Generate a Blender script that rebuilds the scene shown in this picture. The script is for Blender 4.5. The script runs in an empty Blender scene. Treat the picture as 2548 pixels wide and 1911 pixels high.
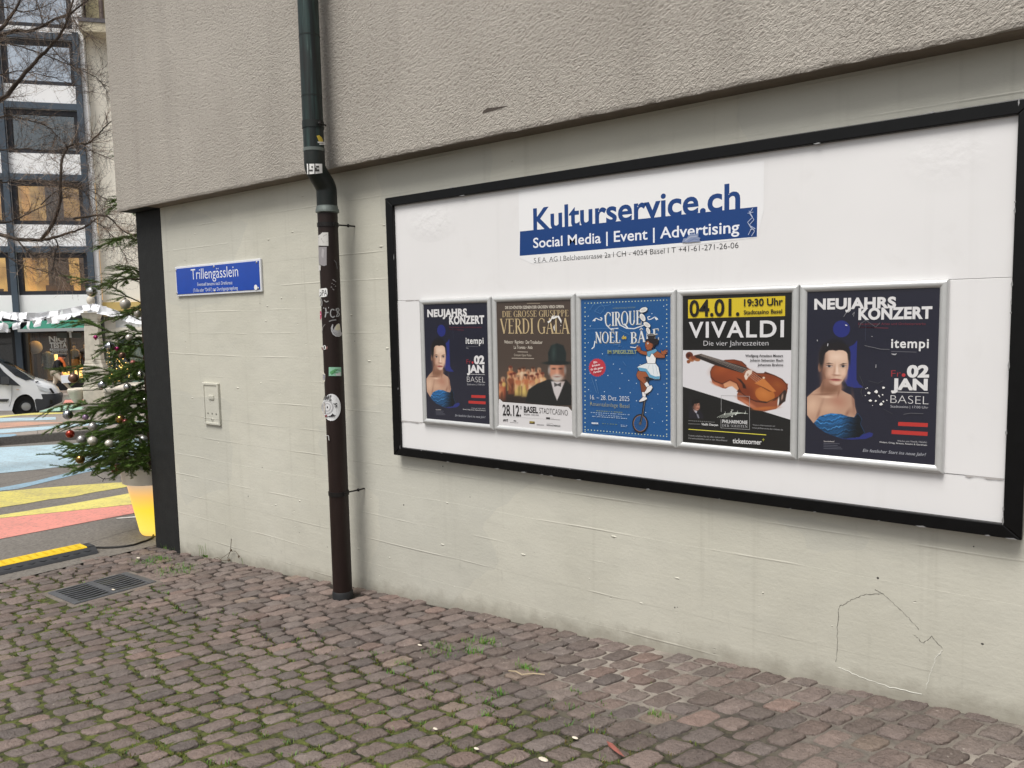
import bpy, bmesh, math, random
import numpy as np
from mathutils import Vector, Matrix
from bpy_extras import object_utils  # noqa
R = math.radians
rnd = random.Random(7)
sc = bpy.context.scene
COL = sc.collection

# ------------------------------------------------------------------ camera, sky, sun, exposure
CAM = Vector((0.0, -2.8, 1.5))
CR = Vector((0.79115556, 0.61130238, -0.01955193))
CU = Vector((-0.03912077, 0.08248112, 0.99582447))
CF = Vector((-0.61036255, 0.78708721, -0.08917001))
FPX = 1914.0
cd = bpy.data.cameras.new('camera')
cd.sensor_width = 36.0
cd.lens = 36.0 * FPX / 2548.0
cd.clip_start = 0.05
cd.clip_end = 600
cam = bpy.data.objects.new('camera', cd)
COL.objects.link(cam)
rot = Matrix((CR, CU, -CF)).transposed()
cam.matrix_world = Matrix.Translation(CAM) @ rot.to_4x4()
sc.camera = cam

SUN_EL, SUN_AZ = 61.0, 0.0          # azimuth: degrees from the wall normal towards the right of the photo
sd = Vector((math.sin(R(SUN_AZ)) * math.cos(R(SUN_EL)), -math.cos(R(SUN_AZ)) * math.cos(R(SUN_EL)), math.sin(R(SUN_EL))))
world = bpy.data.worlds.new("World")
sc.world = world
world.use_nodes = True
wn = world.node_tree
sky = wn.nodes.new('ShaderNodeTexSky')
sky.sky_type = 'NISHITA'
sky.sun_disc = False
sky.sun_elevation = R(SUN_EL)
sky.sun_rotation = math.atan2(sd.x, sd.y)
sky.air_density = 1.0
sky.dust_density = 4.0
sky.ozone_density = 1.0
hs = wn.nodes.new('ShaderNodeHueSaturation')
hs.inputs['Saturation'].default_value = 0.22
wn.links.new(sky.outputs[0], hs.inputs['Color'])
wn.links.new(hs.outputs[0], wn.nodes['Background'].inputs['Color'])
wn.nodes['Background'].inputs['Strength'].default_value = 0.10
sl = bpy.data.lights.new('sun', 'SUN')
sl.energy = 2.7
sl.angle = R(30)
sl.color = (1.0, 0.965, 0.91)
so = bpy.data.objects.new('sun', sl)
COL.objects.link(so)
so.rotation_euler = sd.to_track_quat('Z', 'Y').to_euler()
sc.view_settings.view_transform = 'Standard'
sc.view_settings.look = 'None'
sc.view_settings.gamma = 1.0
sc.view_settings.exposure = 0.30

# ------------------------------------------------------------------ measuring helpers: photo pixel -> place in the world
def ray(x, y):
    return CF + CR * ((x - 1274) / FPX) - CU * ((y - 955.5) / FPX)
def at(x, y, Y=0.0):                  # onto a plane parallel to the poster wall
    d = ray(x, y)
    return CAM + d * ((Y - CAM.y) / d.y)
def deep(x, y, dist):                 # at a distance along the view axis
    return CAM + ray(x, y) * dist
def gz(X):                            # height of the ground
    return 0.2 + 0.067 * X if X > -5.8 else -0.1886 + 0.05 * (X + 5.8)
def gnd(x, y, lift=0.0):
    d = ray(x, y)
    t = 5.0
    lo, hi = 0.5, 120.0
    for _ in range(60):
        m = (lo + hi) / 2
        p = CAM + d * m
        if p.z > gz(p.x) + lift: lo = m
        else: hi = m
    return CAM + d * hi
def plane_hit(x, y, P, n):
    d = ray(x, y)
    return CAM + d * ((P - CAM).dot(n) / d.dot(n))
def crop(ox, oy, s):
    return lambda x, y: (ox + x * s, oy + y * s)
P1 = crop(1030, 720, .22901); P3 = crop(1420, 710, .24713); P4 = crop(1670, 700, .27116); P5 = crop(1970, 680, .30735)
W5 = crop(2000, 820, .18090); KK = crop(1240, 420, .31646); B2 = crop(1230, 980, .094937); B4 = crop(1690, 960, .1311)
U3 = crop(1560, 740, .21700); SG = crop(400, 560, .38580); D1 = crop(0, 0, .42179); D2 = crop(0, 640, .28933)
D3 = crop(0, 1050, .28933); SH = crop(0, 800, .15676); JJ = crop(780, 660, .12048); P6 = crop(740, 480, .31373)
P7 = crop(740, 950, .33126); PU = crop(700, 0, .31348); PL = crop(480, 930, .0904); GB = crop(900, 1380, .36166)

def lin(c):
    o = []
    for v in c[:3]:
        v = v / 255.0
        o.append(v / 12.92 if v <= 0.04045 else ((v + 0.055) / 1.055) ** 2.4)
    return (*o, 1.0)

# ------------------------------------------------------------------ materials
def mat(name, rgb, rough=0.6, metal=0.0, var=0.0, vscale=6.0, vrgb=None, bump=0.0, bscale=60.0, bdist=0.01, detail=4.0,
        spec=0.5, emit=None, estr=0.0, coat=0.0, stretch=(1, 1, 1)):
    m = bpy.data.materials.new(name)
    m.use_nodes = True
    nt = m.node_tree
    b = nt.nodes['Principled BSDF']
    c = lin(rgb)
    b.inputs['Base Color'].default_value = c
    b.inputs['Roughness'].default_value = rough
    b.inputs['Metallic'].default_value = metal
    b.inputs['Specular IOR Level'].default_value = spec
    b.inputs['Coat Weight'].default_value = coat
    tc = nt.nodes.new('ShaderNodeTexCoord')
    mp = nt.nodes.new('ShaderNodeMapping')
    mp.inputs['Scale'].default_value = stretch
    nt.links.new(tc.outputs['Object'], mp.inputs[0])
    if var > 0:
        n = nt.nodes.new('ShaderNodeTexNoise')
        n.inputs['Scale'].default_value = vscale
        n.inputs['Detail'].default_value = detail
        n.inputs['Roughness'].default_value = .65
        nt.links.new(mp.outputs[0], n.inputs['Vector'])
        cr = nt.nodes.new('ShaderNodeValToRGB')
        cr.color_ramp.elements[0].position = .3
        cr.color_ramp.elements[1].position = .7
        a = lin(vrgb) if vrgb else tuple(v * (1 - var) for v in c[:3]) + (1,)
        cr.color_ramp.elements[0].color = a
        cr.color_ramp.elements[1].color = tuple(min(1, v * (1 + var * .5)) for v in c[:3]) + (1,)
        nt.links.new(n.outputs['Fac'], cr.inputs[0])
        nt.links.new(cr.outputs[0], b.inputs['Base Color'])
    if bump > 0:
        n = nt.nodes.new('ShaderNodeTexNoise')
        n.inputs['Scale'].default_value = bscale
        n.inputs['Detail'].default_value = 4
        nt.links.new(mp.outputs[0], n.inputs['Vector'])
        bp = nt.nodes.new('ShaderNodeBump')
        bp.inputs['Strength'].default_value = bump
        bp.inputs['Distance'].default_value = bdist
        nt.links.new(n.outputs['Fac'], bp.inputs['Height'])
        nt.links.new(bp.outputs[0], b.inputs['Normal'])
    if emit:
        b.inputs['Emission Color'].default_value = lin(emit)
        b.inputs['Emission Strength'].default_value = estr
    return m
class NT:                              # tiny node-graph helper
    def __init__(s, m):
        m.use_nodes = True
        s.t = m.node_tree
        s.b = s.t.nodes['Principled BSDF']
    def n(s, kind, **kw):
        x = s.t.nodes.new('ShaderNode' + kind)
        for k, v in kw.items():
            if k in x.inputs: x.inputs[k].default_value = v
            else: setattr(x, k, v)
        return x
    def l(s, a, b): s.t.links.new(a, b)
    def math(s, op, a, b=None, c=None, clamp=False):
        x = s.t.nodes.new('ShaderNodeMath')
        x.operation = op
        x.use_clamp = clamp
        for i, v in enumerate((a, b, c)):
            if v is None: continue
            if hasattr(v, 'node'): s.l(v, x.inputs[i])
            else: x.inputs[i].default_value = v
        return x.outputs[0]
    def mix(s, f, a, b):
        x = s.t.nodes.new('ShaderNodeMix')
        x.data_type = 'RGBA'
        for i, v in ((0, f), (6, a), (7, b)):
            if hasattr(v, 'node'): s.l(v, x.inputs[i])
            else: x.inputs[i].default_value = v
        return x.outputs[2]
    def noise(s, vec, scale, detail=3, rough=.5, dist=0.0):
        x = s.n('TexNoise', Scale=scale, Detail=detail, Roughness=rough, Distortion=dist)
        s.l(vec, x.inputs['Vector'])
        return x.outputs['Fac']
    def ramp(s, f, a, b, ca=0.0, cb=1.0):
        x = s.n('MapRange')
        s.l(f, x.inputs[0])
        for i, v in enumerate((a, b, ca, cb)): x.inputs[i + 1].default_value = v
        return x.outputs[0]
def print_mat(name, rough=.35, coat=.3):   # printed / painted surface: ink colour stored per face corner
    m = bpy.data.materials.new(name)
    g = NT(m)
    a = g.n('Attribute', attribute_name='Col')
    g.l(a.outputs['Color'], g.b.inputs['Base Color'])
    g.b.inputs['Roughness'].default_value = rough
    g.b.inputs['Coat Weight'].default_value = coat
    g.b.inputs['Coat Roughness'].default_value = .12
    return m

# ------------------------------------------------------------------ mesh builder
class MB:
    def __init__(s): s.v = []; s.f = []; s.c = []; s.cur = (1, 1, 1, 1)
    def col(s, rgb): s.cur = lin(rgb); return s
    def add(s, vs, fs):
        o = len(s.v)
        s.v += [tuple(p) for p in vs]
        s.f += [tuple(i + o for i in f) for f in fs]
        s.c += [s.cur] * len(fs)
        return s
    def box(s, x0, x1, y0, y1, z0, z1):
        return s.add([(x, y, z) for x in (x0, x1) for y in (y0, y1) for z in (z0, z1)],
                     [(0, 1, 3, 2), (4, 6, 7, 5), (0, 4, 5, 1), (2, 3, 7, 6), (0, 2, 6, 4), (1, 5, 7, 3)])
    def obox(s, o, a, b, c):             # a box from a corner and three edge vectors
        o, a, b, c = Vector(o), Vector(a), Vector(b), Vector(c)
        return s.add([o + a * i + b * j + c * k for i in (0, 1) for j in (0, 1) for k in (0, 1)],
                     [(0, 1, 3, 2), (4, 6, 7, 5), (0, 4, 5, 1), (2, 3, 7, 6), (0, 2, 6, 4), (1, 5, 7, 3)])
    def tube(s, path, rad, n=8, caps=True):
        path = [Vector(p) for p in path]
        if not hasattr(rad, '__len__'): rad = [rad] * len(path)
        vs = []
        prev = None
        for i, p in enumerate(path):
            d = (path[min(i + 1, len(path) - 1)] - path[max(i - 1, 0)])
            if d.length < 1e-9: d = Vector((0, 0, 1))
            d.normalize()
            if prev is None:
                a = d.cross(Vector((0, 0, 1)) if abs(d.z) < .9 else Vector((1, 0, 0))).normalized()
            else:
                a = (prev - d * prev.dot(d))
                a = a.normalized() if a.length > 1e-6 else d.orthogonal().normalized()
            prev = a
            b = d.cross(a)
            for k in range(n):
                t = 2 * math.pi * k / n
                vs.append(p + (a * math.cos(t) + b * math.sin(t)) * rad[i])
        fs = []
        for i in range(len(path) - 1):
            for k in range(n):
                k2 = (k + 1) % n
                fs.append((i * n + k, i * n + k2, (i + 1) * n + k2, (i + 1) * n + k))
        if caps:
            fs.append(tuple(range(n - 1, -1, -1)))
            fs.append(tuple((len(path) - 1) * n + k for k in range(n)))
        return s.add(vs, fs)
    def lathe(s, prof, o=(0, 0, 0), n=24, axis='z'):
        vs = []
        for r, h in prof:
            for k in range(n):
                t = 2 * math.pi * k / n
                p = (r * math.cos(t), r * math.sin(t), h) if axis == 'z' else (r * math.cos(t), h, r * math.sin(t))
                vs.append((p[0] + o[0], p[1] + o[1], p[2] + o[2]))
        fs = []
        for i in range(len(prof) - 1):
            for k in range(n):
                k2 = (k + 1) % n
                fs.append((i * n + k, i * n + k2, (i + 1) * n + k2, (i + 1) * n + k))
        fs.append(tuple(range(n - 1, -1, -1)))
        fs.append(tuple((len(prof) - 1) * n + k for k in range(n)))
        return s.add(vs, fs)
    def ball(s, c, r, n=14, sq=(1, 1, 1)):
        prof = []
        vs = []
        m = max(6, n // 2)
        for i in range(m + 1):
            a = math.pi * i / m
            for k in range(n):
                t = 2 * math.pi * k / n
                vs.append((c[0] + r * sq[0] * math.sin(a) * math.cos(t), c[1] + r * sq[1] * math.sin(a) * math.sin(t), c[2] + r * sq[2] * math.cos(a)))
        fs = [(i * n + k, (i + 1) * n + k, (i + 1) * n + (k + 1) % n, i * n + (k + 1) % n) for i in range(m) for k in range(n)]
        return s.add(vs, fs)
    def build(s, name, m, parent=None, smooth=False, bevel=0.0, seg=2, angle=True):
        me = bpy.data.meshes.new(name)
        me.from_pydata(s.v, [], s.f)
        if any(c != (1, 1, 1, 1) for c in s.c):
            ca = me.color_attributes.new('Col', 'FLOAT_COLOR', 'CORNER')
            arr = np.repeat(np.array(s.c, dtype=np.float32), [len(f) for f in s.f], axis=0)
            ca.data.foreach_set('color', arr.ravel())
        if smooth:
            me.polygons.foreach_set('use_smooth', [True] * len(me.polygons))
            if angle:
                try: me.set_sharp_from_angle(angle=R(40))
                except Exception: pass
        me.materials.append(m)
        me.update()
        o = bpy.data.objects.new(name, me)
        COL.objects.link(o)
        if parent is not None: o.parent = parent
        if bevel > 0:
            bv = o.modifiers.new('bevel', 'BEVEL')
            bv.width = bevel
            bv.segments = seg
            bv.limit_method = 'ANGLE'
        return o
def tag(o, label=None, cat=None, group=None, kind=None):
    if label: o['label'] = label
    if cat: o['category'] = cat
    if group: o['group'] = group
    if kind: o['kind'] = kind
    return o
def thing(name, label, cat, loc=(0, 0, 0), group=None):
    o = bpy.data.objects.new(name, None)
    o.empty_display_size = .1
    COL.objects.link(o)
    return tag(o, label, cat, group)
def rebase(root, p):
    """put the Empty at the base of its thing without moving the parts"""
    p = Vector(p)
    root.location = p
    for ch in root.children:
        ch.location = ch.location - p
def struct(name, mb, m, **kw): return tag(mb.build(name, m, **kw), kind='structure')

# ------------------------------------------------------------------ lettering
_tx = {}
def tmesh(s, bold=0.0, shear=0.0, space=1.0):
    k = (s, bold, shear, space)
    if k not in _tx:
        cu = bpy.data.curves.new('t', 'FONT')
        cu.body = s
        cu.offset = bold
        cu.shear = shear
        cu.space_character = space
        cu.resolution_u = 4
        ob = bpy.data.objects.new('t', cu)
        me = bpy.data.meshes.new_from_object(ob)
        vs = [(v.co.x, v.co.y) for v in me.vertices]
        fs = [tuple(p.vertices) for p in me.polygons]
        bpy.data.objects.remove(ob)
        bpy.data.meshes.remove(me)
        bpy.data.curves.remove(cu)
        _tx[k] = (vs, fs)
    return _tx[k]
CAPH = max(v[1] for v in tmesh('H')[0])
def _stroke(a, b, w):
    dx, dy = b[0] - a[0], b[1] - a[1]
    L = math.hypot(dx, dy) or 1
    nx, ny = -dy / L * w / 2, dx / L * w / 2
    return [(a[0] - nx, a[1] - ny), (b[0] - nx, b[1] - ny), (b[0] + nx, b[1] + ny), (a[0] + nx, a[1] + ny)]
def _arc(cx, cy, rx, ry, a0, a1, tk, tn):
    n = 18
    o, i = [], []
    for k in range(n + 1):
        a = R(a0 + (a1 - a0) * k / n)
        w = tn + (tk - tn) * abs(math.cos(a)) ** 1.5
        o.append((cx + rx * math.cos(a), cy + ry * math.sin(a)))
        i.append((cx + (rx - w) * math.cos(a), cy + (ry - min(w, tn * 1.2 + (w - tn) * .25)) * math.sin(a)))
    return [[o[k], o[k + 1], i[k + 1], i[k]] for k in range(n)]
def serif_glyph(ch):
    T, t, e = .15, .045, .05
    q = []
    def V(x, y0=0, y1=1, s0=True, s1=True, w=T):
        q.append([(x - w / 2, y0), (x + w / 2, y0), (x + w / 2, y1), (x - w / 2, y1)])
        for f, y in ((s0, y0), (s1, y1 - e)):
            if f: q.append([(x - w / 2 - .07, y), (x + w / 2 + .07, y), (x + w / 2 + .07, y + e), (x - w / 2 - .07, y + e)])
    def H(x0, x1, y, w=t): q.append([(x0, y - w / 2), (x1, y - w / 2), (x1, y + w / 2), (x0, y + w / 2)])
    def Lx(a, b, w): q.append(_stroke(a, b, w))
    def A(*a): q.extend(_arc(*a))
    w = .7
    if ch == 'I': V(.14); w = .28
    elif ch in 'EF':
        V(.16); H(.16, .6, .975); H(.16, .5, .52); H(.55, .6, .88, .2)
        if ch == 'E': H(.16, .62, .025); H(.57, .62, .12, .2)
        w = .66
    elif ch == 'L': V(.16); H(.16, .6, .025); H(.55, .6, .14, .24); w = .62
    elif ch == 'V': Lx((.08, 1), (.4, 0), T); Lx((.4, 0), (.7, 1), t * 1.3); H(-.04, .22, .975); H(.6, .82, .975); w = .76
    elif ch == 'A': Lx((.36, 1), (.66, 0), T); Lx((.36, 1), (.08, 0), t * 1.3); H(-.02, .2, .025); H(.54, .8, .025); H(.18, .56, .34); w = .76
    elif ch == 'D': V(.16); A(.3, .5, .45, .5, -90, 90, T, t); H(.16, .32, .975); H(.16, .32, .025); w = .8
    elif ch in 'PRB':
        V(.16); A(.32, .74, .28, .26, -90, 90, T * .9, t); H(.16, .34, .978); H(.16, .34, .502)
        if ch == 'R': Lx((.34, .5), (.66, 0), T); H(.58, .76, .025)
        if ch == 'B': A(.34, .26, .32, .27, -90, 90, T * .9, t); H(.16, .36, .022)
        w = .7 if ch != 'P' else .64
    elif ch in 'OQ':
        A(.42, .5, .42, .52, 0, 360, T, t)
        if ch == 'Q': Lx((.4, .1), (.8, -.22), T * .8)
        w = .86
    elif ch in 'CG':
        A(.42, .5, .42, .52, 48, 312, T, t); H(.64, .7, .84, .22)
        if ch == 'G': V(.66, .02, .44, False, True, T * .9)
        w = .78
    elif ch == 'U': V(.14, .3, 1, False, True); V(.62, .3, 1, False, True, t * 1.4); A(.38, .32, .31, .33, 180, 360, T, t); w = .76
    elif ch == 'N': V(.12, w=t * 1.4); V(.66, w=t * 1.4); Lx((.12, 1), (.66, 0), T); w = .78
    elif ch == 'S':
        A(.3, .75, .24, .26, 20, 270, T * .9, t); A(.3, .26, .26, .27, -160, 90, T * .9, t); w = .58
    elif ch == 'T': V(.32, s1=False); H(.02, .62, .975); H(.02, .06, .88, .2); H(.58, .62, .88, .2); w = .64
    elif ch == 'Ë': q, w = serif_glyph('E'); q = list(q); q += [[(.2, 1.12), (.3, 1.12), (.3, 1.22), (.2, 1.22)], [(.42, 1.12), (.52, 1.12), (.52, 1.22), (.42, 1.22)]]
    elif ch == 'Â': q, w = serif_glyph('A'); q = list(q); q += [_stroke((.2, 1.1), (.36, 1.26), .06), _stroke((.36, 1.26), (.52, 1.1), .06)]
    elif ch == '.': q.append([(.04, 0), (.18, 0), (.18, .14), (.04, .14)]); w = .26
    elif ch == ' ': w = .3
    return q, w
class Art:
    """flat print made of layered ink shapes; every add lies a hair in front of the one before"""
    def __init__(s, place, normal, step=.00003):
        s.place, s.n, s.step, s.k, s.mb = place, Vector(normal), step, 0, MB()
        s.text_mb = MB()
        s.tlift = .0001
    def _off(s): s.k += 1; return s.n * (s.step * s.k)
    def poly(s, C, pts, rgb):
        o = s._off()
        s.mb.col(rgb).add([s.place(*C(*p)) + o for p in pts], [tuple(range(len(pts)))])
    def opoly(s, C, pts, rgb, w=4, line=(28, 24, 30)):
        cx = sum(p[0] for p in pts) / len(pts); cy = sum(p[1] for p in pts) / len(pts)
        n = len(pts); big = []
        area = sum(pts[i][0] * pts[(i + 1) % n][1] - pts[(i + 1) % n][0] * pts[i][1] for i in range(n))
        sg = 1 if area > 0 else -1
        for i in range(n):
            a, b, c = pts[i - 1], pts[i], pts[(i + 1) % n]
            dx, dy = c[0] - a[0], c[1] - a[1]
            L = math.hypot(dx, dy) or 1
            big.append((b[0] + dy / L * w * sg, b[1] - dx / L * w * sg))
        s.poly(C, big, line)
        s.poly(C, pts, rgb)
    def ell(s, C, cx, cy, rx, ry, rgb, rot=0, n=22):
        ca, sa = math.cos(R(rot)), math.sin(R(rot))
        s.poly(C, [(cx + rx * math.cos(t) * ca - ry * math.sin(t) * sa, cy + rx * math.cos(t) * sa + ry * math.sin(t) * ca) for t in [2 * math.pi * k / n for k in range(n)]], rgb)
    def dots(s, C, pts, r, rgb, n=8):
        o = s._off()
        s.mb.col(rgb)
        for p in pts:
            s.mb.add([s.place(*C(p[0] + r * math.cos(2 * math.pi * k / n), p[1] + r * math.sin(2 * math.pi * k / n))) + o for k in range(n)], [tuple(range(n))])
    def line(s, C, pts, w, rgb, taper=False):
        o = s._off()
        s.mb.col(rgb)
        for i in range(len(pts) - 1):
            s.mb.add([s.place(*C(*p)) + o * (1 + .004 * i) for p in _stroke(pts[i], pts[i + 1], w)], [(0, 1, 2, 3)])
    def text(s, C, t, p0, p1, top, rgb, bold=0.0, shear=0.0, space=1.0, serif=False, mb=None, dx=0, dy=0):
        """t from baseline start p0 to baseline end p1; top: the y of a capital's top above p0"""
        A = s.place(*C(*p0)); B = s.place(*C(*p1)); T = s.place(*C(p0[0], top))
        up = Vector((0, 0, 1)); h = (T - A).dot(up)
        ax = B - A
        if serif:
            polys, x = [], 0
            for ch in t:
                q, w = serif_glyph(ch)
                polys += [[(px + x, py) for px, py in p] for p in q]
                x += w + .07 * space
            vs = [v for p in polys for v in p]
            x0, x1, ch_ = min(v[0] for v in vs), max(v[0] for v in vs), 1.0
        else:
            vs, fs = tmesh(t, bold, shear, space)
            x0, x1, ch_ = min(v[0] for v in vs), max(v[0] for v in vs), CAPH
        tgt = mb or s.text_mb
        tgt.col(rgb)
        o = s._off() + s.n * s.tlift
        def put(v, e=0): return A + ax * ((v[0] - x0) / (x1 - x0) + dx) + up * (v[1] / ch_ * h + dy) + o * (1 + e * .1)
        if serif:
            for i, p in enumerate(polys): tgt.add([put(v, .002 * i) for v in p], [(0, 1, 2, 3)])
        else: tgt.add([put(v) for v in vs], fs)
def paint(C, x0, x1, y0, y1, step, ops, place, normal, lift, extra=None):
    """a printed picture: a fine grid whose cells carry the ink colour"""
    nx, ny = int((x1 - x0) / step), int((y1 - y0) / step)
    X, Y = np.meshgrid(x0 + (np.arange(nx) + .5) * step, y0 + (np.arange(ny) + .5) * step)
    I = np.zeros((ny, nx, 3)) + np.array(ops[0][1], float)
    for op in ops[1:]:
        if op[0] == 'e':
            _, cx, cy, rx, ry, rt, soft, c, al = op
            ca, sa = math.cos(R(rt)), math.sin(R(rt))
            u = ((X - cx) * ca + (Y - cy) * sa) / rx
            v = (-(X - cx) * sa + (Y - cy) * ca) / ry
            d = (np.sqrt(u * u + v * v) - 1) * min(rx, ry)
        else:
            _, pts, soft, c, al = op
            d = np.full(X.shape, 1e9); ins = np.zeros(X.shape, bool)
            for i in range(len(pts)):
                ax_, ay = pts[i]; bx, by = pts[(i + 1) % len(pts)]
                ex, ey = bx - ax_, by - ay
                t = np.clip(((X - ax_) * ex + (Y - ay) * ey) / (ex * ex + ey * ey + 1e-9), 0, 1)
                d = np.minimum(d, np.hypot(X - ax_ - t * ex, Y - ay - t * ey))
                cnd = ((ay > Y) != (by > Y)) & (X < (bx - ax_) * (Y - ay) / ((by - ay) if by != ay else 1e-9) + ax_)
                ins ^= cnd
            d = np.where(ins, -d, d)
        m = np.clip(.5 - d / (2 * max(soft, .5)), 0, 1) * al
        m = (m * m * (3 - 2 * m))[..., None]
        I = I * (1 - m) + np.array(c, float) * m
    if extra is not None: I = extra(X, Y, I)
    I = np.clip(I, 0, 255) / 255
    L = np.where(I <= .04045, I / 12.92, ((I + .055) / 1.055) ** 2.4)
    mb = MB()
    o = Vector(normal) * lift
    mb.v = [tuple(place(*C(x0 + i * step, y0 + j * step)) + o) for j in range(ny + 1) for i in range(nx + 1)]
    w = nx + 1
    mb.f = [(j * w + i, j * w + i + 1, (j + 1) * w + i + 1, (j + 1) * w + i) for j in range(ny) for i in range(nx)]
    mb.c = [(*L[j, i], 1.0) for j in range(ny) for i in range(nx)]
    return mb
NW = Vector((0, -1, 0))
# ------------------------------------------------------------------ the building with the poster wall
def wall_material():
    m = bpy.data.materials.new('painted_concrete')
    g = NT(m)
    tc = g.n('TexCoord').outputs['Object']
    sp = g.n('SeparateXYZ'); g.l(tc, sp.inputs[0])
    wob = g.noise(tc, 1.3, 2)
    z = g.math('ADD', sp.outputs['Z'], g.math('MULTIPLY', g.math('SUBTRACT', wob, .5), .02))
    zb = g.math('DIVIDE', z, .142)
    fr = g.math('FRACT', zb); fl = g.math('FLOOR', zb)
    dj = g.math('MINIMUM', fr, g.math('SUBTRACT', 1.0, fr))
    ridge = g.ramp(dj, .0, .035, 1.0, 0.0)
    # ridges come and go along the board joints
    cmb = g.n('CombineXYZ'); g.l(g.math('MULTIPLY', sp.outputs['X'], .9), cmb.inputs[0]); g.l(g.math('MULTIPLY', g.math('FLOOR', g.math('ADD', zb, .5)), 7.31), cmb.inputs[1])
    on = g.ramp(g.noise(cmb.outputs[0], 2.3, 4), .47, .64)
    wn_ = g.n('TexWhiteNoise', noise_dimensions='1D'); g.l(fl, wn_.inputs['W'])
    lvl = wn_.outputs['Value']
    mp = g.n('Mapping'); mp.inputs['Scale'].default_value = (1.2, 1, 9); g.l(tc, mp.inputs[0])
    grain = g.noise(mp.outputs[0], 9, 5, .6)
    fine = g.noise(tc, 70, 4, .6)
    lump = g.noise(tc, 7, 3, .5, .6)
    mp2 = g.n('Mapping'); mp2.inputs['Scale'].default_value = (1.0, 1, 3.2); g.l(tc, mp2.inputs[0])
    vo = g.n('TexVoronoi', Scale=9.0); g.l(mp2.outputs[0], vo.inputs['Vector'])
    pit = g.math('MULTIPLY', g.ramp(vo.outputs['Distance'], .02, .07, 1, 0), g.ramp(g.noise(tc, 2.3, 2), .5, .6))
    h = g.math('ADD', g.math('MULTIPLY', g.math('MULTIPLY', ridge, on), .34), g.math('MULTIPLY', lvl, .16))
    h = g.math('ADD', h, g.math('MULTIPLY', grain, .12))
    h = g.math('ADD', h, g.math('MULTIPLY', fine, .2))
    h = g.math('ADD', h, g.math('MULTIPLY', lump, .45))
    h = g.math('SUBTRACT', h, g.math('MULTIPLY', pit, .6))
    bp = g.n('Bump', Strength=.55, Distance=.009); g.l(h, bp.inputs['Height']); g.l(bp.outputs[0], g.b.inputs['Normal'])
    big = g.noise(tc, .9, 4, .6)
    mid = g.noise(mp2.outputs[0], 4.5, 4, .6)
    c = g.mix(g.ramp(big, .35, .65), lin((188, 186, 173)), lin((198, 196, 184)))
    c = g.mix(g.math('MULTIPLY', g.ramp(mid, .45, .75), .3), c, lin((172, 171, 161)))
    # scuffs and grime low on the wall
    low = g.ramp(sp.outputs['Z'], -.2, .5, 1, 0)
    sm = g.n('Mapping'); sm.inputs['Scale'].default_value = (7, 1, 2.6); g.l(tc, sm.inputs[0])
    scf = g.math('MULTIPLY', g.ramp(g.noise(sm.outputs[0], 2.0, 4, .65), .63, .72), low)
    c = g.mix(g.math('MULTIPLY', scf, .55), c, lin((105, 104, 98)))
    # thin runs of dirt
    st = g.n('Mapping'); st.inputs['Scale'].default_value = (22, 1, .8); g.l(tc, st.inputs[0])
    c = g.mix(g.math('MULTIPLY', g.ramp(g.noise(st.outputs[0], 1.0, 3), .6, .78), .2), c, lin((128, 124, 110)))
    # repainted patches of a slightly different tone, and a dirty splash band along the ground
    pv = g.n('Mapping'); pv.inputs['Scale'].default_value = (.8, 1, 1.5); g.l(tc, pv.inputs[0])
    wrp = g.n('MixRGB'); wrp.inputs[0].default_value = .25; nw = g.n('TexNoise', Scale=2.0, Detail=3); g.l(tc, nw.inputs['Vector']); g.l(pv.outputs[0], wrp.inputs[1]); g.l(nw.outputs['Color'], wrp.inputs[2])
    vp = g.n('TexVoronoi', Scale=1.5); g.l(wrp.outputs[0], vp.inputs['Vector'])
    sv = g.n('SeparateColor'); g.l(vp.outputs['Color'], sv.inputs[0])
    c = g.mix(g.math('MULTIPLY', g.ramp(sv.outputs[0], .62, .66), .35), c, lin((176, 176, 168)))
    gh = g.math('SUBTRACT', g.math('SUBTRACT', sp.outputs['Z'], .2), g.math('MULTIPLY', sp.outputs['X'], .067))
    spl = g.ramp(g.math('SUBTRACT', gh, g.math('MULTIPLY', g.noise(tc, 11, 5, .7), .16)), -.075, .0, 1, 0)
    c = g.mix(g.math('MULTIPLY', spl, .6), c, lin((118, 112, 100)))
    spl2 = g.ramp(g.math('SUBTRACT', gh, g.math('MULTIPLY', g.noise(tc, 3, 5, .7), .7)), -.3, .15, 1, 0)
    c = g.mix(g.math('MULTIPLY', spl2, .22), c, lin((150, 146, 134)))
    g.l(c, g.b.inputs['Base Color'])
    g.b.inputs['Roughness'].default_value = .62
    g.b.inputs['Specular IOR Level'].default_value = .35
    return m
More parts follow.
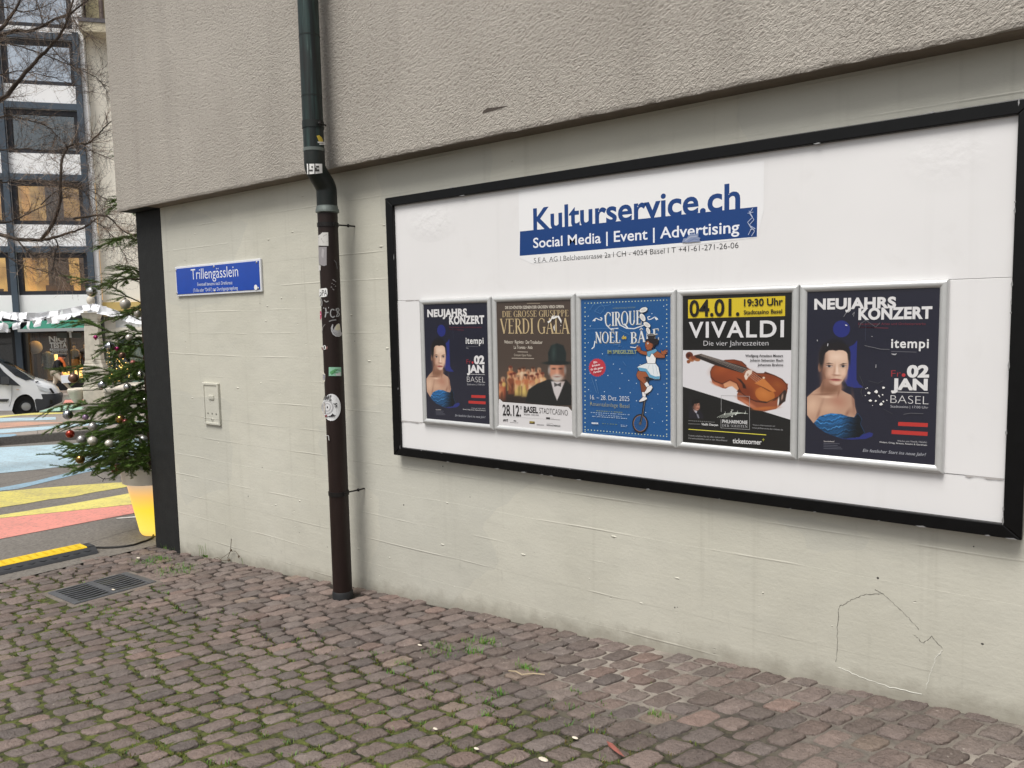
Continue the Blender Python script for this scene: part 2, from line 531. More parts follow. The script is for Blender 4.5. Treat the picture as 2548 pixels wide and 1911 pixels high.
def stucco_material():
    m = bpy.data.materials.new('rough_render')
    g = NT(m)
    tc = g.n('TexCoord').outputs['Object']
    mp = g.n('Mapping'); mp.inputs['Rotation'].default_value = (0, R(32), 0); g.l(tc, mp.inputs[0])
    mp2 = g.n('Mapping'); mp2.inputs['Scale'].default_value = (.62, 1, 1.25); g.l(mp.outputs[0], mp2.inputs[0])
    a = g.noise(mp2.outputs[0], 90, 3, .6, .8)
    b = g.noise(tc, 150, 2, .5)
    h = g.math('ADD', g.math('MULTIPLY', g.ramp(a, .3, .62), 1.0), g.math('MULTIPLY', b, .3))
    bp = g.n('Bump', Strength=.62, Distance=.010); g.l(h, bp.inputs['Height']); g.l(bp.outputs[0], g.b.inputs['Normal'])
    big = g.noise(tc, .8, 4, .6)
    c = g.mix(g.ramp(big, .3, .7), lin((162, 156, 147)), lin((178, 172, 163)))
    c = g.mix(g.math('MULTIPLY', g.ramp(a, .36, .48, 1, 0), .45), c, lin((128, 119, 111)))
    st = g.n('Mapping'); st.inputs['Scale'].default_value = (5, 1, .5); g.l(tc, st.inputs[0])
    c = g.mix(g.math('MULTIPLY', g.ramp(g.noise(st.outputs[0], 1.0, 4), .5, .8), .42), c, lin((136, 130, 122)))
    g.l(c, g.b.inputs['Base Color'])
    g.b.inputs['Roughness'].default_value = .9
    return m
M_wall = wall_material(); M_stucco = stucco_material()
M_black = mat('black_paint', (34, 35, 35), .7, spec=.25, var=.25, vscale=14, bump=.25, bscale=60, bdist=.004)
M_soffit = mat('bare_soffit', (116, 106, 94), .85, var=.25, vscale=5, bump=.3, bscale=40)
bld = thing('plaster_building', 'beige rough-plastered building with a pale painted concrete base beside the cobbled alley', 'building')
mb = MB(); mb.box(-5.222, 3.2, 0, .3, -.7, 2.2845); mb.build('lower_wall', M_wall, bld)
mb = MB(); mb.box(-5.566, -5.222, -.003, .3, -.9, 2.2842)
tag(mb.build('corner_pillar', M_black, bld, bevel=.006), 'black painted corner strip of the base')
# upper storey: front skin with a slightly ragged lower edge
mb = MB()
n = 260
xs = [-5.6 + (8.8) * i / n for i in range(n + 1)]
rr = random.Random(3)
vs = []
for i, x in enumerate(xs):
    j = rr.uniform(-.0035, .0035)
    vs += [(x, -.112, 7.0), (x, -.112, 2.30 + j), (x, -.108, 2.2865 + j), (x, -.098 + rr.uniform(-.002, .002), 2.285)]
fs = []
for i in range(n):
    for k in range(3): fs.append((i * 4 + k, i * 4 + k + 1, (i + 1) * 4 + k + 1, (i + 1) * 4 + k))
mb.add(vs, fs)
mb.add([(-5.6, -.112, 7), (-5.6, -.112, 2.29), (-5.6, -.098, 2.285), (-5.6, 5.0, 2.285), (-5.6, 5.0, 7)], [(4, 3, 2, 1, 0)])
mb.add([(-5.6, -.112, 7), (3.2, -.112, 7), (3.2, 5, 7), (-5.6, 5, 7)], [(0, 1, 2, 3)])
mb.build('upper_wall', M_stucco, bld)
mb = MB(); mb.add([(-5.222, -.1, 2.285), (3.2, -.1, 2.285), (3.2, 5, 2.285), (-5.222, 5, 2.285)], [(0, 3, 2, 1)])
mb.build('soffit', M_soffit, bld)
mb = MB(); mb.add([(-5.6, -.1, 2.285), (-5.222, -.1, 2.285), (-5.222, 5, 2.285), (-5.6, 5, 2.285)], [(0, 3, 2, 1)])
mb.build('soffit', M_black, bld)
# chipped dent in the render, its shade painted as a flat dark patch
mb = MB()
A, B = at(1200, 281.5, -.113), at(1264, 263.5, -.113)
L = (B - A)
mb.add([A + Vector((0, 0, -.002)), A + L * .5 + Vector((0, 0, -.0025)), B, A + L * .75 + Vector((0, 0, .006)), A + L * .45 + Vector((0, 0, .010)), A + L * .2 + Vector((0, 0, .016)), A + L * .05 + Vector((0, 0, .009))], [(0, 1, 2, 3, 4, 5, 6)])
mb.build('chipped_dent_shade', mat('dent_shadow_grey', (74, 66, 60), .95, bump=.6, bscale=160), bld)
rj = random.Random(8)
def jag(P, a):
    o_ = [P[0]]
    for i in range(len(P) - 1):
        for k in range(1, 7): o_.append(P[i] + (P[i + 1] - P[i]) * (k / 6) + Vector((rj.uniform(-a, a), rj.uniform(0, .0008), rj.uniform(-a, a))))
    return o_
# hairline outline of an old filled-in opening, low on the right
mb = MB()
C7 = crop(1800, 1380, .33816)
for pts in ([(1170, 285), (1080, 290), (1000, 305), (930, 340), (875, 375), (862, 370), (845, 415)], [(845, 420), (838, 600), (828, 790)], [(1175, 285), (1260, 370), (1365, 470), (1440, 550)], [(1400, 590), (1470, 650), (1530, 600), (1610, 690)], [(1115, 255), (1175, 287)]):
    P = jag([at(*C7(*p), -.0004) for p in pts], .0022)
    mb.tube(P, [.0006 + .0009 * rj.random() for k in range(len(P))], 5)
mb.build('hairline_crack', mat('crack_grey', (116, 114, 106), .9), bld)
mb = MB()
for pts in ([(845, 830), (900, 850), (1000, 900), (1220, 975), (1460, 1025)], [(1610, 705), (1560, 770), (1520, 870), (1490, 990)]):
    P = jag([at(*C7(*p), -.0004) for p in pts], .0022)
    mb.tube(P, [.0006 + .0012 * rj.random() for k in range(len(P))], 5)
mb.build('filler_ridge', mat('ridge_white', (202, 202, 193), .7), bld)
# little plugs, drips and pock marks
rr = random.Random(11)
mbd, mbl = MB(), MB()
for i in range(150):
    x = rr.uniform(-5.1, .1); z = rr.uniform(gz(x) + .05, 2.2)
    if -2.99 < x < -.15 and .75 < z < 2.14: continue
    if rr.random() < .35: mbd.ball((x, .0005, z), rr.uniform(.002, .005), 6, (1, .5, rr.uniform(.5, 1)))
    else: mbl.ball((x, .0, z), rr.uniform(.003, .008), 7, (rr.uniform(.6, 2.2), .45, .6))
mbd.build('pock_mark', mat('pock_dark', (70, 68, 64), .9), bld)
tag(mbl.build('paint_blob', M_wall, bld, smooth=True), 'small raised paint lumps on the wall')
rebase(bld, (-1.2, .15, gz(-1.2)))

# ------------------------------------------------------------------ rain pipe
PX, LY, UY, LR, UR = -3.26, -.145, -.215, .0520, .0520
def zl(y): return plane_hit(817 + (y - 540) * .03763, y, Vector((PX, LY, 0)), (Vector((PX, LY, 0)) - Vector((CAM.x, CAM.y, 0))).normalized()).z
def zu(y): return plane_hit(770 + y * .0607, y, Vector((PX, UY, 0)), (Vector((PX, UY, 0)) - Vector((CAM.x, CAM.y, 0))).normalized()).z
def patina():
    m = bpy.data.materials.new('patinated_copper')
    g = NT(m)
    tc = g.n('TexCoord').outputs['Object']
    mp = g.n('Mapping'); mp.inputs['Scale'].default_value = (30, 30, 1.6); g.l(tc, mp.inputs[0])
    a = g.noise(mp.outputs[0], 1.6, 5, .6)
    b = g.noise(tc, 3.0, 3)
    c = g.mix(g.ramp(a, .42, .66), lin((24, 31, 30)), lin((44, 64, 61)))
    c = g.mix(g.math('MULTIPLY', g.ramp(a, .66, .74), .6), c, lin((112, 142, 134)))
    c = g.mix(g.math('MULTIPLY', g.ramp(b, .45, .65), .55), c, lin((32, 28, 27)))
    g.l(c, g.b.inputs['Base Color'])
    g.b.inputs['Roughness'].default_value = .42; g.b.inputs['Metallic'].default_value = .25
    return m
M_pat = patina()
M_elbow = mat('weathered_copper_dark', (36, 36, 35), .42, .3, var=.35, vscale=7, vrgb=(24, 36, 33))
M_cast = mat('brown_pipe_paint', (36, 25, 22), .45, 0, spec=.3, var=.22, vscale=9, bump=.12, bscale=120, bdist=.002, stretch=(3, 3, .5))
M_collar = mat('grey_collar_metal', (108, 116, 112), .45, .4, var=.25, vscale=20)
M_clamp = mat('dark_clamp_iron', (30, 27, 26), .5, .4, var=.2, vscale=30)
M_rub = mat('black_rubber_sleeve', (28, 30, 32), .55, var=.15, vscale=20)
pipe = thing('downpipe', 'round rain downpipe, green copper above and dark brown below, plastered with stickers', 'downpipe')
def cyl_part(name, z0, z1, r, Y, m, prof=None):
    mb = MB()
    mb.lathe(prof or [(r, z0), (r, z1)], (PX, Y, 0), 40)
    return mb.build(name, m, pipe, smooth=True)
zt = zu(372)
cyl_part('copper_pipe', zt, 6.8, UR, UY, M_pat)
for y in (91, 241): cyl_part('joint_seam', zu(y + 2), zu(y - 1), UR + .0012, UY, M_elbow)
zc = zu(312)
c1 = cyl_part('pipe_clamp', zu(321), zu(303), UR + .003, UY, M_elbow)
mb = MB(); mb.box(PX + UR + .002, PX + UR + .016, UY - .006, UY + .006, zc - .012, zc + .012); mb.tube([(PX + UR + .022, UY - .016, zc - .004), (PX + UR + .012, UY + .03, zc - .006)], .004, 8); mb.ball((PX + UR + .02, UY - .016, zc - .005), .008, 8)
mb.build('clamp_bolt', M_clamp, c1)
cyl_part('swage_ring', zu(378), zu(370), UR + .0025, UY, M_collar)
# the swan neck steps in under the storey overhang
e0, e1 = zu(372), zl(513)
path, rad = [], []
for i in range(25):
    t = i / 24
    z = e0 + (e1 - e0) * t
    s = min(1, max(0, (t - .28) / .44)); s = s * s * (3 - 2 * s)
    path.append((PX, UY + (LY - UY) * s, z)); rad.append(UR + .001)
mb = MB(); mb.tube(path, rad, 36, caps=False); mb.build('swan_neck', M_elbow, pipe, smooth=True, angle=False)
z1, z2 = zl(529), zl(513)
cyl_part('socket_collar', z1, z2, LR, LY, M_collar, [(LR + .002, z1 - .004), (LR + .009, z1), (LR + .009, z1 + (z2 - z1) * .35), (LR + .004, z2 - .01), (LR + .003, z2), (LR - .01, z2)])
zb_ = zl(1468)
cyl_part('lower_pipe', zb_ - .04, z1, LR, LY, M_cast)
for y, nm in ((560, 'a'), (1226, 'b')):
    za, zz = zl(y + 5), zl(y - 5)
    c = cyl_part('pipe_clamp', za, zz, LR + .0035, LY, M_clamp)
    zm = (za + zz) / 2
    mb = MB(); mb.tube([(PX + LR * .6, LY + .03, zm), (PX + .042, -.05, zm + .001), (PX + .044, .01, zm + .001)], .0042, 8)
    mb.ball((PX + .043, -.045, zm + .001), .0095, 10, (1, .8, 1)); mb.box(PX + LR - .01, PX + LR + .014, LY - .012, LY + .004, zm - .009, zm + .009)
    mb.build('clamp_bolt', M_clamp, c, smooth=True)
zg = gz(PX) - .03
cyl_part('base_sleeve', zg, zl(1468), LR + .004, LY, M_rub, [(LR + .004, zg), (LR + .004, zb_ - .006), (LR + .001, zb_)])
# bent wire end sticking out of the pipe
mb = MB(); mb.tube([(PX + LR - .004, LY - .01, zl(648)), (PX + LR + .014, LY - .01, zl(655)), (PX + LR + .03, LY - .015, zl(672))], .0022, 6); mb.build('wire_end', M_clamp, pipe)

# ------------------------------------------------------------------ stickers and scribbles wrapped on the pipe
M_print = print_mat('sticker_print', .45, .1)
def on_cyl(Y, r):
    def f(x, y):
        d = ray(x, y)
        ox, oy = CAM.x - PX, CAM.y - Y
        a = d.x * d.x + d.y * d.y; b = 2 * (ox * d.x + oy * d.y); c = ox * ox + oy * oy - r * r
        q = b * b - 4 * a * c
        t = (-b - math.sqrt(max(q, 0))) / (2 * a)
        return CAM + d * t
    return f
class Wrap:                            # prints on a cylinder: shapes are cut into strips so that they follow the curve
    def __init__(s, Y, r): s.Y, s.r, s.mb, s.k = Y, r, MB(), 0
    def _f(s): s.k += 1; return on_cyl(s.Y, s.r + .0006 + .0004 * s.k)
    def poly(s, C, pts, rgb):
        f = s._f(); s.mb.col(rgb)
        bm = bmesh.new()
        vs = [bm.verts.new((*p, 0)) for p in pts]
        bm.faces.new(vs)
        x0, x1 = min(p[0] for p in pts), max(p[0] for p in pts)
        for i in range(1, 8):
            x = x0 + (x1 - x0) * i / 8
            bmesh.ops.bisect_plane(bm, geom=bm.verts[:] + bm.edges[:] + bm.faces[:], plane_co=(x, 0, 0), plane_no=(1, 0, 0))
        bm.verts.ensure_lookup_table(); bm.verts.index_update()
        s.mb.add([f(*C(v.co.x, v.co.y)) for v in bm.verts], [tuple(v.index for v in fc.verts) for fc in bm.faces])
        bm.free()
    def ell(s, C, cx, cy, rx, ry, rgb, n=26): s.poly(C, [(cx + rx * math.cos(2 * math.pi * k / n), cy + ry * math.sin(2 * math.pi * k / n)) for k in range(n)], rgb)
    def line(s, C, pts, w, rgb):
        f = s._f(); s.mb.col(rgb)
        for i in range(len(pts) - 1): s.mb.add([f(*C(*p)) for p in _stroke(pts[i], pts[i + 1], w)], [(0, 1, 2, 3)])
    def text(s, C, t, p0, p1, h, rgb, bold=0.0, shear=0.0):
        f = s._f(); s.mb.col(rgb)
        vs, fs = tmesh(t, bold, shear); x0, x1 = min(v[0] for v in vs), max(v[0] for v in vs)
        s.mb.add([f(*C(p0[0] + (v[0] - x0) / (x1 - x0) * (p1[0] - p0[0]), p0[1] + (v[0] - x0) / (x1 - x0) * (p1[1] - p0[1]) - v[1] / CAPH * h)) for v in vs], fs)
    def done(s, name, label, cat='sticker'): return tag(s.mb.build(name, M_print), label, cat, 'stickers on the downpipe' if cat == 'sticker' else None)
wht, blk = (226, 226, 224), (26, 26, 28)
w = Wrap(UY, UR + .001)                # block figures 193 on the bend
w.poly(PU, [(202, 1300), (324, 1300), (326, 1373), (300, 1376), (206, 1384)], wht)
for q in ([(212, 1300), (222, 1300), (222, 1384), (214, 1384)], [(262, 1300), (270, 1300), (270, 1378), (262, 1378)], [(238, 1318), (250, 1318), (250, 1332), (238, 1332)], [(222, 1346), (250, 1346), (250, 1358), (222, 1358)], [(270, 1316), (300, 1316), (300, 1330), (282, 1330)], [(270, 1344), (302, 1344), (302, 1360), (270, 1360)], [(282, 1330), (270, 1330), (270, 1344), (282, 1344)]): w.poly(PU, q, (52, 50, 48))
w.done('sticker', 'block-digit 193 sticker on the bend at the top of the downpipe')
w = Wrap(UY, UR + .001)
w.poly(PU, [(280, 1078), (300, 1072), (322, 1092), (332, 1118), (328, 1130), (300, 1128)], (196, 172, 60))
w.poly(PU, [(286, 1124), (344, 1126), (350, 1134), (292, 1134)], wht); w.poly(PU, [(300, 1140), (350, 1138), (348, 1148), (304, 1148)], wht)
w.done('sticker', 'torn yellow sticker with white strips below the copper clamp')
w = Wrap(LY, LR)
w.poly(P6, [(165, 338), (180, 330), (196, 314), (244, 313), (246, 420), (164, 418)], (198, 196, 192)); w.line(P6, [(168, 352), (190, 366), (210, 340), (232, 330)], 3, (120, 118, 116)); w.line(P6, [(190, 366), (206, 392), (240, 384)], 2.5, (150, 148, 144))
w.done('sticker', 'crumpled whitish paper sticker just under the upper clamp')
w = Wrap(LY, LR)
w.poly(P6, [(166, 428), (232, 428), (232, 572), (212, 580), (186, 574), (170, 560)], (142, 138, 140)); w.poly(P6, [(196, 440), (214, 452), (206, 520), (190, 500)], (166, 162, 164)); w.poly(P6, [(166, 572), (184, 576), (184, 614), (168, 618)], (204, 202, 198))
w.done('sticker', 'long peeling grey sticker remnant, second from the top of the brown pipe')
w = Wrap(LY, LR)
w.poly(JJ, [(120, 500), (150, 484), (262, 470), (284, 490), (290, 580), (278, 636), (240, 652), (150, 660), (118, 655)], (224, 224, 222))
w.text(JJ, 'oPA', (122, 640), (278, 622), 118, blk, .0); w.line(JJ, [(120, 655), (152, 606)], 7, blk)
w.done('sticker', 'white hand-lettered OPA cut-out sticker on the brown pipe')
w = Wrap(LY, LR)
w.poly(JJ, [(134, 952), (152, 936), (166, 1010), (164, 1090), (150, 1140), (136, 1100)], (196, 78, 122)); w.line(JJ, [(134, 1015), (160, 1012)], 7, (232, 214, 220))
w.done('sticker', 'narrow pink sticker wrapped round the left side of the brown pipe')
w = Wrap(LY, LR)
w.poly(JJ, [(390, 1215), (360, 1290), (366, 1360), (400, 1430), (460, 1472), (530, 1476), (578, 1452), (596, 1400), (570, 1380), (560, 1330), (545, 1215), (515, 1200), (470, 1235), (430, 1290), (410, 1345), (398, 1290), (410, 1230)], (172, 172, 174))
w.poly(JJ, [(470, 1240), (515, 1206), (540, 1222), (554, 1320), (510, 1350), (440, 1330)], (196, 190, 164)); w.line(JJ, [(385, 1330), (420, 1400), (470, 1440), (540, 1446)], 9, (110, 110, 114)); w.line(JJ, [(430, 1380), (480, 1405), (548, 1400)], 6, (120, 120, 122))
w.done('sticker', 'half torn-off round grey sticker with yellowish scrap under the FCB scrawl')
w = Wrap(LY, LR)
w.poly(P6, [(190, 1226), (206, 1222), (240, 1218), (236, 1240), (196, 1246)], (130, 96, 92)); w.poly(P6, [(202, 1212), (220, 1208), (226, 1220), (224, 1240), (210, 1244), (202, 1232)], wht); w.text(P6, '1', (208, 1238), (218, 1236), 22, blk, .03)
w.done('sticker', 'tiny white scrap sticker bearing a number 1')
w = Wrap(LY, LR)
w.poly(P6, [(249, 1382), (347, 1382), (348, 1453), (249, 1451)], (138, 186, 160)); w.poly(P6, [(256, 1420), (300, 1396), (322, 1400), (290, 1430), (262, 1436)], (84, 150, 96)); w.poly(P6, [(300, 1436), (344, 1420), (345, 1450), (310, 1450)], (190, 190, 190)); w.line(P6, [(290, 1420), (318, 1404), (340, 1406)], 4, (70, 96, 80)); w.line(P6, [(268, 1440), (296, 1424), (322, 1428)], 4, (60, 120, 70))
w.done('sticker', 'green landscape-shaped sticker in the middle of the brown pipe')
w = Wrap(LY, LR)
w.poly(P6, [(196, 1400), (206, 1412), (212, 1430), (220, 1440), (218, 1492), (204, 1512), (198, 1490)], (218, 214, 200)); w.poly(P6, [(200, 1436), (216, 1444), (214, 1484), (202, 1490)], (36, 52, 120))
w.done('sticker', 'blue and cream sticker folded round the left edge of the pipe, above the big one')
w = Wrap(LY, LR)
w.ell(P7, 256, 192, 70, 101, (220, 221, 222))
w.ell(P7, 226, 192, 46, 52, (168, 168, 170)); w.ell(P7, 224, 192, 38, 43, (206, 206, 207)); w.ell(P7, 224, 192, 27, 32, (170, 170, 172)); w.ell(P7, 224, 192, 20, 24, (208, 208, 209)); w.ell(P7, 225, 192, 5, 9, (60, 60, 62))
w.text(P7, 'HART', (196, 136), (256, 132), 30, blk, .03, .3); w.text(P7, "'S", (272, 192), (300, 190), 30, blk, .02); w.line(P7, [(240, 142), (256, 134)], 7, blk)
w.poly(P7, [(218, 262), (250, 252), (266, 236), (274, 250), (294, 250), (280, 258), (250, 264)], (40, 38, 42)); w.poly(P7, [(204, 250), (222, 246), (224, 262), (206, 266)], (120, 60, 64))
w.poly(P7, [(200, 150), (207, 190), (206, 236), (192, 262), (190, 250)], (214, 206, 196))
w.done('sticker', 'big round white sticker lettered HART with grey emblem')
w = Wrap(LY, LR)                       # scrawls are paint on the pipe itself
gy = (150, 150, 150)
for pts in ([(204, 884), (318, 876)], [(250, 880), (262, 960), (240, 1075)], [(240, 985), (310, 972)]): w.line(JJ, pts, 26, gy)
w.line(JJ, [(430, 930), (400, 905), (360, 930), (348, 990), (360, 1050), (400, 1080), (440, 1050)], 24, gy)
w.line(JJ, [(470, 890), (500, 1000), (470, 1060), (520, 1050), (540, 1010), (500, 960), (535, 930), (510, 885), (455, 930)], 20, gy)
w.line(JJ, [(320, 1160), (380, 1138), (470, 1126)], 22, (132, 132, 132))
w.line(JJ, [(150, 690), (170, 760), (160, 840)], 40, (128, 126, 124)); w.line(JJ, [(215, 720), (260, 760), (310, 740)], 22, (140, 138, 136))
rr = random.Random(5)
for (x, y) in ((405, 300), (430, 320), (455, 340), (385, 375), (420, 400), (450, 430), (370, 450), (400, 490), (420, 505)):
    w.poly(JJ, [(x + rr.uniform(-22, -8), y + rr.uniform(-8, 8)), (x, y - rr.uniform(8, 18)), (x + rr.uniform(8, 22), y + rr.uniform(-6, 10)), (x + 2, y + rr.uniform(6, 16))], (136, 132, 132))
w.line(P7, [(206, 400), (210, 430)], 5, (200, 200, 198)); w.line(P7, [(214, 404), (232, 404), (238, 440)], 5, (190, 190, 188))
w.line(JJ, [(240, 1220), (190, 1280), (172, 1390)], 8, (150, 148, 144))
g_ = w.mb.build('graffiti', M_print, pipe)
rebase(pipe, (PX, LY, gz(PX)))

# ------------------------------------------------------------------ enamel street-name sign
sx0, sx1, sz0, sz1, SY = at(436, 664.5, -.012).x, at(648, 641.5, -.012).x, 1.671, 1.871, -.014
sgn = thing('street_sign', 'blue and white enamel street-name sign reading Trillengässlein on the pale wall', 'street sign')
M_enw = mat('white_enamel', (214, 216, 220), .25, coat=.5)
M_enb = mat('blue_enamel', (8, 66, 166), .22, coat=.6, var=.12, vscale=8)
mb = MB(); mb.box(sx0, sx1, SY, -.001, sz0, sz1); mb.build('rim', M_enw, sgn, bevel=.003)
mb = MB(); mb.box(sx0 + .013, sx1 - .013, SY - .0025, SY + .001, sz0 + .013, sz1 - .013); mb.build('plate', M_enb, sgn, bevel=.002)
pl = lambda x, y: at(x, y, SY - .0032)
a = Art(pl, NW)
a.text(SG, 'Trillengässlein', (197, 352), (500, 331), 285, (226, 230, 240), -.006)
a.text(SG, 'Eventuell benannt nach Drehkreuz', (237, 393), (462, 381), 372, (206, 214, 232))
a.text(SG, '(Trille oder "Drilli") zur Durchgangsregelung', (210, 432), (497, 415), 411, (206, 214, 232))
a.text_mb.build('lettering', M_print, sgn)
mb = MB(); c = pl(*SG(613, 402)); mb.lathe([(.0, -.0008), (.0165, -.0008), (.0165, 0.0), (0, 0)], (c.x, c.y, c.z), 24, 'y'); mb.build('maintenance_sticker', mat('sticker_white', (226, 226, 226), .4), sgn)
M_screw = mat('steel_screw', (176, 176, 172), .35, .7)
for p in ((97, 292), (342, 268), (618, 240), (105, 440), (348, 425), (628, 407)):
    c = at(*SG(*p), SY - .003); mb = MB(); mb.ball((c.x, c.y, c.z), .0075, 10, (1, .5, 1)); mb.build('screw', M_screw, sgn, smooth=True)
rebase(sgn, ((sx0 + sx1) / 2, 0, sz0))

# ------------------------------------------------------------------ painted-over lock plate in the wall
up = thing('hatch_plate', 'narrow painted-over metal hatch plate with a small badge and lock, left of the downpipe', 'hatch plate')
x0, x1, z0, z1 = -4.785, -4.598, .812, 1.092
mb = MB()
for b in ((x0, x1, z1 - .016, z1), (x0, x1, z0, z0 + .016), (x0, x0 + .016, z0 + .016, z1 - .016), (x1 - .016, x1, z0 + .016, z1 - .016)): mb.box(b[0], b[1], -.016, 0, b[2], b[3])
mb.build('frame', M_wall, up, bevel=.0025)
mb = MB(); mb.box(x0 + .016, x1 - .016, -.0105, 0, z0 + .016, z1 - .016); mb.build('cover', M_wall, up)
mb = MB(); c = at(526, 989, -.012); mb.box(c.x - .03, c.x + .03, -.017, -.0106, c.z - .014, c.z + .014); bd = mb.build('badge', M_wall, up, bevel=.002)
mb = MB()
for i in range(5): mb.box(c.x - .024 + i * .0105, c.x - .018 + i * .0105, -.0185, -.0172, c.z - .009 + (i % 2) * .004, c.z + .009 - (i % 3) * .003)
mb.build('relief', M_wall, bd)
M_hole = mat('keyhole_dark', (22, 22, 20), .8)
for p in ((415, 1085), (530, 1097), (642, 1109)):
    c = at(*PL(*p), -.011); mb = MB(); mb.ball((c.x, c.y, c.z), .0075, 8, (1, .2, .8)); mb.build('screw_hole', mat('recess_grey', (96, 95, 88), .8), up, smooth=True)
c = at(*PL(540, 1258), -.011); mb = MB(); mb.lathe([(.0, -.004), (.006, -.004), (.011, -.002), (.011, 0)], (c.x, c.y, c.z), 16, 'y'); lk = mb.build('lock', M_wall, up, smooth=True)
mb = MB(); mb.ball((c.x - .002, c.y - .004, c.z), .005, 8, (.6, .4, 1.3)); mb.build('keyhole', M_hole, lk)
rebase(up, ((x0 + x1) / 2, 0, z0))
# ------------------------------------------------------------------ the advertising board
PY = -.034                              # front of the white board
def board_material():
    m = bpy.data.materials.new('white_board')
    g = NT(m)
    tc = g.n('TexCoord').outputs['Object']
    a = g.noise(tc, 1.1, 4, .6); b = g.noise(tc, 9, 4, .6, .4)
    c = g.mix(g.ramp(a, .35, .7), lin((218, 217, 217)), lin((224, 223, 223)))
    c = g.mix(g.math('MULTIPLY', g.ramp(b, .6, .75), .1), c, lin((190, 186, 182)))
    sp = g.n('SeparateXYZ'); g.l(tc, sp.inputs[0])
    st = g.n('Mapping'); st.inputs['Scale'].default_value = (16, 1, .7); g.l(tc, st.inputs[0])
    c = g.mix(g.math('MULTIPLY', g.ramp(g.noise(st.outputs[0], 1, 3), .6, .8), .07), c, lin((150, 146, 138)))
    vo = g.n('TexVoronoi', Scale=5.5); g.l(tc, vo.inputs['Vector'])
    c = g.mix(g.math('MULTIPLY', g.ramp(vo.outputs['Distance'], .012, .02, 1, 0), .5), c, lin((96, 92, 90)))
    g.l(c, g.b.inputs['Base Color'])
    g.b.inputs['Roughness'].default_value = .28
    # a blistered patch upper left and faint waviness of the sheet
    dx = g.math('MULTIPLY', g.math('ADD', sp.outputs['X'], 2.62), 5.5); dz = g.math('MULTIPLY', g.math('SUBTRACT', sp.outputs['Z'], 1.96), 10)
    d = g.math('SQRT', g.math('ADD', g.math('MULTIPLY', dx, dx), g.math('MULTIPLY', dz, dz)))
    dx2 = g.math('MULTIPLY', g.math('ADD', sp.outputs['X'], .42), 6); dz2 = g.math('MULTIPLY', g.math('SUBTRACT', sp.outputs['Z'], 1.98), 8)
    d2 = g.math('SQRT', g.math('ADD', g.math('MULTIPLY', dx2, dx2), g.math('MULTIPLY', dz2, dz2)))
    k = g.math('ADD', g.ramp(d, .4, 1, 1, 0), g.math('MULTIPLY', g.ramp(d2, .3, 1, 1, 0), .6))
    h = g.math('ADD', g.math('MULTIPLY', g.noise(tc, 26, 3), k), g.math('MULTIPLY', a, .5))
    bp = g.n('Bump', Strength=.35, Distance=.01); g.l(h, bp.inputs['Height']); g.l(bp.outputs[0], g.b.inputs['Normal'])
    return m
M_board = board_material()
M_frame = mat('black_frame_lacquer', (9, 9, 10), .35, spec=.25, var=.4, vscale=25, bump=.08, bscale=14, bdist=.004)
M_chip = mat('chipped_metal', (150, 150, 150), .5, .5)
BX0, BX1, BZ0, BZ1, FY, FW = -2.922, -.182, .787, 2.102, -.052, .051
brd = thing('billboard', 'long white advertising board in a black frame, headed Kulturservice.ch, above five posters', 'billboard')
def mitre_rail(mb, p, q, a, b):        # p,q outer corners; a,b inner corners (x,z)
    fr = [(p[0], FY, p[1]), (q[0], FY, q[1]), (b[0], FY, b[1]), (a[0], FY, a[1])]
    bk = [(v[0], -.004, v[2]) for v in fr]
    mb.add(fr + bk, [(0, 1, 2, 3), (7, 6, 5, 4), (0, 4, 5, 1), (1, 5, 6, 2), (2, 6, 7, 3), (3, 7, 4, 0)])
o = [(BX0, BZ1), (BX1, BZ1), (BX1, BZ0), (BX0, BZ0)]
i_ = [(BX0 + FW, BZ1 - FW * .85), (BX1 - FW, BZ1 - FW * .85), (BX1 - FW, BZ0 + FW * .85), (BX0 + FW, BZ0 + FW * .85)]
for k in range(4):
    mb = MB(); mitre_rail(mb, o[k], o[(k + 1) % 4], i_[k], i_[(k + 1) % 4])
    mb.build('frame_rail', M_frame, brd, bevel=.0035)
mb = MB()
rr = random.Random(21)
for k in range(46):
    e = rr.choice('bbbltr')
    if e == 'b': x, z = rr.uniform(BX0, BX1), rr.choice((BZ0 + FW * .85, BZ0 + .002))
    elif e == 't': x, z = rr.uniform(BX0, BX1), rr.choice((BZ1, BZ1 - FW * .85))
    elif e == 'l': x, z = rr.choice((BX0 + .002, BX0 + FW)), rr.uniform(BZ0, BZ1)
    else: x, z = BX1 - FW, rr.uniform(BZ0, BZ1)
    L, H = (rr.uniform(.003, .02), rr.uniform(.0015, .003)) if e in 'bt' else (rr.uniform(.0015, .003), rr.uniform(.004, .02))
    mb.add([(x - L, FY - .0006, z), (x - L * .2, FY - .0006, z - H), (x + L, FY - .0006, z - H * .3), (x + L * .4, FY - .0006, z + H)], [(0, 1, 2, 3)])
mb.build('chipped_edge', M_chip, brd)
zs0, zs1 = .968, 1.584
for (z0, z1, y, nm) in ((zs1, BZ1 - .02, PY, 0), (zs0, zs1, PY - .002, 1), (BZ0 + .02, zs0, PY, 2)):
    mb = MB(); mb.box(BX0 + .02, BX1 - .02, y, -.012, z0 + .0008, z1 - .0008); mb.build('panel', M_board, brd, bevel=.001)
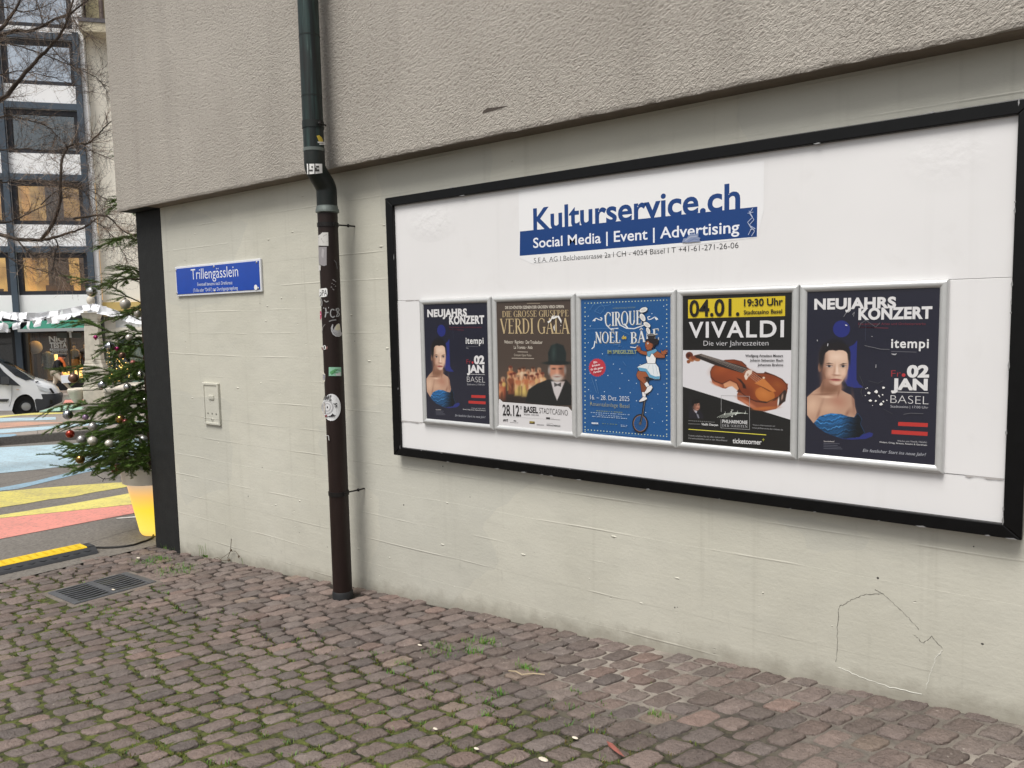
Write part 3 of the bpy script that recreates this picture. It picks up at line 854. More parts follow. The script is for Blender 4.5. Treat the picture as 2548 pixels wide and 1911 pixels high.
# edges of the pasted sheets lifting a little at the seams
M_tear = mat('lifted_paper_edge', (170, 166, 164), .6)
mb = MB()
for (a, b, z) in ((at(2402, 1181, PY).x, BX1 - FW, zs0), (at(1035, 741, PY).x - .07, at(1044, 741, PY).x, zs1 - .001), (BX0 + FW, at(1050, 1050, PY).x, zs0)):
    n = 9; pts = []
    for k in range(n + 1): pts.append((a + (b - a) * k / n, z - rr.uniform(.0, .006)))
    mb.add([(x, PY - .0032, zz) for x, zz in pts] + [(x, PY - .0032, z + .0012) for x, zz in pts], [(k, k + 1, n + 2 + k, n + 1 + k) for k in range(n)])
mb.build('lifted_edge', M_tear, brd)
plP = lambda x, y: at(x, y, PY - .0006)
M_ink = print_mat('printed_vinyl', .3, .25)
a = Art(plP, NW)
NAVY = (0, 54, 116)
# the slightly whiter sheet the heading is printed on
a.poly(KK, [(160, 170), (2090, -60), (2086, 330), (2035, 540), (270, 748), (165, 700)], (226, 226, 227))
a.poly(KK, [(170, 493), (2037, 298), (2033, 535), (168, 685)], NAVY)
hd = a.mb.build('heading_band', M_ink, brd)
a.text(KK, 'Kulturservice.ch', (276, 488), (1902, 316), 318, NAVY, .022)
a.text(KK, 'Social Media | Event | Advertising', (275, 622), (1895, 500), 546, (226, 228, 234), .012)
a.text(KK, 'S.E.A. AG I Belchenstrasse 2a I CH - 4054 Basel I T +41-61-271-26-06', (280, 740), (1888, 622), 702, (40, 40, 44), -.008)
a.text_mb.build('lettering', M_ink, brd)
b = Art(lambda x, y: at(x, y, PY - .0035), NW)
for pts in ([(1965, 520), (1990, 470), (1960, 420), (2000, 380), (1970, 330)], [(2000, 310), (1975, 350), (2010, 400), (1975, 440), (2015, 490), (1990, 530)], [(1960, 350), (2005, 340)], [(1980, 480), (2020, 470), (1985, 450)]): b.line(KK, pts, 5, (170, 180, 205))
b.mb.build('scribble', M_ink, brd)
b = Art(lambda x, y: at(x, y, PY - .004), NW)
b.poly(KK, [(1445, 578), (1455, 548), (1480, 545), (1500, 520), (1520, 505), (1540, 515), (1575, 505), (1572, 535), (1590, 545), (1580, 560), (1592, 572), (1540, 574), (1490, 580)], (126, 138, 168))
b.line(KK, [(1470, 565), (1510, 535), (1560, 530)], 8, (160, 168, 190)); b.line(KK, [(1490, 575), (1540, 550), (1575, 560)], 6, (100, 116, 156))
b.mb.build('paste_residue', M_ink, brd)
rebase(brd, ((BX0 + BX1) / 2, 0, BZ0))

# ------------------------------------------------------------------ poster frames
M_alu = mat('brushed_aluminium', (204, 205, 204), .3, .4, var=.06, vscale=90, stretch=(.4, 1, .4))
M_back = mat('frame_backing', (60, 60, 62), .7)
M_poster = print_mat('poster_print', .3, .6)
PRY = PY - .0115                         # printed sheet
plR = lambda x, y: at(x, y, PRY)
SCL = (2.8 + PY - .012) / 2.8
def poster_frame(x0, x1, label):
    root = thing('poster_frame', label, 'framed poster', group='framed posters on the white board')
    x0, x1, z0, z1 = x0 * SCL, x1 * SCL, 1.5 + (.959 - 1.5) * SCL, 1.5 + (1.587 - 1.5) * SCL
    base = PY - .002
    prof = [(0, 0), (0, .0105), (.0015, .0145), (.006, .0178), (.012, .0188), (.019, .0165), (.0245, .0125), (.0255, .009)]
    for side in range(4):
        mb = MB(); vs = []
        for d, h in prof:
            A, B = ((x0 + d, z1 - d), (x1 - d, z1 - d)) if side == 0 else ((x1 - d, z1 - d), (x1 - d, z0 + d)) if side == 1 else ((x1 - d, z0 + d), (x0 + d, z0 + d)) if side == 2 else ((x0 + d, z0 + d), (x0 + d, z1 - d))
            vs += [(A[0], base - h, A[1]), (B[0], base - h, B[1])]
        m_ = len(prof)
        mb.add(vs, [(2 * k, 2 * k + 1, 2 * k + 3, 2 * k + 2) for k in range(m_ - 1)] + [tuple(range(0, 2 * m_, 2)), tuple(range(1, 2 * m_, 2))[::-1]])
        mb.build('frame_rail', M_alu, root, smooth=True)
    mb = MB(); mb.box(x0 + .004, x1 - .004, base - .0065, base, z0 + .004, z1 - .004); mb.build('backing', M_back, root)
    return root, (x0 + .02, x1 - .02, z0 + .02, z1 - .02)
def sheet(art, box, rgb):               # the paper itself
    x0, x1, z0, z1 = box
    art.mb.col(rgb).add([(x0, PRY, z0), (x1, PRY, z0), (x1, PRY, z1), (x0, PRY, z1)], [(0, 1, 2, 3)])
    art.k = 4
LX = [-2.749, -2.2795, -1.8150, -1.3445, -.8705]
RX = [-2.2840, -1.8165, -1.3460, -.8725, -.405]

# --- the new-year concert poster, hung twice
def concert(box):
    a = Art(plR, NW)
    sheet(a, box, (29, 30, 45)); a.tlift = .0003
    W_ = (212, 211, 212); RED = (150, 44, 52); BLUE = (34, 42, 112)
    a.ell(P5, 403, 450, 71, 68, BLUE, n=40)
    for (p, q, s) in (((863, 1203), (1103, 1213), 32), ((810, 1268), (1101, 1285), 32)): a.poly(P5, [p, q, (q[0] - 2, q[1] + s), (p[0] - 2, p[1] + s)], (176, 48, 44))
    a.poly(P5, [(803, 957), (1107, 966), (1107, 970), (803, 961)], W_)
    a.ell(P5, 906, 824, 15, 14, (178, 52, 58))
    a.line(P5, [(540, 436), (782, 444)], 8, (84, 36, 48)); a.line(P5, [(806, 632), (1010, 638)], 5, (92, 92, 100))
    for k in range(4): a.line(P5, [(258, 1376 + k * 14), ((388, 372, 400, 410)[k], 1380 + k * 14)], 4, (88, 90, 102))
    a.line(P5, [(806, 652), (846, 656)], 6, (150, 150, 152))
    a.line(P5, [(598, 300), (597, 545)], 3, (56, 60, 78))
    t = lambda *q, **k: a.text(P5, *q, **k)
    t('NEUJAHRS', (183, 290), (845, 277), 212, W_, .045, space=1.05)
    t('KONZERT', (540, 373), (1137, 362), 288, W_, .045, space=1.05)
    t('Die schönsten Arien und Orchesterwerke', (540, 418), (1085, 418), 400, (112, 44, 56), .0)
    t('itempi', (805, 602), (1110, 604), 530, (216, 216, 216), .02, space=1.12)
    t('Fr', (806, 838), (884, 838), 785, RED, -.012); t('02', (932, 838), (1112, 838), 750, W_, .05)
    t('JAN', (806, 938), (1100, 944), 856, W_, .05)
    t('BASEL', (800, 1050), (1107, 1062), 985, W_, -.022)
    t('Stadtcasino | 17:00 Uhr', (800, 1086), (1105, 1096), 1067, (170, 170, 176))
    t('Werke von Vivaldi, Händel,', (855, 1362), (1095, 1374), 1349, (176, 176, 180)); t('Mozart, Grieg, Strauss, Rossini & Gershwin', (712, 1371), (1096, 1397), 1359, (196, 196, 198), .01)
    t('Ein festlicher Start ins neue Jahr!', (575, 1444), (1088, 1480), 1420, (158, 160, 168), .006, .3)
    t('Vorverkauf', (258, 1364), (346, 1366), 1354, (190, 186, 186), .02)
    ops = [('bg', (29, 30, 45)),
        ('e', 519, -9, 117, 116, 0, 4, (34, 42, 112), 1),
        ('p', [(735, 150), (725, 400), (725, 690), (760, 750), (830, 800), (700, 802), (600, 775), (560, 700), (600, 480), (622, 290), (612, 245), (690, 205)], 3, (36, 44, 112), 1),
        ('p', [(955, 1430), (940, 1470), (850, 1505), (650, 1515), (500, 1500), (700, 1480), (850, 1430), (900, 1412)], 4, (36, 44, 110), 1),
        ('e', 425, 340, 208, 195, 0, 22, (25, 23, 28), 1), ('e', 440, 200, 120, 70, 0, 25, (24, 23, 30), 1),
        ('e', 226, 512, 27, 68, 6, 8, (146, 108, 88), 1),
        ('p', [(45, 930), (130, 850), (225, 785), (268, 690), (400, 640), (520, 720), (515, 830), (580, 868), (650, 900), (695, 960), (706, 1060), (726, 1140), (695, 1215), (600, 1210), (520, 1185), (370, 1175), (215, 1210), (135, 1290), (45, 1175)], 5, (178, 142, 120), 1),
        ('e', 120, 1040, 90, 120, 15, 70, (204, 170, 146), .8), ('e', 215, 1120, 16, 110, 18, 22, (118, 82, 66), .7),
        ('e', 370, 815, 150, 75, -6, 46, (124, 86, 66), .9), ('e', 268, 740, 26, 110, 8, 24, (104, 72, 56), .8), ('e', 500, 790, 30, 100, 0, 26, (170, 132, 108), .6),
        ('e', 280, 888, 130, 9, -2, 10, (120, 84, 66), .8), ('e', 330, 928, 80, 14, 2, 16, (216, 184, 160), .9), ('e', 480, 870, 14, 70, 12, 12, (132, 92, 72), .7),
        ('e', 470, 1000, 110, 90, 0, 70, (168, 120, 100), .8), ('e', 330, 1080, 150, 70, 0, 60, (196, 160, 136), .7),
        ('e', 684, 1010, 20, 150, -6, 22, (120, 84, 70), .7), ('e', 600, 1150, 22, 60, 30, 24, (128, 88, 74), .7), ('e', 670, 1130, 50, 60, 0, 40, (150, 112, 92), .6),
        ('p', [(258, 400), (275, 330), (330, 284), (440, 272), (560, 284), (608, 330), (620, 430), (610, 540), (586, 620), (536, 708), (486, 762), (432, 774), (368, 744), (306, 670), (266, 560)], 8, (204, 172, 150), 1),
        ('e', 276, 570, 52, 190, -4, 56, (128, 90, 72), .9), ('e', 330, 690, 50, 60, 30, 44, (146, 104, 84), .8), ('e', 390, 600, 60, 90, 0, 60, (190, 152, 130), .6), ('e', 560, 660, 30, 60, 20, 30, (172, 134, 114), .7), ('e', 400, 770, 120, 34, 10, 30, (138, 98, 80), .75), ('e', 594, 560, 16, 130, 6, 16, (168, 132, 112), .7),
        ('e', 450, 375, 120, 64, 0, 60, (224, 198, 178), .7), ('e', 350, 610, 36, 46, 0, 40, (208, 166, 146), .6), ('e', 545, 605, 36, 46, 0, 36, (220, 184, 162), .7), ('e', 300, 380, 40, 90, 0, 40, (164, 128, 108), .7),
        ('p', [(222, 470), (214, 400), (228, 310), (270, 240), (350, 190), (450, 172), (550, 190), (615, 240), (642, 320), (638, 420), (622, 400), (610, 345), (585, 305), (540, 284), (480, 282), (440, 292), (400, 282), (345, 287), (300, 320), (272, 370), (258, 440), (250, 480)], 9, (27, 24, 27), 1), ('e', 252, 380, 34, 140, 6, 20, (30, 26, 28), 1), ('e', 622, 360, 16, 110, -4, 14, (28, 25, 28), 1),
        ('e', 350, 500, 62, 30, 0, 22, (168, 130, 112), .7), ('e', 545, 502, 58, 28, 0, 22, (168, 132, 114), .7),
        ('p', [(292, 476), (345, 456), (408, 472), (350, 470)], 6, (54, 40, 34), .95), ('p', [(488, 488), (540, 462), (602, 468), (545, 478)], 6, (50, 38, 34), .95),
        ('e', 350, 506, 40, 13, 4, 7, (178, 162, 154), 1), ('e', 546, 507, 38, 13, -2, 7, (172, 156, 148), 1),
        ('e', 350, 503, 19, 17, 0, 4, (56, 54, 58), 1), ('e', 542, 504, 19, 17, 0, 4, (54, 52, 56), 1),
        ('p', [(300, 500), (340, 484), (400, 498), (345, 493)], 5, (40, 30, 28), 1), ('p', [(496, 504), (540, 485), (592, 496), (545, 493)], 5, (40, 30, 28), 1),
        ('e', 420, 580, 14, 80, 6, 16, (170, 130, 110), .75), ('e', 458, 560, 13, 64, 0, 14, (232, 210, 194), .8), ('e', 448, 626, 52, 13, 4, 10, (140, 98, 80), .8), ('e', 460, 604, 30, 18, 0, 16, (224, 196, 178), .8),
        ('e', 440, 692, 74, 17, 2, 7, (156, 84, 78), .95), ('e', 440, 688, 72, 3.5, 3, 4, (92, 44, 44), .9), ('e', 445, 712, 50, 6, 0, 10, (172, 128, 110), .7), ('e', 452, 742, 40, 18, 0, 20, (220, 192, 174), .7),
        ('p', [(140, 1285), (215, 1195), (300, 1168), (370, 1153), (520, 1163), (600, 1193), (690, 1207), (745, 1150), (800, 1230), (780, 1300), (840, 1420), (760, 1480), (560, 1502), (440, 1472), (290, 1412), (180, 1335)], 5, (30, 84, 132), 1)]
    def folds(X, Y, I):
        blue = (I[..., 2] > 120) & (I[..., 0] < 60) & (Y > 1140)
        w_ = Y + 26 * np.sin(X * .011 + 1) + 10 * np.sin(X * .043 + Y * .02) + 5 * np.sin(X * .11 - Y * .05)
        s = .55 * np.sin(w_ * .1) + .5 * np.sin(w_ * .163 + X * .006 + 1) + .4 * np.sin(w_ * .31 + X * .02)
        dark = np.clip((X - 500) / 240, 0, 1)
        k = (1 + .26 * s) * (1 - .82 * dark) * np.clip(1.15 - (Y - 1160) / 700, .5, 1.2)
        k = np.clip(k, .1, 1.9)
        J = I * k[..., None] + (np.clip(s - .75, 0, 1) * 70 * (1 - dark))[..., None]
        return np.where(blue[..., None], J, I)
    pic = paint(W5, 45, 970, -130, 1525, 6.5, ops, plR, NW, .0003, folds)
    return a, pic
lab5 = 'framed new-year concert poster at the right end of the row, scratched and holed'
lab1 = 'framed new-year concert poster at the left-hand end of the row, unscratched'
f5, box5 = poster_frame(LX[4], RX[4], lab5)
a5, pic5 = concert(box5)
p5 = a5.mb.build('printed_sheet', M_poster, f5)
q5 = pic5.build('portrait_print', M_poster, p5); l5 = a5.text_mb.build('lettering', M_poster, p5)
f1, box1 = poster_frame(LX[0], RX[0], lab1)
dx = box1[0] - box5[0]
p1_ = p5.copy(); COL.objects.link(p1_); p1_.parent = f1; p1_.location.x += dx
for ch in (q5, l5):
    c = ch.copy(); COL.objects.link(c); c.parent = p1_
rr = random.Random(9)
b = Art(lambda x, y: at(x, y, PRY - .004), NW)
hol = [(625, 968, 14), (683, 958, 15), (636, 1030, 13), (680, 1034, 9), (724, 1060, 13), (742, 926, 12), (706, 990, 7), (736, 984, 7), (612, 928, 5), (742, 1038, 7), (770, 1028, 5), (596, 990, 4), (655, 1070, 4), (712, 1000, 5), (600, 935, 4)]
for x, y, r in hol: b.poly(P5, [(x + r * (.7 + .6 * rr.random()) * math.cos(t), y + r * (.5 + .6 * rr.random()) * math.sin(t)) for t in [k * 2 * math.pi / 9 for k in range(9)]], (226, 225, 222))
b.mb.build('puncture_hole', M_poster, f5)
b = Art(lambda x, y: at(x, y, PRY - .0036), NW)
for pts, w, c in (([(420, 352), (440, 322), (470, 300)], 4, 130), ([(490, 335), (508, 314), (500, 350)], 4, 140), ([(545, 440), (560, 405), (600, 380), (680, 435), (715, 400)], 4, 96), ([(590, 585), (660, 600), (720, 614), (792, 616)], 4, 110), ([(815, 655), (835, 660), (848, 650)], 7, 170), ([(905, 1142), (960, 1132), (1065, 1136)], 4, 96), ([(683, 738), (681, 765)], 6, 150), ([(206, 538), (209, 550)], 6, 180), ([(294, 568), (290, 590)], 7, 180), ([(434, 418), (450, 424)], 8, 200), ([(645, 510), (655, 512)], 6, 150), ([(550, 830), (580, 900), (560, 960), (575, 1000)], 3, 66), ([(620, 870), (700, 890), (740, 870)], 3, 66), ([(740, 1096), (820, 1140)], 3, 60)):
    b.line(P5, pts, w, (c, c, c + 4))
b.mb.build('scratch', M_poster, f5)
rebase(f5, ((box5[0] + box5[1]) / 2, PY - .002, box5[2] - .02)); rebase(f1, ((box1[0] + box1[1]) / 2, PY - .002, box1[2] - .02))

# --- opera gala poster
f2, box = poster_frame(LX[1], RX[1], 'framed brown opera gala poster with gold serif title, second from the left')
a = Art(plR, NW); sheet(a, box, (72, 61, 54)); a.tlift = .0003
a.poly(B2, [(120, 130), (140, 130), (222, 212), (1940, 345), (2025, 445), (2060, 460), (2080, 1000), (100, 830)], (206, 204, 205))
a.line(B2, [(222, 592), (1730, 690)], 4, (120, 118, 120)); a.line(B2, [(230, 735), (370, 742)], 5, (140, 110, 108))
a.poly(B2, [(920, 712), (1065, 725), (1060, 795), (920, 785)], (150, 134, 62)); a.poly(B2, [(922, 752), (1000, 762), (1040, 735), (1062, 760), (1060, 795), (920, 785)], (66, 52, 34))
a.poly(B2, [(1358, 612), (1462, 618), (1462, 670), (1358, 664)], (60, 58, 60)); a.line(B2, [(1475, 636), (1560, 640)], 7, (130, 128, 130)); a.line(B2, [(1475, 664), (1725, 684)], 8, (96, 94, 96))
a.poly(B2, [(500, 695), (540, 692), (575, 705), (580, 728), (510, 720)], (50, 48, 50)); a.line(B2, [(1370, 768), (1535, 780)], 7, (140, 138, 140))
a.line(P1, [(1228, 153), (1370, 152)], 7, (150, 138, 120)); a.line(P1, [(1127, 678), (1238, 681)], 7, (172, 162, 150)); a.line(P1, [(1062, 748), (1305, 752)], 8, (160, 150, 138))
sh_ = a.mb.build('printed_sheet', M_poster, f2)
GOLD = (186, 166, 128); PAL = (214, 206, 192)
t = lambda *q, **k: a.text(P1, *q, **k)
t('DIE SCHÖNSTEN SZENEN DER GROSSEN VERDI OPERN', (993, 213), (1630, 202), 184, PAL, .012)
t('DIE GROSSE GIUSEPPE', (962, 302), (1680, 293), 236, GOLD, serif=True); t('VERDI GALA', (938, 480), (1695, 482), 320, GOLD, serif=True)
t('Nabucco · Rigoletto · Der Troubadour', (985, 586), (1398, 592), 551, PAL, .0); t('La Traviata · Aida', (1088, 645), (1290, 647), 612, PAL)
t('Grossen Oper Polen', (1088, 724), (1278, 728), 700, (176, 166, 152))
K_ = (30, 28, 30); u = lambda *q, **k: a.text(B2, *q, **k)
u('28.12.', (222, 556), (702, 590), 286, K_, .02); u('25', (670, 396), (726, 400), 320, K_); u('BASEL', (778, 482), (1145, 504), 332, K_, .03); u('STADTCASINO', (1182, 506), (1930, 570), 362, K_, -.01)
u('BEGINN: 18.00 UHR', (780, 556), (1170, 580), 514, (96, 94, 96)); u('act', (230, 712), (368, 716), 640, K_, .02, .35); u('WWW.ACTNEWS.CH', (1370, 838), (1730, 864), 798, (56, 54, 56), .02)
u('handelszeitung', (420, 752), (628, 766), 730, (90, 88, 90)); u('ticketcorner', (1115, 818), (1308, 828), 790, (90, 88, 92), .02)
ops = [('bg', (72, 61, 54)), ('e', 1120, 1160, 190, 130, 0, 90, (46, 36, 32), .9), ('e', 1180, 1000, 240, 120, 0, 90, (96, 66, 50), .6)]
rr = random.Random(17)
rob = [(196, 150, 112), (206, 180, 150), (170, 98, 66), (150, 70, 48), (196, 168, 96), (120, 66, 44), (206, 160, 120)]
for (x, y, h) in ((1050, 860, 240), (1090, 930, 120), (1150, 880, 150), (1190, 870, 180), (1240, 900, 190), (1295, 870, 170), (1360, 880, 200), (1395, 930, 110), (1340, 940, 130), (1215, 950, 220), (1130, 960, 200), (1055, 940, 200), (968, 980, 230), (1280, 960, 140), (940, 1030, 190)):
    c = rr.choice(rob); w_ = rr.uniform(26, 40)
    ops += [('p', [(x - w_, y + 40), (x, y + 10), (x + w_, y + 40), (x + w_ * 1.2, y + h), (x - w_ * 1.1, y + h)], 12, c, .95), ('e', x + w_ * .4, y + h * .6, w_ * .4, h * .4, 0, 14, tuple(v * .5 for v in c), .7), ('e', x, y + 52, w_ * 1.15, 34, 0, 14, rr.choice(rob), .8), ('e', x - w_ * .7, y + 90, 9, 44, rr.uniform(-30, 30), 8, (196, 150, 120), .7), ('e', x + rr.uniform(-20, 20), y + h * .5, w_ * .5, h * .22, rr.uniform(-40, 40), 16, rr.choice(rob), .7), ('e', x, y, 21, 27, 0, 9, (190, 136, 104), 1), ('e', x + 7, y + 4, 10, 22, 0, 8, (112, 70, 50), .8), ('e', x, y - 18, 21, 14, 0, 8, rr.choice(((60, 38, 30), (150, 120, 96), (90, 40, 30))), .85)]
ops += [('e', 1100, 1230, 210, 70, 0, 60, (40, 32, 30), .9),
    # a plain elderly gentleman in a dark hat
    ('p', [(1210, 1225), (1245, 1090), (1330, 1030), (1440, 985), (1560, 965), (1660, 985), (1715, 1050), (1715, 1320), (1670, 1290)], 8, (27, 28, 28), 1),
    ('p', [(1490, 1000), (1640, 1000), (1590, 1130), (1555, 1210), (1520, 1120)], 8, (190, 184, 184), 1), ('p', [(1560, 1030), (1600, 1010), (1598, 1060), (1562, 1046), (1526, 1060), (1522, 1010)], 5, (70, 68, 68), .9),
    ('e', 1556, 880, 86, 118, 0, 12, (182, 128, 104), 1), ('e', 1612, 890, 34, 100, 0, 30, (128, 84, 66), .8), ('e', 1470, 880, 14, 44, 0, 10, (150, 140, 134), .9), ('e', 1644, 880, 14, 44, 0, 10, (130, 120, 114), .9),
    ('e', 1520, 862, 22, 9, 0, 8, (70, 50, 44), .9), ('e', 1592, 862, 22, 9, 0, 8, (66, 48, 42), .9), ('e', 1556, 905, 16, 36, 0, 12, (206, 150, 124), .8), ('e', 1556, 962, 62, 40, 0, 22, (178, 172, 164), .9), ('e', 1556, 950, 30, 6, 0, 6, (120, 70, 62), .9),
    ('p', [(1462, 800), (1458, 690), (1490, 610), (1556, 585), (1625, 610), (1655, 690), (1652, 800)], 10, (32, 40, 40), 1), ('e', 1556, 800, 150, 22, 0, 8, (28, 34, 34), 1), ('e', 1520, 690, 20, 70, 0, 26, (62, 78, 74), .7)]
pic = paint(P1, 925, 1712, 570, 1262, 4.2, ops, plR, NW, .0004)
# the picture ends at the slanted top of the white strip
cut = lambda x: 1195 + max(0, min(30, (x - 935) * .9)) + max(0, x - 968) * .075
keep = [k for k, f in enumerate(pic.f) if 570 + (k // int((1712 - 925) / 4.2) + 1) * 4.2 < cut(925 + (k % int((1712 - 925) / 4.2)) * 4.2) - 2]
pic.f = [pic.f[k] for k in keep]; pic.c = [pic.c[k] for k in keep]
pic.build('opera_picture', M_poster, sh_)
a.text_mb.build('lettering', M_poster, sh_)
b = Art(lambda x, y: at(x, y, PRY - .004), NW)
for pts in ([(1450, 350), (1480, 335), (1500, 290), (1530, 280), (1500, 320), (1490, 345), (1460, 370)], [(1540, 290), (1575, 285), (1605, 340), (1600, 372), (1585, 340), (1560, 300)], [(1515, 410), (1528, 380), (1530, 455), (1522, 440)], [(1590, 385), (1602, 392), (1594, 400)], [(1490, 315), (1545, 285), (1560, 305), (1510, 325)]): b.poly(P1, pts, (222, 220, 216))
b.mb.build('torn_patch', M_poster, f2)
rebase(f2, ((box[0] + box[1]) / 2, PY - .002, box[2] - .02))

# --- circus poster
f3, box = poster_frame(LX[2], RX[2], 'framed blue circus poster with a juggler riding a unicycle, in the middle of the row')
a = Art(plR, NW); SEA = (28, 80, 134); a.tlift = 0; sheet(a, box, SEA)
CRM = (188, 200, 176)
dl = [(145, 180 + k * 44.5) for k in range(30)] + [(967, 150 + k * 46.5) for k in range(30)] + [(145 + k * 31.6, 181 - k * 1.3) for k in range(27)] + [(145 + k * 31.6, 1452 + k * 2.65) for k in range(27)]
a.dots(P3, dl, 6, CRM)
rr = random.Random(4)
st = [(375, 907), (495, 843), (517, 887), (430, 793), (585, 957), (662, 987), (495, 1037), (600, 1080), (788, 1095), (820, 1240), (755, 1280), (925, 1368), (940, 995), (878, 1095), (940, 725), (198, 410), (178, 310), (178, 577), (320, 690), (255, 955), (180, 1050), (340, 1070), (925, 412), (937, 210), (818, 285), (700, 800), (662, 1162), (840, 1380), (195, 885), (930, 540), (915, 590)]
a.dots(P3, st, 4.6, (206, 220, 232)); a.dots(P3, [(rr.uniform(170, 940), rr.uniform(190, 1450)) for _ in range(70)], 2.4, (84, 134, 180))
a.poly(P3, [(268 + (84 + (5 if k % 2 else -4)) * math.cos(k * math.pi / 24), 828 + (90 + (5 if k % 2 else -4)) * math.sin(k * math.pi / 24)) for k in range(48)], (178, 52, 66))
IV = (216, 220, 224)
for pts in ([(222, 358), (250, 345), (240, 362)], [(228, 352), (256, 330), (284, 345), (312, 352), (316, 330), (296, 326)], [(880, 345), (850, 330), (866, 350)], [(876, 335), (846, 318), (812, 340), (782, 345), (776, 318), (800, 312)]): a.line(P3, pts, 8, IV)
a.line(P3, [(345, 300), (360, 400), (400, 440), (480, 432)], 9, IV); a.line(P3, [(500, 400), (560, 432), (640, 436), (700, 415), (745, 398)], 10, IV)
a.line(P3, [(245, 560), (235, 620), (212, 640)], 10, IV); a.line(P3, [(600, 620), (650, 628), (680, 605)], 9, IV)
# illegible small print
for (x0, y0, x1, y1, c) in ((258, 1262, 533, 1280, (128, 140, 110)), (203, 1279, 600, 1303, (150, 170, 196)), (255, 1302, 530, 1322, (150, 170, 196)), (218, 1318, 580, 1342, (160, 178, 202)), (320, 1390, 475, 1400, (110, 130, 110)), (508, 1405, 584, 1412, (150, 170, 196)), (508, 1418, 580, 1424, (150, 170, 196))):
    nseg = int((x1 - x0) / 24)
    for k in range(nseg):
        u0, u1 = k / nseg, (k + .35 + .5 * rr.random()) / nseg
        a.line(P3, [(x0 + (x1 - x0) * u0, y0 + (y1 - y0) * u0), (x0 + (x1 - x0) * u1, y0 + (y1 - y0) * u1)], 7, c)
# unicycle
BK = (34, 34, 38)
a.poly(U3, [(50, 1520), (110, 1535), (220, 1568), (180, 1560), (110, 1545)], (18, 50, 92))
a.ell(U3, 155, 1445, 92, 109, BK, n=40); a.ell(U3, 155, 1445, 77, 92, (150, 110, 84), n=40); a.ell(U3, 155, 1445, 72, 87, SEA, n=40)
for k in range(9):
    t_ = k * math.pi / 9 + .2
    a.line(U3, [(155 - 72 * math.cos(t_), 1445 - 86 * math.sin(t_)), (155 + 72 * math.cos(t_), 1445 + 86 * math.sin(t_))], 2.5, (52, 62, 78))
a.line(U3, [(157, 1448), (182, 1340), (214, 1120), (248, 940)], 24, BK); a.line(U3, [(162, 1440), (188, 1330), (220, 1120)], 5, (110, 104, 104)); a.ell(U3, 156, 1445, 14, 16, (90, 80, 76)); a.ell(U3, 240, 1105, 16, 9, BK); a.ell(U3, 262, 925, 48, 20, BK)
SK, SKD, WT, LB = (146, 82, 52), (118, 64, 40), (218, 216, 216), (92, 150, 182)
op = lambda pts, c, w_=5: a.opoly(U3, pts, c, w_)
op([(150, 900), (210, 880), (240, 1000), (222, 1090), (175, 1090), (160, 1000)], SKD)
op([(178, 1086), (222, 1086), (215, 1150), (188, 1150)], WT); op([(142, 1190), (165, 1165), (190, 1140), (226, 1146), (236, 1162), (200, 1184), (152, 1196)], WT)
op([(113, 890), (130, 845), (180, 832), (250, 868), (256, 905), (192, 914), (216, 958), (250, 1000), (225, 1022), (180, 972), (130, 930)], SK)
op([(205, 990), (235, 965), (264, 1010), (232, 1032)], WT); op([(205, 1090), (225, 1060), (240, 1026), (285, 1006), (298, 1035), (272, 1075), (232, 1100), (208, 1104)], WT)
op([(240, 752), (325, 748), (365, 800), (382, 890), (380, 935), (330, 937), (262, 916), (222, 850), (150, 842), (124, 800), (150, 783)], (212, 218, 222))
a.poly(U3, [(126, 802), (150, 842), (222, 850), (262, 915), (330, 936), (379, 934), (380, 902), (330, 906), (276, 884), (228, 816), (158, 804)], LB)
for l_ in ([(262, 770), (240, 830)], [(300, 770), (310, 880)], [(335, 780), (356, 880)]): a.line(U3, l_, 5, (170, 186, 196))
op([(240, 640), (310, 648), (336, 690), (328, 755), (242, 755), (225, 690)], (222, 222, 222))
op([(245, 622), (190, 618), (150, 600), (124, 560), (122, 612), (165, 644), (232, 662)], SK); op([(112, 600), (116, 556), (124, 585), (130, 545), (137, 582), (150, 552), (150, 588), (164, 570), (160, 610), (140, 622)], SK, 4)
op([(235, 586), (292, 580), (292, 618), (243, 620)], SKD)
op([(300, 640), (340, 612), (400, 645), (430, 618), (440, 690), (390, 692), (330, 686)], SK); op([(400, 640), (396, 592), (412, 620), (470, 585), (440, 612), (482, 600), (450, 622), (484, 624), (446, 634), (470, 640), (420, 660)], SK, 4)
op([(235, 622), (285, 610), (335, 588), (352, 612), (310, 645), (285, 640), (265, 682), (240, 672)], LB, 4)
op([(214, 545), (222, 505), (245, 485), (290, 490), (310, 530), (305, 562), (280, 592), (240, 604), (225, 586)], SK)
op([(214, 512), (230, 480), (290, 468), (328, 478), (352, 470), (368, 500), (356, 535), (332, 545), (312, 585), (300, 560), (302, 530), (270, 518), (250, 495)], (34, 29, 33), 3)
a.ell(U3, 298, 548, 9, 14, SKD); a.ell(U3, 243, 527, 9, 10, (226, 222, 216)); a.ell(U3, 240, 528, 4, 5, (28, 24, 24)); a.line(U3, [(230, 512), (252, 506)], 4, (30, 26, 28)); a.ell(U3, 225, 575, 8, 8, (112, 44, 46))
op([(235, 425), (328, 425), (314, 475), (252, 475)], (40, 37, 40), 3); a.ell(U3, 282, 424, 49, 10, (196, 194, 190)); a.ell(U3, 282, 424, 40, 6, (60, 56, 58))
for (x, y, rx, ry, ro) in ((195, 143, 48, 27, -20), (186, 230, 48, 27, 62), (235, 313, 44, 25, 32), (250, 382, 40, 20, 70)):
    a.ell(U3, x, y, rx + 4, ry + 4, (40, 44, 56), ro); a.ell(U3, x, y, rx, ry, (220, 219, 216), ro); a.ell(U3, x, y, rx * .62, ry * .62, (196, 194, 192), ro)
sh_ = a.mb.build('printed_sheet', M_poster, f3)
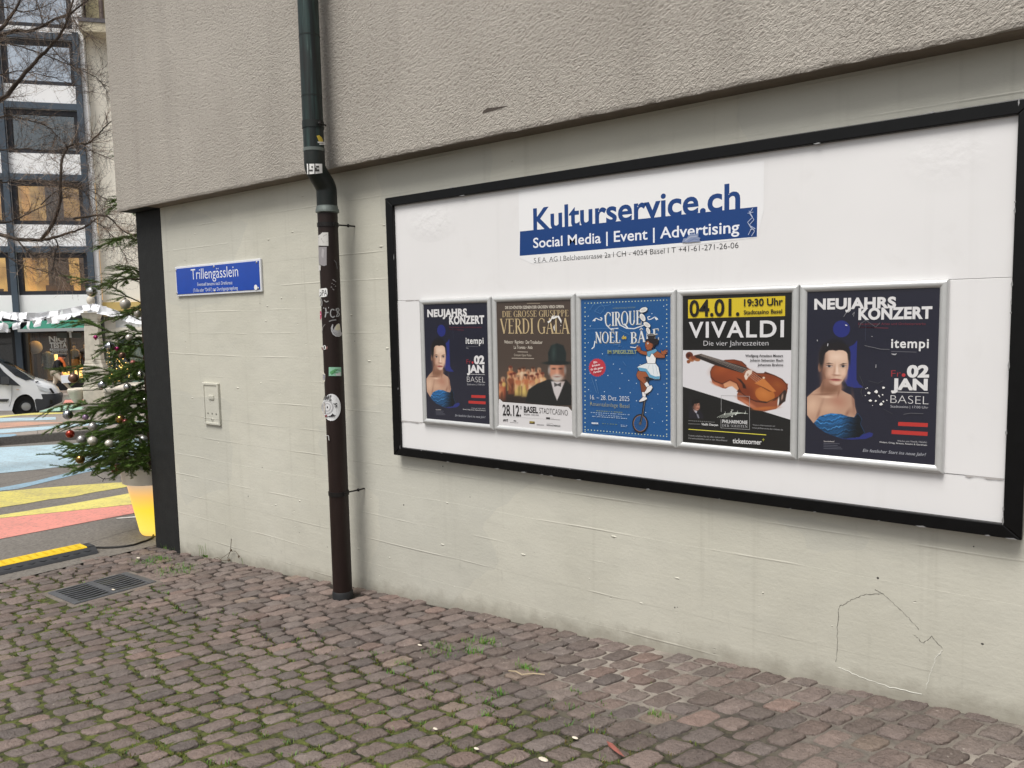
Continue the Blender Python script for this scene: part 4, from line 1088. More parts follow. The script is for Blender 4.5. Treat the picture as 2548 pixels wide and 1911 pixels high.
t = lambda *q, **k: a.text(P3, *q, **k)
TAN = (132, 128, 110)
t('INTERNATIONALE ARTISTEN', (430, 238), (655, 229), 224, (120, 136, 120))
kz = a.k; a.k = 14
for d_, c in ((6, TAN), (0, IV)):
    a.k = 12 if c == TAN else 16
    t('CIRQUE', (345 + d_, 412 + d_), (712 + d_, 392 + d_), 274 + d_, c, serif=True); t('NOËL', (250 + d_, 580 + d_), (498 + d_, 578 + d_), 470 + d_, c, serif=True); t('BÂLE', (604 + d_, 588 + d_), (886 + d_, 548 + d_), 474 + d_, c, serif=True)
a.k = kz
t('de', (520, 540), (566, 538), 505, (206, 176, 56), .03); t('IM SPIEGELZELT', (377, 686), (672, 686), 652, (150, 158, 112), .02)
t('16. – 28. Dez. 2025', (203, 1146), (596, 1165), 1100, IV, -.012); t('Rosentalanlage Basel', (203, 1208), (596, 1234), 1170, (166, 160, 110), -.014)
for s_, p, q, h in (('Ein', (238, 786), (272, 780), 766), ('Erlebnis', (222, 820), (302, 804), 802), ('für die ganze', (208, 858), (332, 834), 838), ('Familie!', (238, 884), (314, 870), 866)): t(s_, p, q, h, (226, 214, 214), .02)
t('MIGROS', (217, 1392), (284, 1396), 1378, (224, 226, 230), .05)
a.text_mb.build('lettering', M_poster, sh_)
b = Art(lambda x, y: at(x, y, PRY - .0045), NW)
for pts in ([(190, 250), (230, 190), (300, 180), (345, 230), (300, 285), (240, 260), (290, 210), (380, 200), (405, 190)], [(160, 440), (420, 430), (500, 450), (590, 495)], [(430, 600), (500, 590), (480, 615), (515, 610)], [(525, 765), (555, 805)], [(250, 950), (280, 1090)], [(210, 925), (260, 1080)], [(130, 1455), (300, 1495), (520, 1490)], [(150, 1480), (480, 1500), (760, 1520)]): b.line(P3, pts, 2.5, (92, 132, 174))
b.mb.build('scratch', M_poster, f3)
rebase(f3, ((box[0] + box[1]) / 2, PY - .002, box[2] - .02))

# --- violin concert poster
f4, box = poster_frame(LX[3], RX[3], 'framed black and white violin concert poster with a yellow date bar, second from the right')
a = Art(plR, NW); K4 = (22, 22, 22); W4 = (206, 204, 207); sheet(a, box, K4); a.tlift = .0003
a.poly(P4, [(155, 168), (1047, 134), (1045, 318), (156, 340)], (204, 180, 38))
a.poly(P4, [(90, 632), (1110, 632), (1110, 1274), (1085, 1267), (115, 968), (90, 960)], W4)
sh_ = a.mb; a.mb = MB(); a.k = 22
for l_ in ([(460, 1200), (460, 1048)], [(460, 1048), (720, 1055)], [(720, 1055), (720, 1360)], [(720, 1360), (458, 1345)], [(458, 1345), (458, 1265)]): a.line(P4, l_, 3.5, (150, 150, 150))
a.line(P4, [(160, 1357), (873, 1409)], 7, (206, 196, 70))
for k, (p, q, r_) in enumerate((((720, 602), (880, 505), (1310, 530)), ((760, 605), (900, 520), (1300, 528)), ((800, 606), (930, 530), (1290, 526)), ((840, 608), (960, 540), (1280, 522)), ((880, 608), (985, 556), (1270, 520)))):
    pts = [((1 - s) ** 2 * p[0] + 2 * s * (1 - s) * (q[0] + 60) + s * s * r_[0], (1 - s) ** 2 * p[1] + 2 * s * (1 - s) * (q[1] - 45) + s * s * r_[1]) for s in [i / 10 for i in range(11)]]
    a.line(B4, pts, 6, (176, 182, 172))
for x, y in ((865, 535), (990, 495), (1005, 580), (1075, 545), (1100, 520), (1250, 520)): a.ell(B4, x, y, 14, 11, (210, 214, 206)); a.line(B4, [(x + 10, y), (x + 12, y - 48)], 5, (210, 214, 206))
a.line(B4, [(990, 460), (1030, 458)], 9, (210, 214, 206))
for (p, q, c) in (((160, 1277), (405, 1293), 110), ((160, 1306), (272, 1311), 110)):
    for k in range(14): a.line(P4, [(p[0] + (q[0] - p[0]) * k / 14, p[1] + (q[1] - p[1]) * k / 14), (p[0] + (q[0] - p[0]) * (k + .7) / 14, p[1] + (q[1] - p[1]) * (k + .7) / 14)], 7, (c, c, c))
a.poly(P4, [(848, 1436), (852, 1448), (862, 1452), (852, 1456), (848, 1470), (844, 1456), (834, 1452), (844, 1448)], (150, 150, 50))
line_mb = a.mb
t = lambda *q, **k: a.text(P4, *q, **k)
t('04.01.', (170, 322), (628, 311), 178, (24, 22, 20), .02); t('19:30 Uhr', (670, 228), (1027, 216), 166, (24, 22, 20), .025); t('Stadtcasino Basel', (668, 303), (1020, 292), 267, (30, 28, 24), .02)
t('VIVALDI', (165, 515), (1037, 508), 378, (210, 209, 211), .02, space=1.15); t('Die vier Jahreszeiten', (300, 590), (895, 588), 545, (206, 205, 208), -.012)
for s_, p, q in (('Wolfgang Amadeus Mozart', (683, 692), (1030, 693)), ('Johann Sebastian Bach', (725, 733), (1030, 735)), ('Johannes Brahms', (795, 775), (1030, 777))): t(s_, p, q, p[1] - 21, (40, 38, 42), .016)
t('PHILHARMONIE', (472, 1298), (703, 1310), 1268, (206, 206, 206), .02); t('DER SOLISTEN', (472, 1332), (703, 1343), 1310, (170, 170, 172), serif=True)
t('Vladik Otaryan', (280, 1319), (433, 1327), 1300, (206, 206, 206), .02)
t('Tickets erhalten Sie bei allen bekannten', (160, 1420), (492, 1440), 1406, (156, 156, 158)); t('Vorverkaufsstellen und an der Abendkasse!', (160, 1444), (518, 1467), 1430, (156, 156, 158))
t('ticketcorner', (567, 1483), (832, 1497), 1440, (214, 214, 214), .015); t('Weitere Informationen auf', (750, 1322), (957, 1334), 1309, (142, 142, 144)); t('www.philharmonie-der-solisten.de', (748, 1348), (1028, 1368), 1334, (150, 150, 152))
ops = [('bg', W4), ('p', [(0, 933), (115, 968), (1085, 1267), (1200, 1302), (1200, 1500), (0, 1500)], 1.5, K4, 1),
    ('e', 168, 682, 34, 34, 0, 4, (92, 44, 30), 1), ('e', 160, 680, 15, 15, 0, 6, (60, 28, 20), 1), ('e', 160, 737, 17, 17, 0, 4, (128, 74, 46), 1), ('e', 188, 715, 26, 22, 30, 6, (150, 92, 58), 1), ('e', 238, 716, 30, 18, 10, 4, (150, 96, 60), 1), ('p', [(178, 700), (215, 678), (280, 665), (290, 690), (230, 712), (195, 722)], 4, (120, 62, 40), 1),
    ('p', [(362, 880), (380, 930), (470, 980), (500, 985), (560, 950), (620, 1000), (604, 1040), (610, 1085), (660, 1110), (760, 1178), (860, 1194), (960, 1172), (1010, 1134), (1042, 1090), (1066, 1010), (1072, 940), (900, 900), (500, 860)], 3, (134, 72, 46), 1),
    ('e', 420, 945, 50, 14, 22, 10, (176, 104, 72), .9), ('e', 700, 1120, 90, 16, 30, 14, (186, 116, 84), .9), ('e', 860, 1165, 110, 14, -4, 10, (170, 98, 50), .9),
    ('p', [(490, 975), (480, 940), (540, 912), (600, 938), (628, 985), (612, 1005), (560, 962)], 5, (196, 142, 106), 1),
    ('p', [(357, 830), (375, 788), (430, 744), (500, 720), (580, 717), (650, 734), (690, 770), (694, 795), (705, 802), (740, 815), (790, 842), (850, 842), (862, 828), (880, 835), (950, 860), (1020, 895), (1060, 940), (1072, 985), (1052, 1012), (1010, 1042), (960, 1092), (870, 1118), (780, 1108), (700, 1072), (640, 1024), (602, 1012), (622, 985), (600, 938), (540, 908), (500, 928), (470, 945), (400, 920), (362, 880)], 3, (70, 32, 20), 1),
    ('p', [(364, 830), (380, 794), (432, 751), (500, 727), (580, 724), (646, 740), (682, 775), (740, 822), (790, 849), (860, 846), (950, 868), (1014, 901), (1052, 943), (1064, 984), (1046, 1006), (1004, 1036), (956, 1084), (870, 1109), (784, 1100), (706, 1065), (650, 1020), (630, 985), (606, 930), (540, 900), (500, 920), (470, 936), (404, 912), (370, 876)], 4, (122, 56, 28), 1),
    ('e', 470, 800, 90, 44, -20, 40, (154, 76, 36), .8), ('e', 590, 860, 120, 60, 10, 60, (146, 68, 34), .7), ('e', 800, 960, 150, 70, 30, 70, (142, 70, 30), .8), ('e', 980, 950, 60, 40, 30, 36, (150, 84, 36), .6), ('e', 700, 1010, 60, 40, 40, 40, (104, 44, 24), .7), ('e', 620, 760, 50, 20, 20, 20, (96, 42, 24), .7),
    ('p', [(600, 885), (640, 900), (680, 950), (690, 985), (660, 980), (650, 940)], 5, (44, 22, 16), .9), ('p', [(770, 860), (800, 862), (840, 880), (850, 892)], 4, (50, 26, 18), .8),
    ('e', 862, 1040, 92, 68, 20, 4, (168, 98, 44), 1), ('e', 850, 1030, 60, 40, 20, 40, (188, 116, 58), .8), ('p', [(770, 1090), (870, 1118), (1000, 1060), (1040, 1000), (980, 1060), (880, 1105)], 6, (44, 28, 22), .9),
    ('p', [(215, 682), (278, 666), (705, 795), (655, 842), (400, 768), (228, 700)], 3, (40, 33, 31), 1), ('p', [(240, 676), (290, 672), (700, 800), (690, 812)], 5, (82, 74, 70), .8),
    ('p', [(765, 935), (848, 888), (900, 940), (965, 1010), (930, 1016), (860, 985)], 4, (184, 112, 56), 1), ('p', [(770, 938), (850, 972), (930, 1014), (900, 1012)], 4, (110, 58, 28), .9), ('e', 850, 885, 11, 9, 0, 4, (206, 190, 170), 1),
    ('p', [(670, 868), (690, 825), (712, 812), (746, 816), (738, 850), (712, 872), (692, 905), (680, 900)], 3, (212, 194, 180), 1), ('e', 704, 858, 8, 12, 0, 4, (150, 110, 90), .9)]
for d_ in (0, 9, 18, 27): ops.append(('p', [(262 + d_, 676 - d_ * .4), (690 + d_ * 1.6, 848 - d_), (790 + d_ * 1.6, 925 - d_), (788 + d_ * 1.6, 927 - d_), (688 + d_ * 1.6, 850 - d_), (261 + d_, 678 - d_ * .4)], 1.6, (196, 184, 174), .8))
ops += [('p', [(1010, 1030), (1040, 996), (1062, 1010), (1048, 1100), (985, 1142), (975, 1100)], 4, (48, 34, 30), 1), ('e', 984, 1105, 7, 42, 6, 4, (216, 210, 204), 1), ('e', 1020, 1060, 8, 30, 10, 5, (150, 120, 104), 1)]
pic = paint(P4, 122, 1084, 640, 1212, 4.2, ops, plR, NW, .00035)
po = [('bg', K4), ('e', 200, 1180, 60, 100, 0, 40, (28, 27, 31), 1), ('p', [(165, 1262), (170, 1190), (200, 1168), (250, 1175), (290, 1215), (300, 1262)], 6, (30, 29, 36), 1), ('p', [(203, 1172), (222, 1180), (240, 1192), (232, 1212), (214, 1196)], 3, (176, 176, 188), 1), ('p', [(230, 1212), (250, 1222), (260, 1255), (248, 1258)], 4, (120, 120, 130), 1),
      ('e', 234, 1142, 30, 44, -8, 5, (168, 120, 100), 1), ('e', 214, 1150, 16, 40, 0, 14, (104, 70, 58), .8), ('e', 230, 1100, 38, 24, -8, 6, (18, 15, 16), 1), ('e', 200, 1120, 12, 26, 0, 6, (18, 15, 16), 1), ('e', 232, 1134, 8, 4, 0, 4, (50, 34, 30), 1), ('e', 254, 1134, 7, 4, 0, 4, (50, 34, 30), 1), ('e', 246, 1164, 13, 4, 0, 4, (110, 60, 54), 1)]
pic2 = paint(P4, 160, 300, 1080, 1260, 3.0, po, plR, NW, .0005)
sh_o = sh_.build('printed_sheet', M_poster, f4)
pic.build('violin_picture', M_poster, sh_o); pic2.build('portrait_print', M_poster, sh_o); line_mb.build('emblem', M_poster, sh_o); a.text_mb.build('lettering', M_poster, sh_o)
rebase(f4, ((box[0] + box[1]) / 2, PY - .002, box[2] - .02))
# ------------------------------------------------------------------ cobbled alley
def paving_material():
    m = bpy.data.materials.new('cobble_stone')
    g = NT(m)
    tc = g.n('TexCoord').outputs['Object']
    at_ = g.n('Attribute', attribute_name='Col')
    a = g.noise(tc, 22, 5, .65); b = g.noise(tc, 110, 3, .6)
    k = g.math('ADD', g.math('MULTIPLY', a, .7), g.math('MULTIPLY', b, .45))
    mul = g.ramp(k, .32, .82, .62, 1.28)
    c = g.n('MixRGB', blend_type='MULTIPLY'); c.inputs[0].default_value = 1
    g.l(at_.outputs['Color'], c.inputs[1]); g.l(mul, c.inputs[2])
    vo = g.n('TexVoronoi', Scale=34.0); g.l(tc, vo.inputs['Vector'])
    spk = g.math('MULTIPLY', g.ramp(vo.outputs['Distance'], .08, .16, 1, 0), g.ramp(g.noise(tc, 5, 2), .52, .62))
    c2 = g.mix(g.math('MULTIPLY', spk, .45), c.outputs[0], lin((176, 168, 158)))
    g.l(c2, g.b.inputs['Base Color'])
    h = g.math('ADD', a, g.math('MULTIPLY', b, .5))
    bp = g.n('Bump', Strength=1.0, Distance=.014); g.l(h, bp.inputs['Height']); g.l(bp.outputs[0], g.b.inputs['Normal'])
    g.b.inputs['Roughness'].default_value = .62
    return m
def bed_material():
    m = bpy.data.materials.new('joint_bed')
    g = NT(m)
    tc = g.n('TexCoord').outputs['Object']
    sp = g.n('SeparateXYZ'); g.l(tc, sp.inputs[0])
    n1 = g.noise(tc, 1.5, 4, .6); n2 = g.noise(tc, 26, 4, .65)
    c = g.mix(g.ramp(n2, .35, .65), lin((34, 29, 25)), lin((62, 54, 46)))
    # moss away from the wall, pale mortar close to it on the right
    away = g.ramp(g.math('ADD', sp.outputs['Y'], g.math('MULTIPLY', g.math('SUBTRACT', n1, .5), 1.2)), -.55, -.95)
    left = g.ramp(sp.outputs['X'], -.5, -1.9, .3, 1)
    moss = g.math('MULTIPLY', g.math('MULTIPLY', away, left), g.ramp(g.math('ADD', g.noise(tc, 3.2, 4, .6), g.math('MULTIPLY', n2, .35)), .34, .54), clamp=True)
    c = g.mix(g.math('MULTIPLY', moss, .9), c, g.mix(g.ramp(n2, .38, .66), lin((36, 38, 18)), lin((96, 104, 40))))
    near = g.math('MULTIPLY', g.ramp(sp.outputs['Y'], -.75, -.35), g.ramp(sp.outputs['X'], -2.4, -1.6))
    c = g.mix(g.math('MULTIPLY', near, g.ramp(n1, .3, .55)), c, g.mix(n2, lin((118, 110, 102)), lin((168, 160, 150))))
    g.l(c, g.b.inputs['Base Color']); g.b.inputs['Roughness'].default_value = .95
    bp = g.n('Bump', Strength=.9, Distance=.012); g.l(g.noise(tc, 60, 5, .7), bp.inputs['Height']); g.l(bp.outputs[0], g.b.inputs['Normal'])
    return m
# edge between cobbles and asphalt (runs away from the wall past the corner)
E0, E1 = gnd(0, 1452), gnd(388, 1357)
ED = (E1 - E0); ED.z = 0; ED.normalize()
EN = Vector((-ED.y, ED.x, 0))
if EN.x > 0: EN = -EN                    # towards the street
def edge_side(x, y): return (Vector((x, y, 0)) - Vector((E0.x, E0.y, 0))).dot(EN)   # >0 on the street side
# drain grate, a parallelogram on the ground
DG = [gnd(*D3(412, 1470)), gnd(*D3(1085, 1292)), gnd(*D3(1352, 1370)), gnd(*D3(640, 1566))]
DC = sum(DG, Vector()) / 4
du = ((DG[1] - DG[0]) + (DG[2] - DG[3])) / 2; dv = ((DG[3] - DG[0]) + (DG[2] - DG[1])) / 2
DUL, DVL = du.length, dv.length
du.normalize(); dv = dv - du * dv.dot(du); dv.normalize()
def in_drain(x, y, pad=0.02):
    d = Vector((x - DC.x, y - DC.y, 0))
    return abs(d.dot(Vector((du.x, du.y, 0)))) < DUL / 2 + pad and abs(d.dot(Vector((dv.x, dv.y, 0)))) < DVL / 2 + pad
rr = random.Random(42)
mb = MB()
palette = [((113, 101, 95), 5), ((117, 103, 97), 5), ((109, 98, 94), 4), ((120, 104, 97), 3), ((106, 99, 96), 3), ((114, 105, 100), 3), ((127, 106, 98), 1), ((130, 115, 102), .4), ((100, 93, 91), 1.2)]
def pick():
    t = rr.uniform(0, sum(w for _, w in palette))
    for c, w in palette:
        t -= w
        if t <= 0: return c
    return c
ROT = R(-3.0); SKEW = math.tan(R(16))
ca, sa = math.cos(ROT), math.sin(ROT)
moss_pts = []
SKX, SKY = math.sin(R(20)), math.cos(R(20))
v = -7.4
row = 0
nst = 0
while v < 3.6:
    w = rr.uniform(.086, .104)
    u = -.2 + rr.uniform(0, .16)
    while u < 4.9:
        L = rr.choice((.09, .098, .105, .11, .116, .124, .136)) * rr.uniform(.94, 1.08)
        gap = .010 + .007 * rr.random()
        cu_, cv_ = u + L / 2, v + w / 2
        bow = .045 * math.sin(cu_ * 1.5 + row * .04) + .012 * math.sin(cu_ * 3.7 + 2)
        def mp(uu, vv):
            vv2 = vv + bow
            q_ = uu + .03 * math.sin(vv * 1.4)
            return (vv2 * 1.0 - q_ * SKX, -q_ * SKY - vv2 * .05)
        X, Y = mp(cu_, cv_)
        u += L
        if Y > .015 or edge_side(X, Y) > .05 or in_drain(X, Y, .034): continue
        if X > 1.6 or Y < -4.2 or (X - PX) ** 2 + (Y - LY) ** 2 < .0075: continue
        mossy = Y < -.6 and X < -1.0
        if mossy: gap += .002 + .007 * rr.random()
        hx, hy = (L - gap) / 2, (w - gap) / 2
        nP = 20
        ring = []
        ex = rr.uniform(5.0, 11.0)
        kx, ky, k4 = rr.uniform(-.08, .08), rr.uniform(-.08, .08), rr.uniform(-.05, .05)
        ph = [rr.uniform(0, 6.28) for _ in range(3)]
        for k in range(nP):
            t = 2 * math.pi * (k + .5) / nP
            c_, s_ = math.cos(t), math.sin(t)
            rad = (abs(c_) ** ex + abs(s_) ** ex) ** (-1 / ex)
            rad *= 1 + .012 * math.sin(2 * t + ph[0]) + .022 * math.sin(3 * t + ph[1]) + .02 * math.sin(5 * t + ph[2])
            xx, yy = c_ * rad, s_ * rad
            jt = rr.uniform(.955, 1.02)
            ring.append(((xx * (1 + kx * yy) + k4 * yy) * jt, yy * (1 + ky * xx) * jt))
        z = gz(X) + rr.uniform(-.004, .004)
        tx, ty = rr.uniform(-.04, .04), rr.uniform(-.04, .04)
        base = pick(); f = rr.uniform(.82, 1.04); base = tuple(.62 * a_ + .38 * b_ for a_, b_ in zip(base, (116, 101, 93)))
        mb.col(tuple(min(255, q * f) for q in base))
        vs = []
        for sc_, dz in ((1.0, -.04), (1.0, -.0075), (.972, -.0022), (.88, .0004), (.45, .0012)):
            for (px_, py_) in ring:
                x_, y_ = mp(cu_ + px_ * hx * sc_, cv_ + py_ * hy * sc_)
                zz = z + (x_ - X) * (tx + .067) + (y_ - Y) * ty + dz + (rr.uniform(-.0032, .0026) if sc_ < .99 else 0)
                vs.append((x_, y_, zz))
        vs.append((X, Y, z + .003 + rr.uniform(-.001, .002)))
        fs = []
        for q in range(4):
            for k in range(nP):
                k2 = (k + 1) % nP
                fs.append((q * nP + k, q * nP + k2, (q + 1) * nP + k2, (q + 1) * nP + k))
        for k in range(nP): fs.append((4 * nP + k, 4 * nP + (k + 1) % nP, 5 * nP))
        mb.add(vs, fs); nst += 1
        if mossy:
            for _ in range(2):
                s_ = rr.choice((-1, 1))
                moss_pts.append(mp(cu_ + s_ * (hx + gap / 2), cv_ + rr.uniform(-hy, hy)))
            moss_pts.append(mp(cu_ + rr.uniform(-hx, hx), cv_ + hy + gap / 2))
    v += w; row += 1
cob = mb.build('cobblestone_paving', paving_material(), smooth=True, angle=False)
tag(cob, kind='structure')
# bed under the stones
mb = MB()
nx, ny = 60, 20
def bedz(x, y): return gz(x) - (.0062 if y < -.75 and x < -.8 else .012 if x < -1.6 else .007)
P = []
lim = -E0.x
xs = [-7.6 + (10.0) * i / nx for i in range(nx + 1)]
ys = [0.02 - 4.6 * j / ny for j in range(ny + 1)]
mb.add([(x, y, bedz(x, y)) for y in ys for x in xs], [(j * (nx + 1) + i, j * (nx + 1) + i + 1, (j + 1) * (nx + 1) + i + 1, (j + 1) * (nx + 1) + i) for j in range(ny) for i in range(nx) if edge_side((xs[i] + xs[i + 1]) / 2, (ys[j] + ys[j + 1]) / 2) < .12 and not in_drain((xs[i] + xs[i + 1]) / 2, (ys[j] + ys[j + 1]) / 2, -.08)])
struct('joint_bed', mb, bed_material())
# moss cushions and grass tufts in the joints
def blade(mb, p, h, w, lean, az):
    d = Vector((math.cos(az), math.sin(az), 0)); s = Vector((-d.y, d.x, 0)) * w
    a = Vector(p); m_ = a + Vector((0, 0, h * .6)) + d * lean * .4; t = a + Vector((0, 0, h)) + d * lean
    mb.add([a - s, a + s, m_ + s * .7, m_ - s * .7, t], [(0, 1, 2, 3), (3, 2, 4)])
mbm = MB(); mbg = MB()
def nz(x, y): return math.sin(x * 2.1 + 1.3 * math.sin(y * 1.7)) + math.sin(y * 2.9 + x * .8) + .6 * math.sin(x * 5.3 - y * 4.1)
for (x, y) in moss_pts:
    if edge_side(x, y) > -.05 or in_drain(x, y): continue
    k = nz(x, y)
    if k < -1.1 or rr.random() < .12: continue
    z = gz(x) - .0085
    for _ in range(rr.randint(8, 16)):
        px_, py_ = x + rr.gauss(0, .012), y + rr.gauss(0, .012)
        mbm.col((rr.randint(64, 104), rr.randint(76, 112), rr.randint(28, 44)))
        blade(mbm, (px_, py_, z), rr.uniform(.006, .013), rr.uniform(.0015, .003), rr.uniform(0, .008), rr.uniform(0, 6.3))
    if k > .6 and rr.random() < .2:
        for _ in range(rr.randint(5, 12)):
            mbg.col((rr.randint(76, 120), rr.randint(104, 146), rr.randint(36, 60)))
            blade(mbg, (x + rr.gauss(0, .008), y + rr.gauss(0, .008), z), rr.uniform(.01, .024), .0013, rr.uniform(.004, .02), rr.uniform(0, 6.3))
def tuft(px, py, spread, n_, hmax):
    c = gnd(px, py)
    for _ in range(n_):
        mbg.col((rr.randint(70, 112), rr.randint(112, 150), rr.randint(34, 54)))
        blade(mbg, (c.x + rr.gauss(0, spread), c.y + rr.gauss(0, spread * .5), gz(c.x) - .008), rr.uniform(.4, 1) * hmax, .0016, rr.uniform(.002, .6) * hmax, rr.uniform(0, 6.3))
for (x, y, s_, n_, h) in ((870, 612, .03, 70, .042), (780, 675, .028, 70, .038), (735, 600, .02, 40, .03), (560, 628, .03, 60, .032), (620, 650, .03, 40, .025), (470, 682, .02, 40, .03), (1120, 782, .028, 70, .035), (590, 695, .02, 30, .025), (280, 752, .02, 36, .03), (96, 688, .02, 30, .026), (190, 808, .02, 26, .022), (960, 950, .018, 34, .028), (1460, 1052, .018, 30, .026), (2030, 1105, .02, 44, .03), (1490, 950, .022, 34, .022), (850, 1092, .014, 24, .02), (810, 988, .012, 24, .02), (490, 820, .014, 24, .022), (465, 892, .014, 24, .022), (1655, 1020, .012, 18, .02), (2000, 870, .01, 10, .015)):
    tuft(*GB(x, y), s_, n_, h)
for (x, y, s_, n_, h) in ((1215, 1212, .05, 60, .03), (1330, 1205, .06, 90, .035), (1410, 1190, .05, 90, .04), (1380, 1170, .04, 40, .03), (1430, 1278, .06, 60, .03), (1520, 1295, .07, 90, .03), (1600, 1275, .07, 80, .03), (1640, 1240, .05, 60, .03), (1560, 1240, .05, 40, .025), (1500, 1095, .03, 40, .06), (1460, 1090, .03, 40, .05), (1420, 1325, .04, 30, .02), (760, 1600, .04, 50, .022), (950, 1615, .05, 36, .02), (1120, 1610, .04, 36, .02), (1385, 1420, .03, 24, .02)):
    tuft(*D3(x, y), s_, n_, h)
M_moss = print_mat('moss_green', .9, 0); M_grass = print_mat('grass_green', .6, 0)
tag(mbm.build('moss', M_moss), 'low green moss growing in the joints between the cobbles', 'moss', kind='stuff')
tag(mbg.build('grass', M_grass), 'short grass tufts sprouting between the cobbles and at the wall foot', 'grass', kind='stuff')

# ------------------------------------------------------------------ drain
M_iron = mat('cast_iron', (92, 94, 98), .5, .35, var=.22, vscale=22, bump=.2, bscale=90, bdist=.003)
M_rust = mat('rusty_iron_end', (112, 92, 78), .7, .2, var=.3, vscale=18)
M_pit = mat('drain_dark', (10, 10, 10), .9)
dr = thing('drain_grate', 'slotted cast-iron drain grate set in the cobbles near the asphalt edge', 'drain')
dn = du.cross(dv); dn = dn if dn.z > 0 else -dn
def dpt(u_, v_, h=0): return DC + du * (u_ * DUL / 2) + dv * (v_ * DVL / 2) + dn * h
def dbox(mb, u0, u1, v0, v1, h0, h1):
    o_ = dpt(u0, v0, h0); mb.obox(o_, dpt(u1, v0, h0) - o_, dpt(u0, v1, h0) - o_, dn * (h1 - h0))
mb = MB()
dbox(mb, -1, -.84, -1, 1, -.05, .003); dbox(mb, .84, 1, -1, 1, -.05, .003); dbox(mb, -.84, .84, -1, -.93, -.05, .003); dbox(mb, -.84, .84, .93, 1, -.05, .003)
mb.build('frame', M_iron, dr, bevel=.003)
mb = MB(); dbox(mb, -.09, .09, -.93, .93, -.02, .0015); mb.build('centre_bar', M_iron, dr, bevel=.002)
for s_ in (-1, 1):
    mb = MB()
    nb = 8
    for k in range(nb):
        vv = -.93 + 1.86 * (k + .5) / nb
        hw = .042
        u0, u1 = (.09, .84) if s_ > 0 else (-.84, -.09)
        um = (u0 + u1) / 2
        for a_, b_, o0, o1 in ((u0, um, 0, .06), (um, u1, .06, 0)):
            o_ = dpt(a_, vv - hw + o0, -.005)
            mb.obox(o_, dpt(b_, vv - hw + o1, -.005) - o_, dpt(a_, vv + hw + o0, -.005) - o_, dn * .006)
    mb.build('slotted_grating', M_iron, dr, bevel=.002)
mb = MB(); o_ = dpt(-.9, -.95, -.12); mb.obox(o_, dpt(.9, -.95, -.12) - o_, dpt(-.9, .95, -.12) - o_, dn * .01)
mb.build('pit', M_pit, dr)
mb = MB()
for (u0, u1, v0, v1) in ((-1.12, 1.12, -1.22, -1), (-1.12, 1.12, 1, 1.22), (-1.12, -1, -1, 1), (1, 1.12, -1, 1)): dbox(mb, u0, u1, v0, v1, -.05, -.0035)
mb.build('mortar_collar', mat('grey_mortar', (112, 104, 96), .9, var=.3, vscale=26, bump=.5, bscale=80), dr)
rebase(dr, DC)

# ------------------------------------------------------------------ street: asphalt, island, painted stripes
def asphalt(name, rgb, var):
    m = bpy.data.materials.new(name); g = NT(m)
    tc = g.n('TexCoord').outputs['Object']
    a = g.noise(tc, .5, 5, .6); b = g.noise(tc, 45, 4, .7); d = g.noise(tc, 4, 4, .6)
    c0 = lin(rgb); c1 = tuple(v * var for v in c0[:3]) + (1,)
    c = g.mix(g.ramp(g.math('ADD', g.math('MULTIPLY', a, .6), g.math('MULTIPLY', d, .4)), .35, .65), c1, c0)
    c = g.mix(g.math('MULTIPLY', g.ramp(b, .5, .75), .35), c, lin((166, 160, 150)))
    c = g.mix(g.math('MULTIPLY', g.ramp(b, .48, .34), .6), c, lin((60, 56, 52)))
    vo = g.n('TexVoronoi', feature='DISTANCE_TO_EDGE', Scale=.55); wv = g.n('MixRGB'); wv.inputs[0].default_value = .12
    nzv = g.n('TexNoise', Scale=1.6, Detail=5); g.l(tc, nzv.inputs['Vector']); g.l(tc, wv.inputs[1]); g.l(nzv.outputs['Color'], wv.inputs[2]); g.l(wv.outputs[0], vo.inputs['Vector'])
    c = g.mix(g.math('MULTIPLY', g.ramp(vo.outputs['Distance'], .0, .012, 1, 0), .5), c, lin((56, 52, 48)))
    g.l(c, g.b.inputs['Base Color']); g.b.inputs['Roughness'].default_value = .75
    bp = g.n('Bump', Strength=.5, Distance=.006); g.l(b, bp.inputs['Height']); g.l(bp.outputs[0], g.b.inputs['Normal'])
    return m
M_asph = asphalt('asphalt', (116, 111, 105), .78)
def strip_sheet(mb, pts_fn, lift):
    pass
mb = MB()
pts = []
for i in range(2): pass
A0 = Vector((E0.x, E0.y, 0)) - ED * 30; A1 = Vector((E0.x, E0.y, 0)) + ED * 60
rows = [0, .25, .6, 1.2, 2.5, 5, 9, 14, 20, 28, 40, 70, 160]
cols = [-30 + 90 * k / 60 for k in range(61)]
def road_z(x, y): return gz(x)
V_ = []
for r_ in rows:
    for c_ in cols:
        p = Vector((E0.x, E0.y, 0)) + EN * (r_ - .0) + ED * c_
        j = (.012 * math.sin(c_ * 9) + .01 * math.sin(c_ * 23 + 1)) if r_ == 0 else 0
        p = p + EN * j
        V_.append((p.x, p.y, gz(p.x) + (.002 if r_ == 0 else 0)))
nc = len(cols)
mb.add(V_, [(j * nc + i, j * nc + i + 1, (j + 1) * nc + i + 1, (j + 1) * nc + i) for j in range(len(rows) - 1) for i in range(nc - 1)])
struct('road', mb, M_asph)
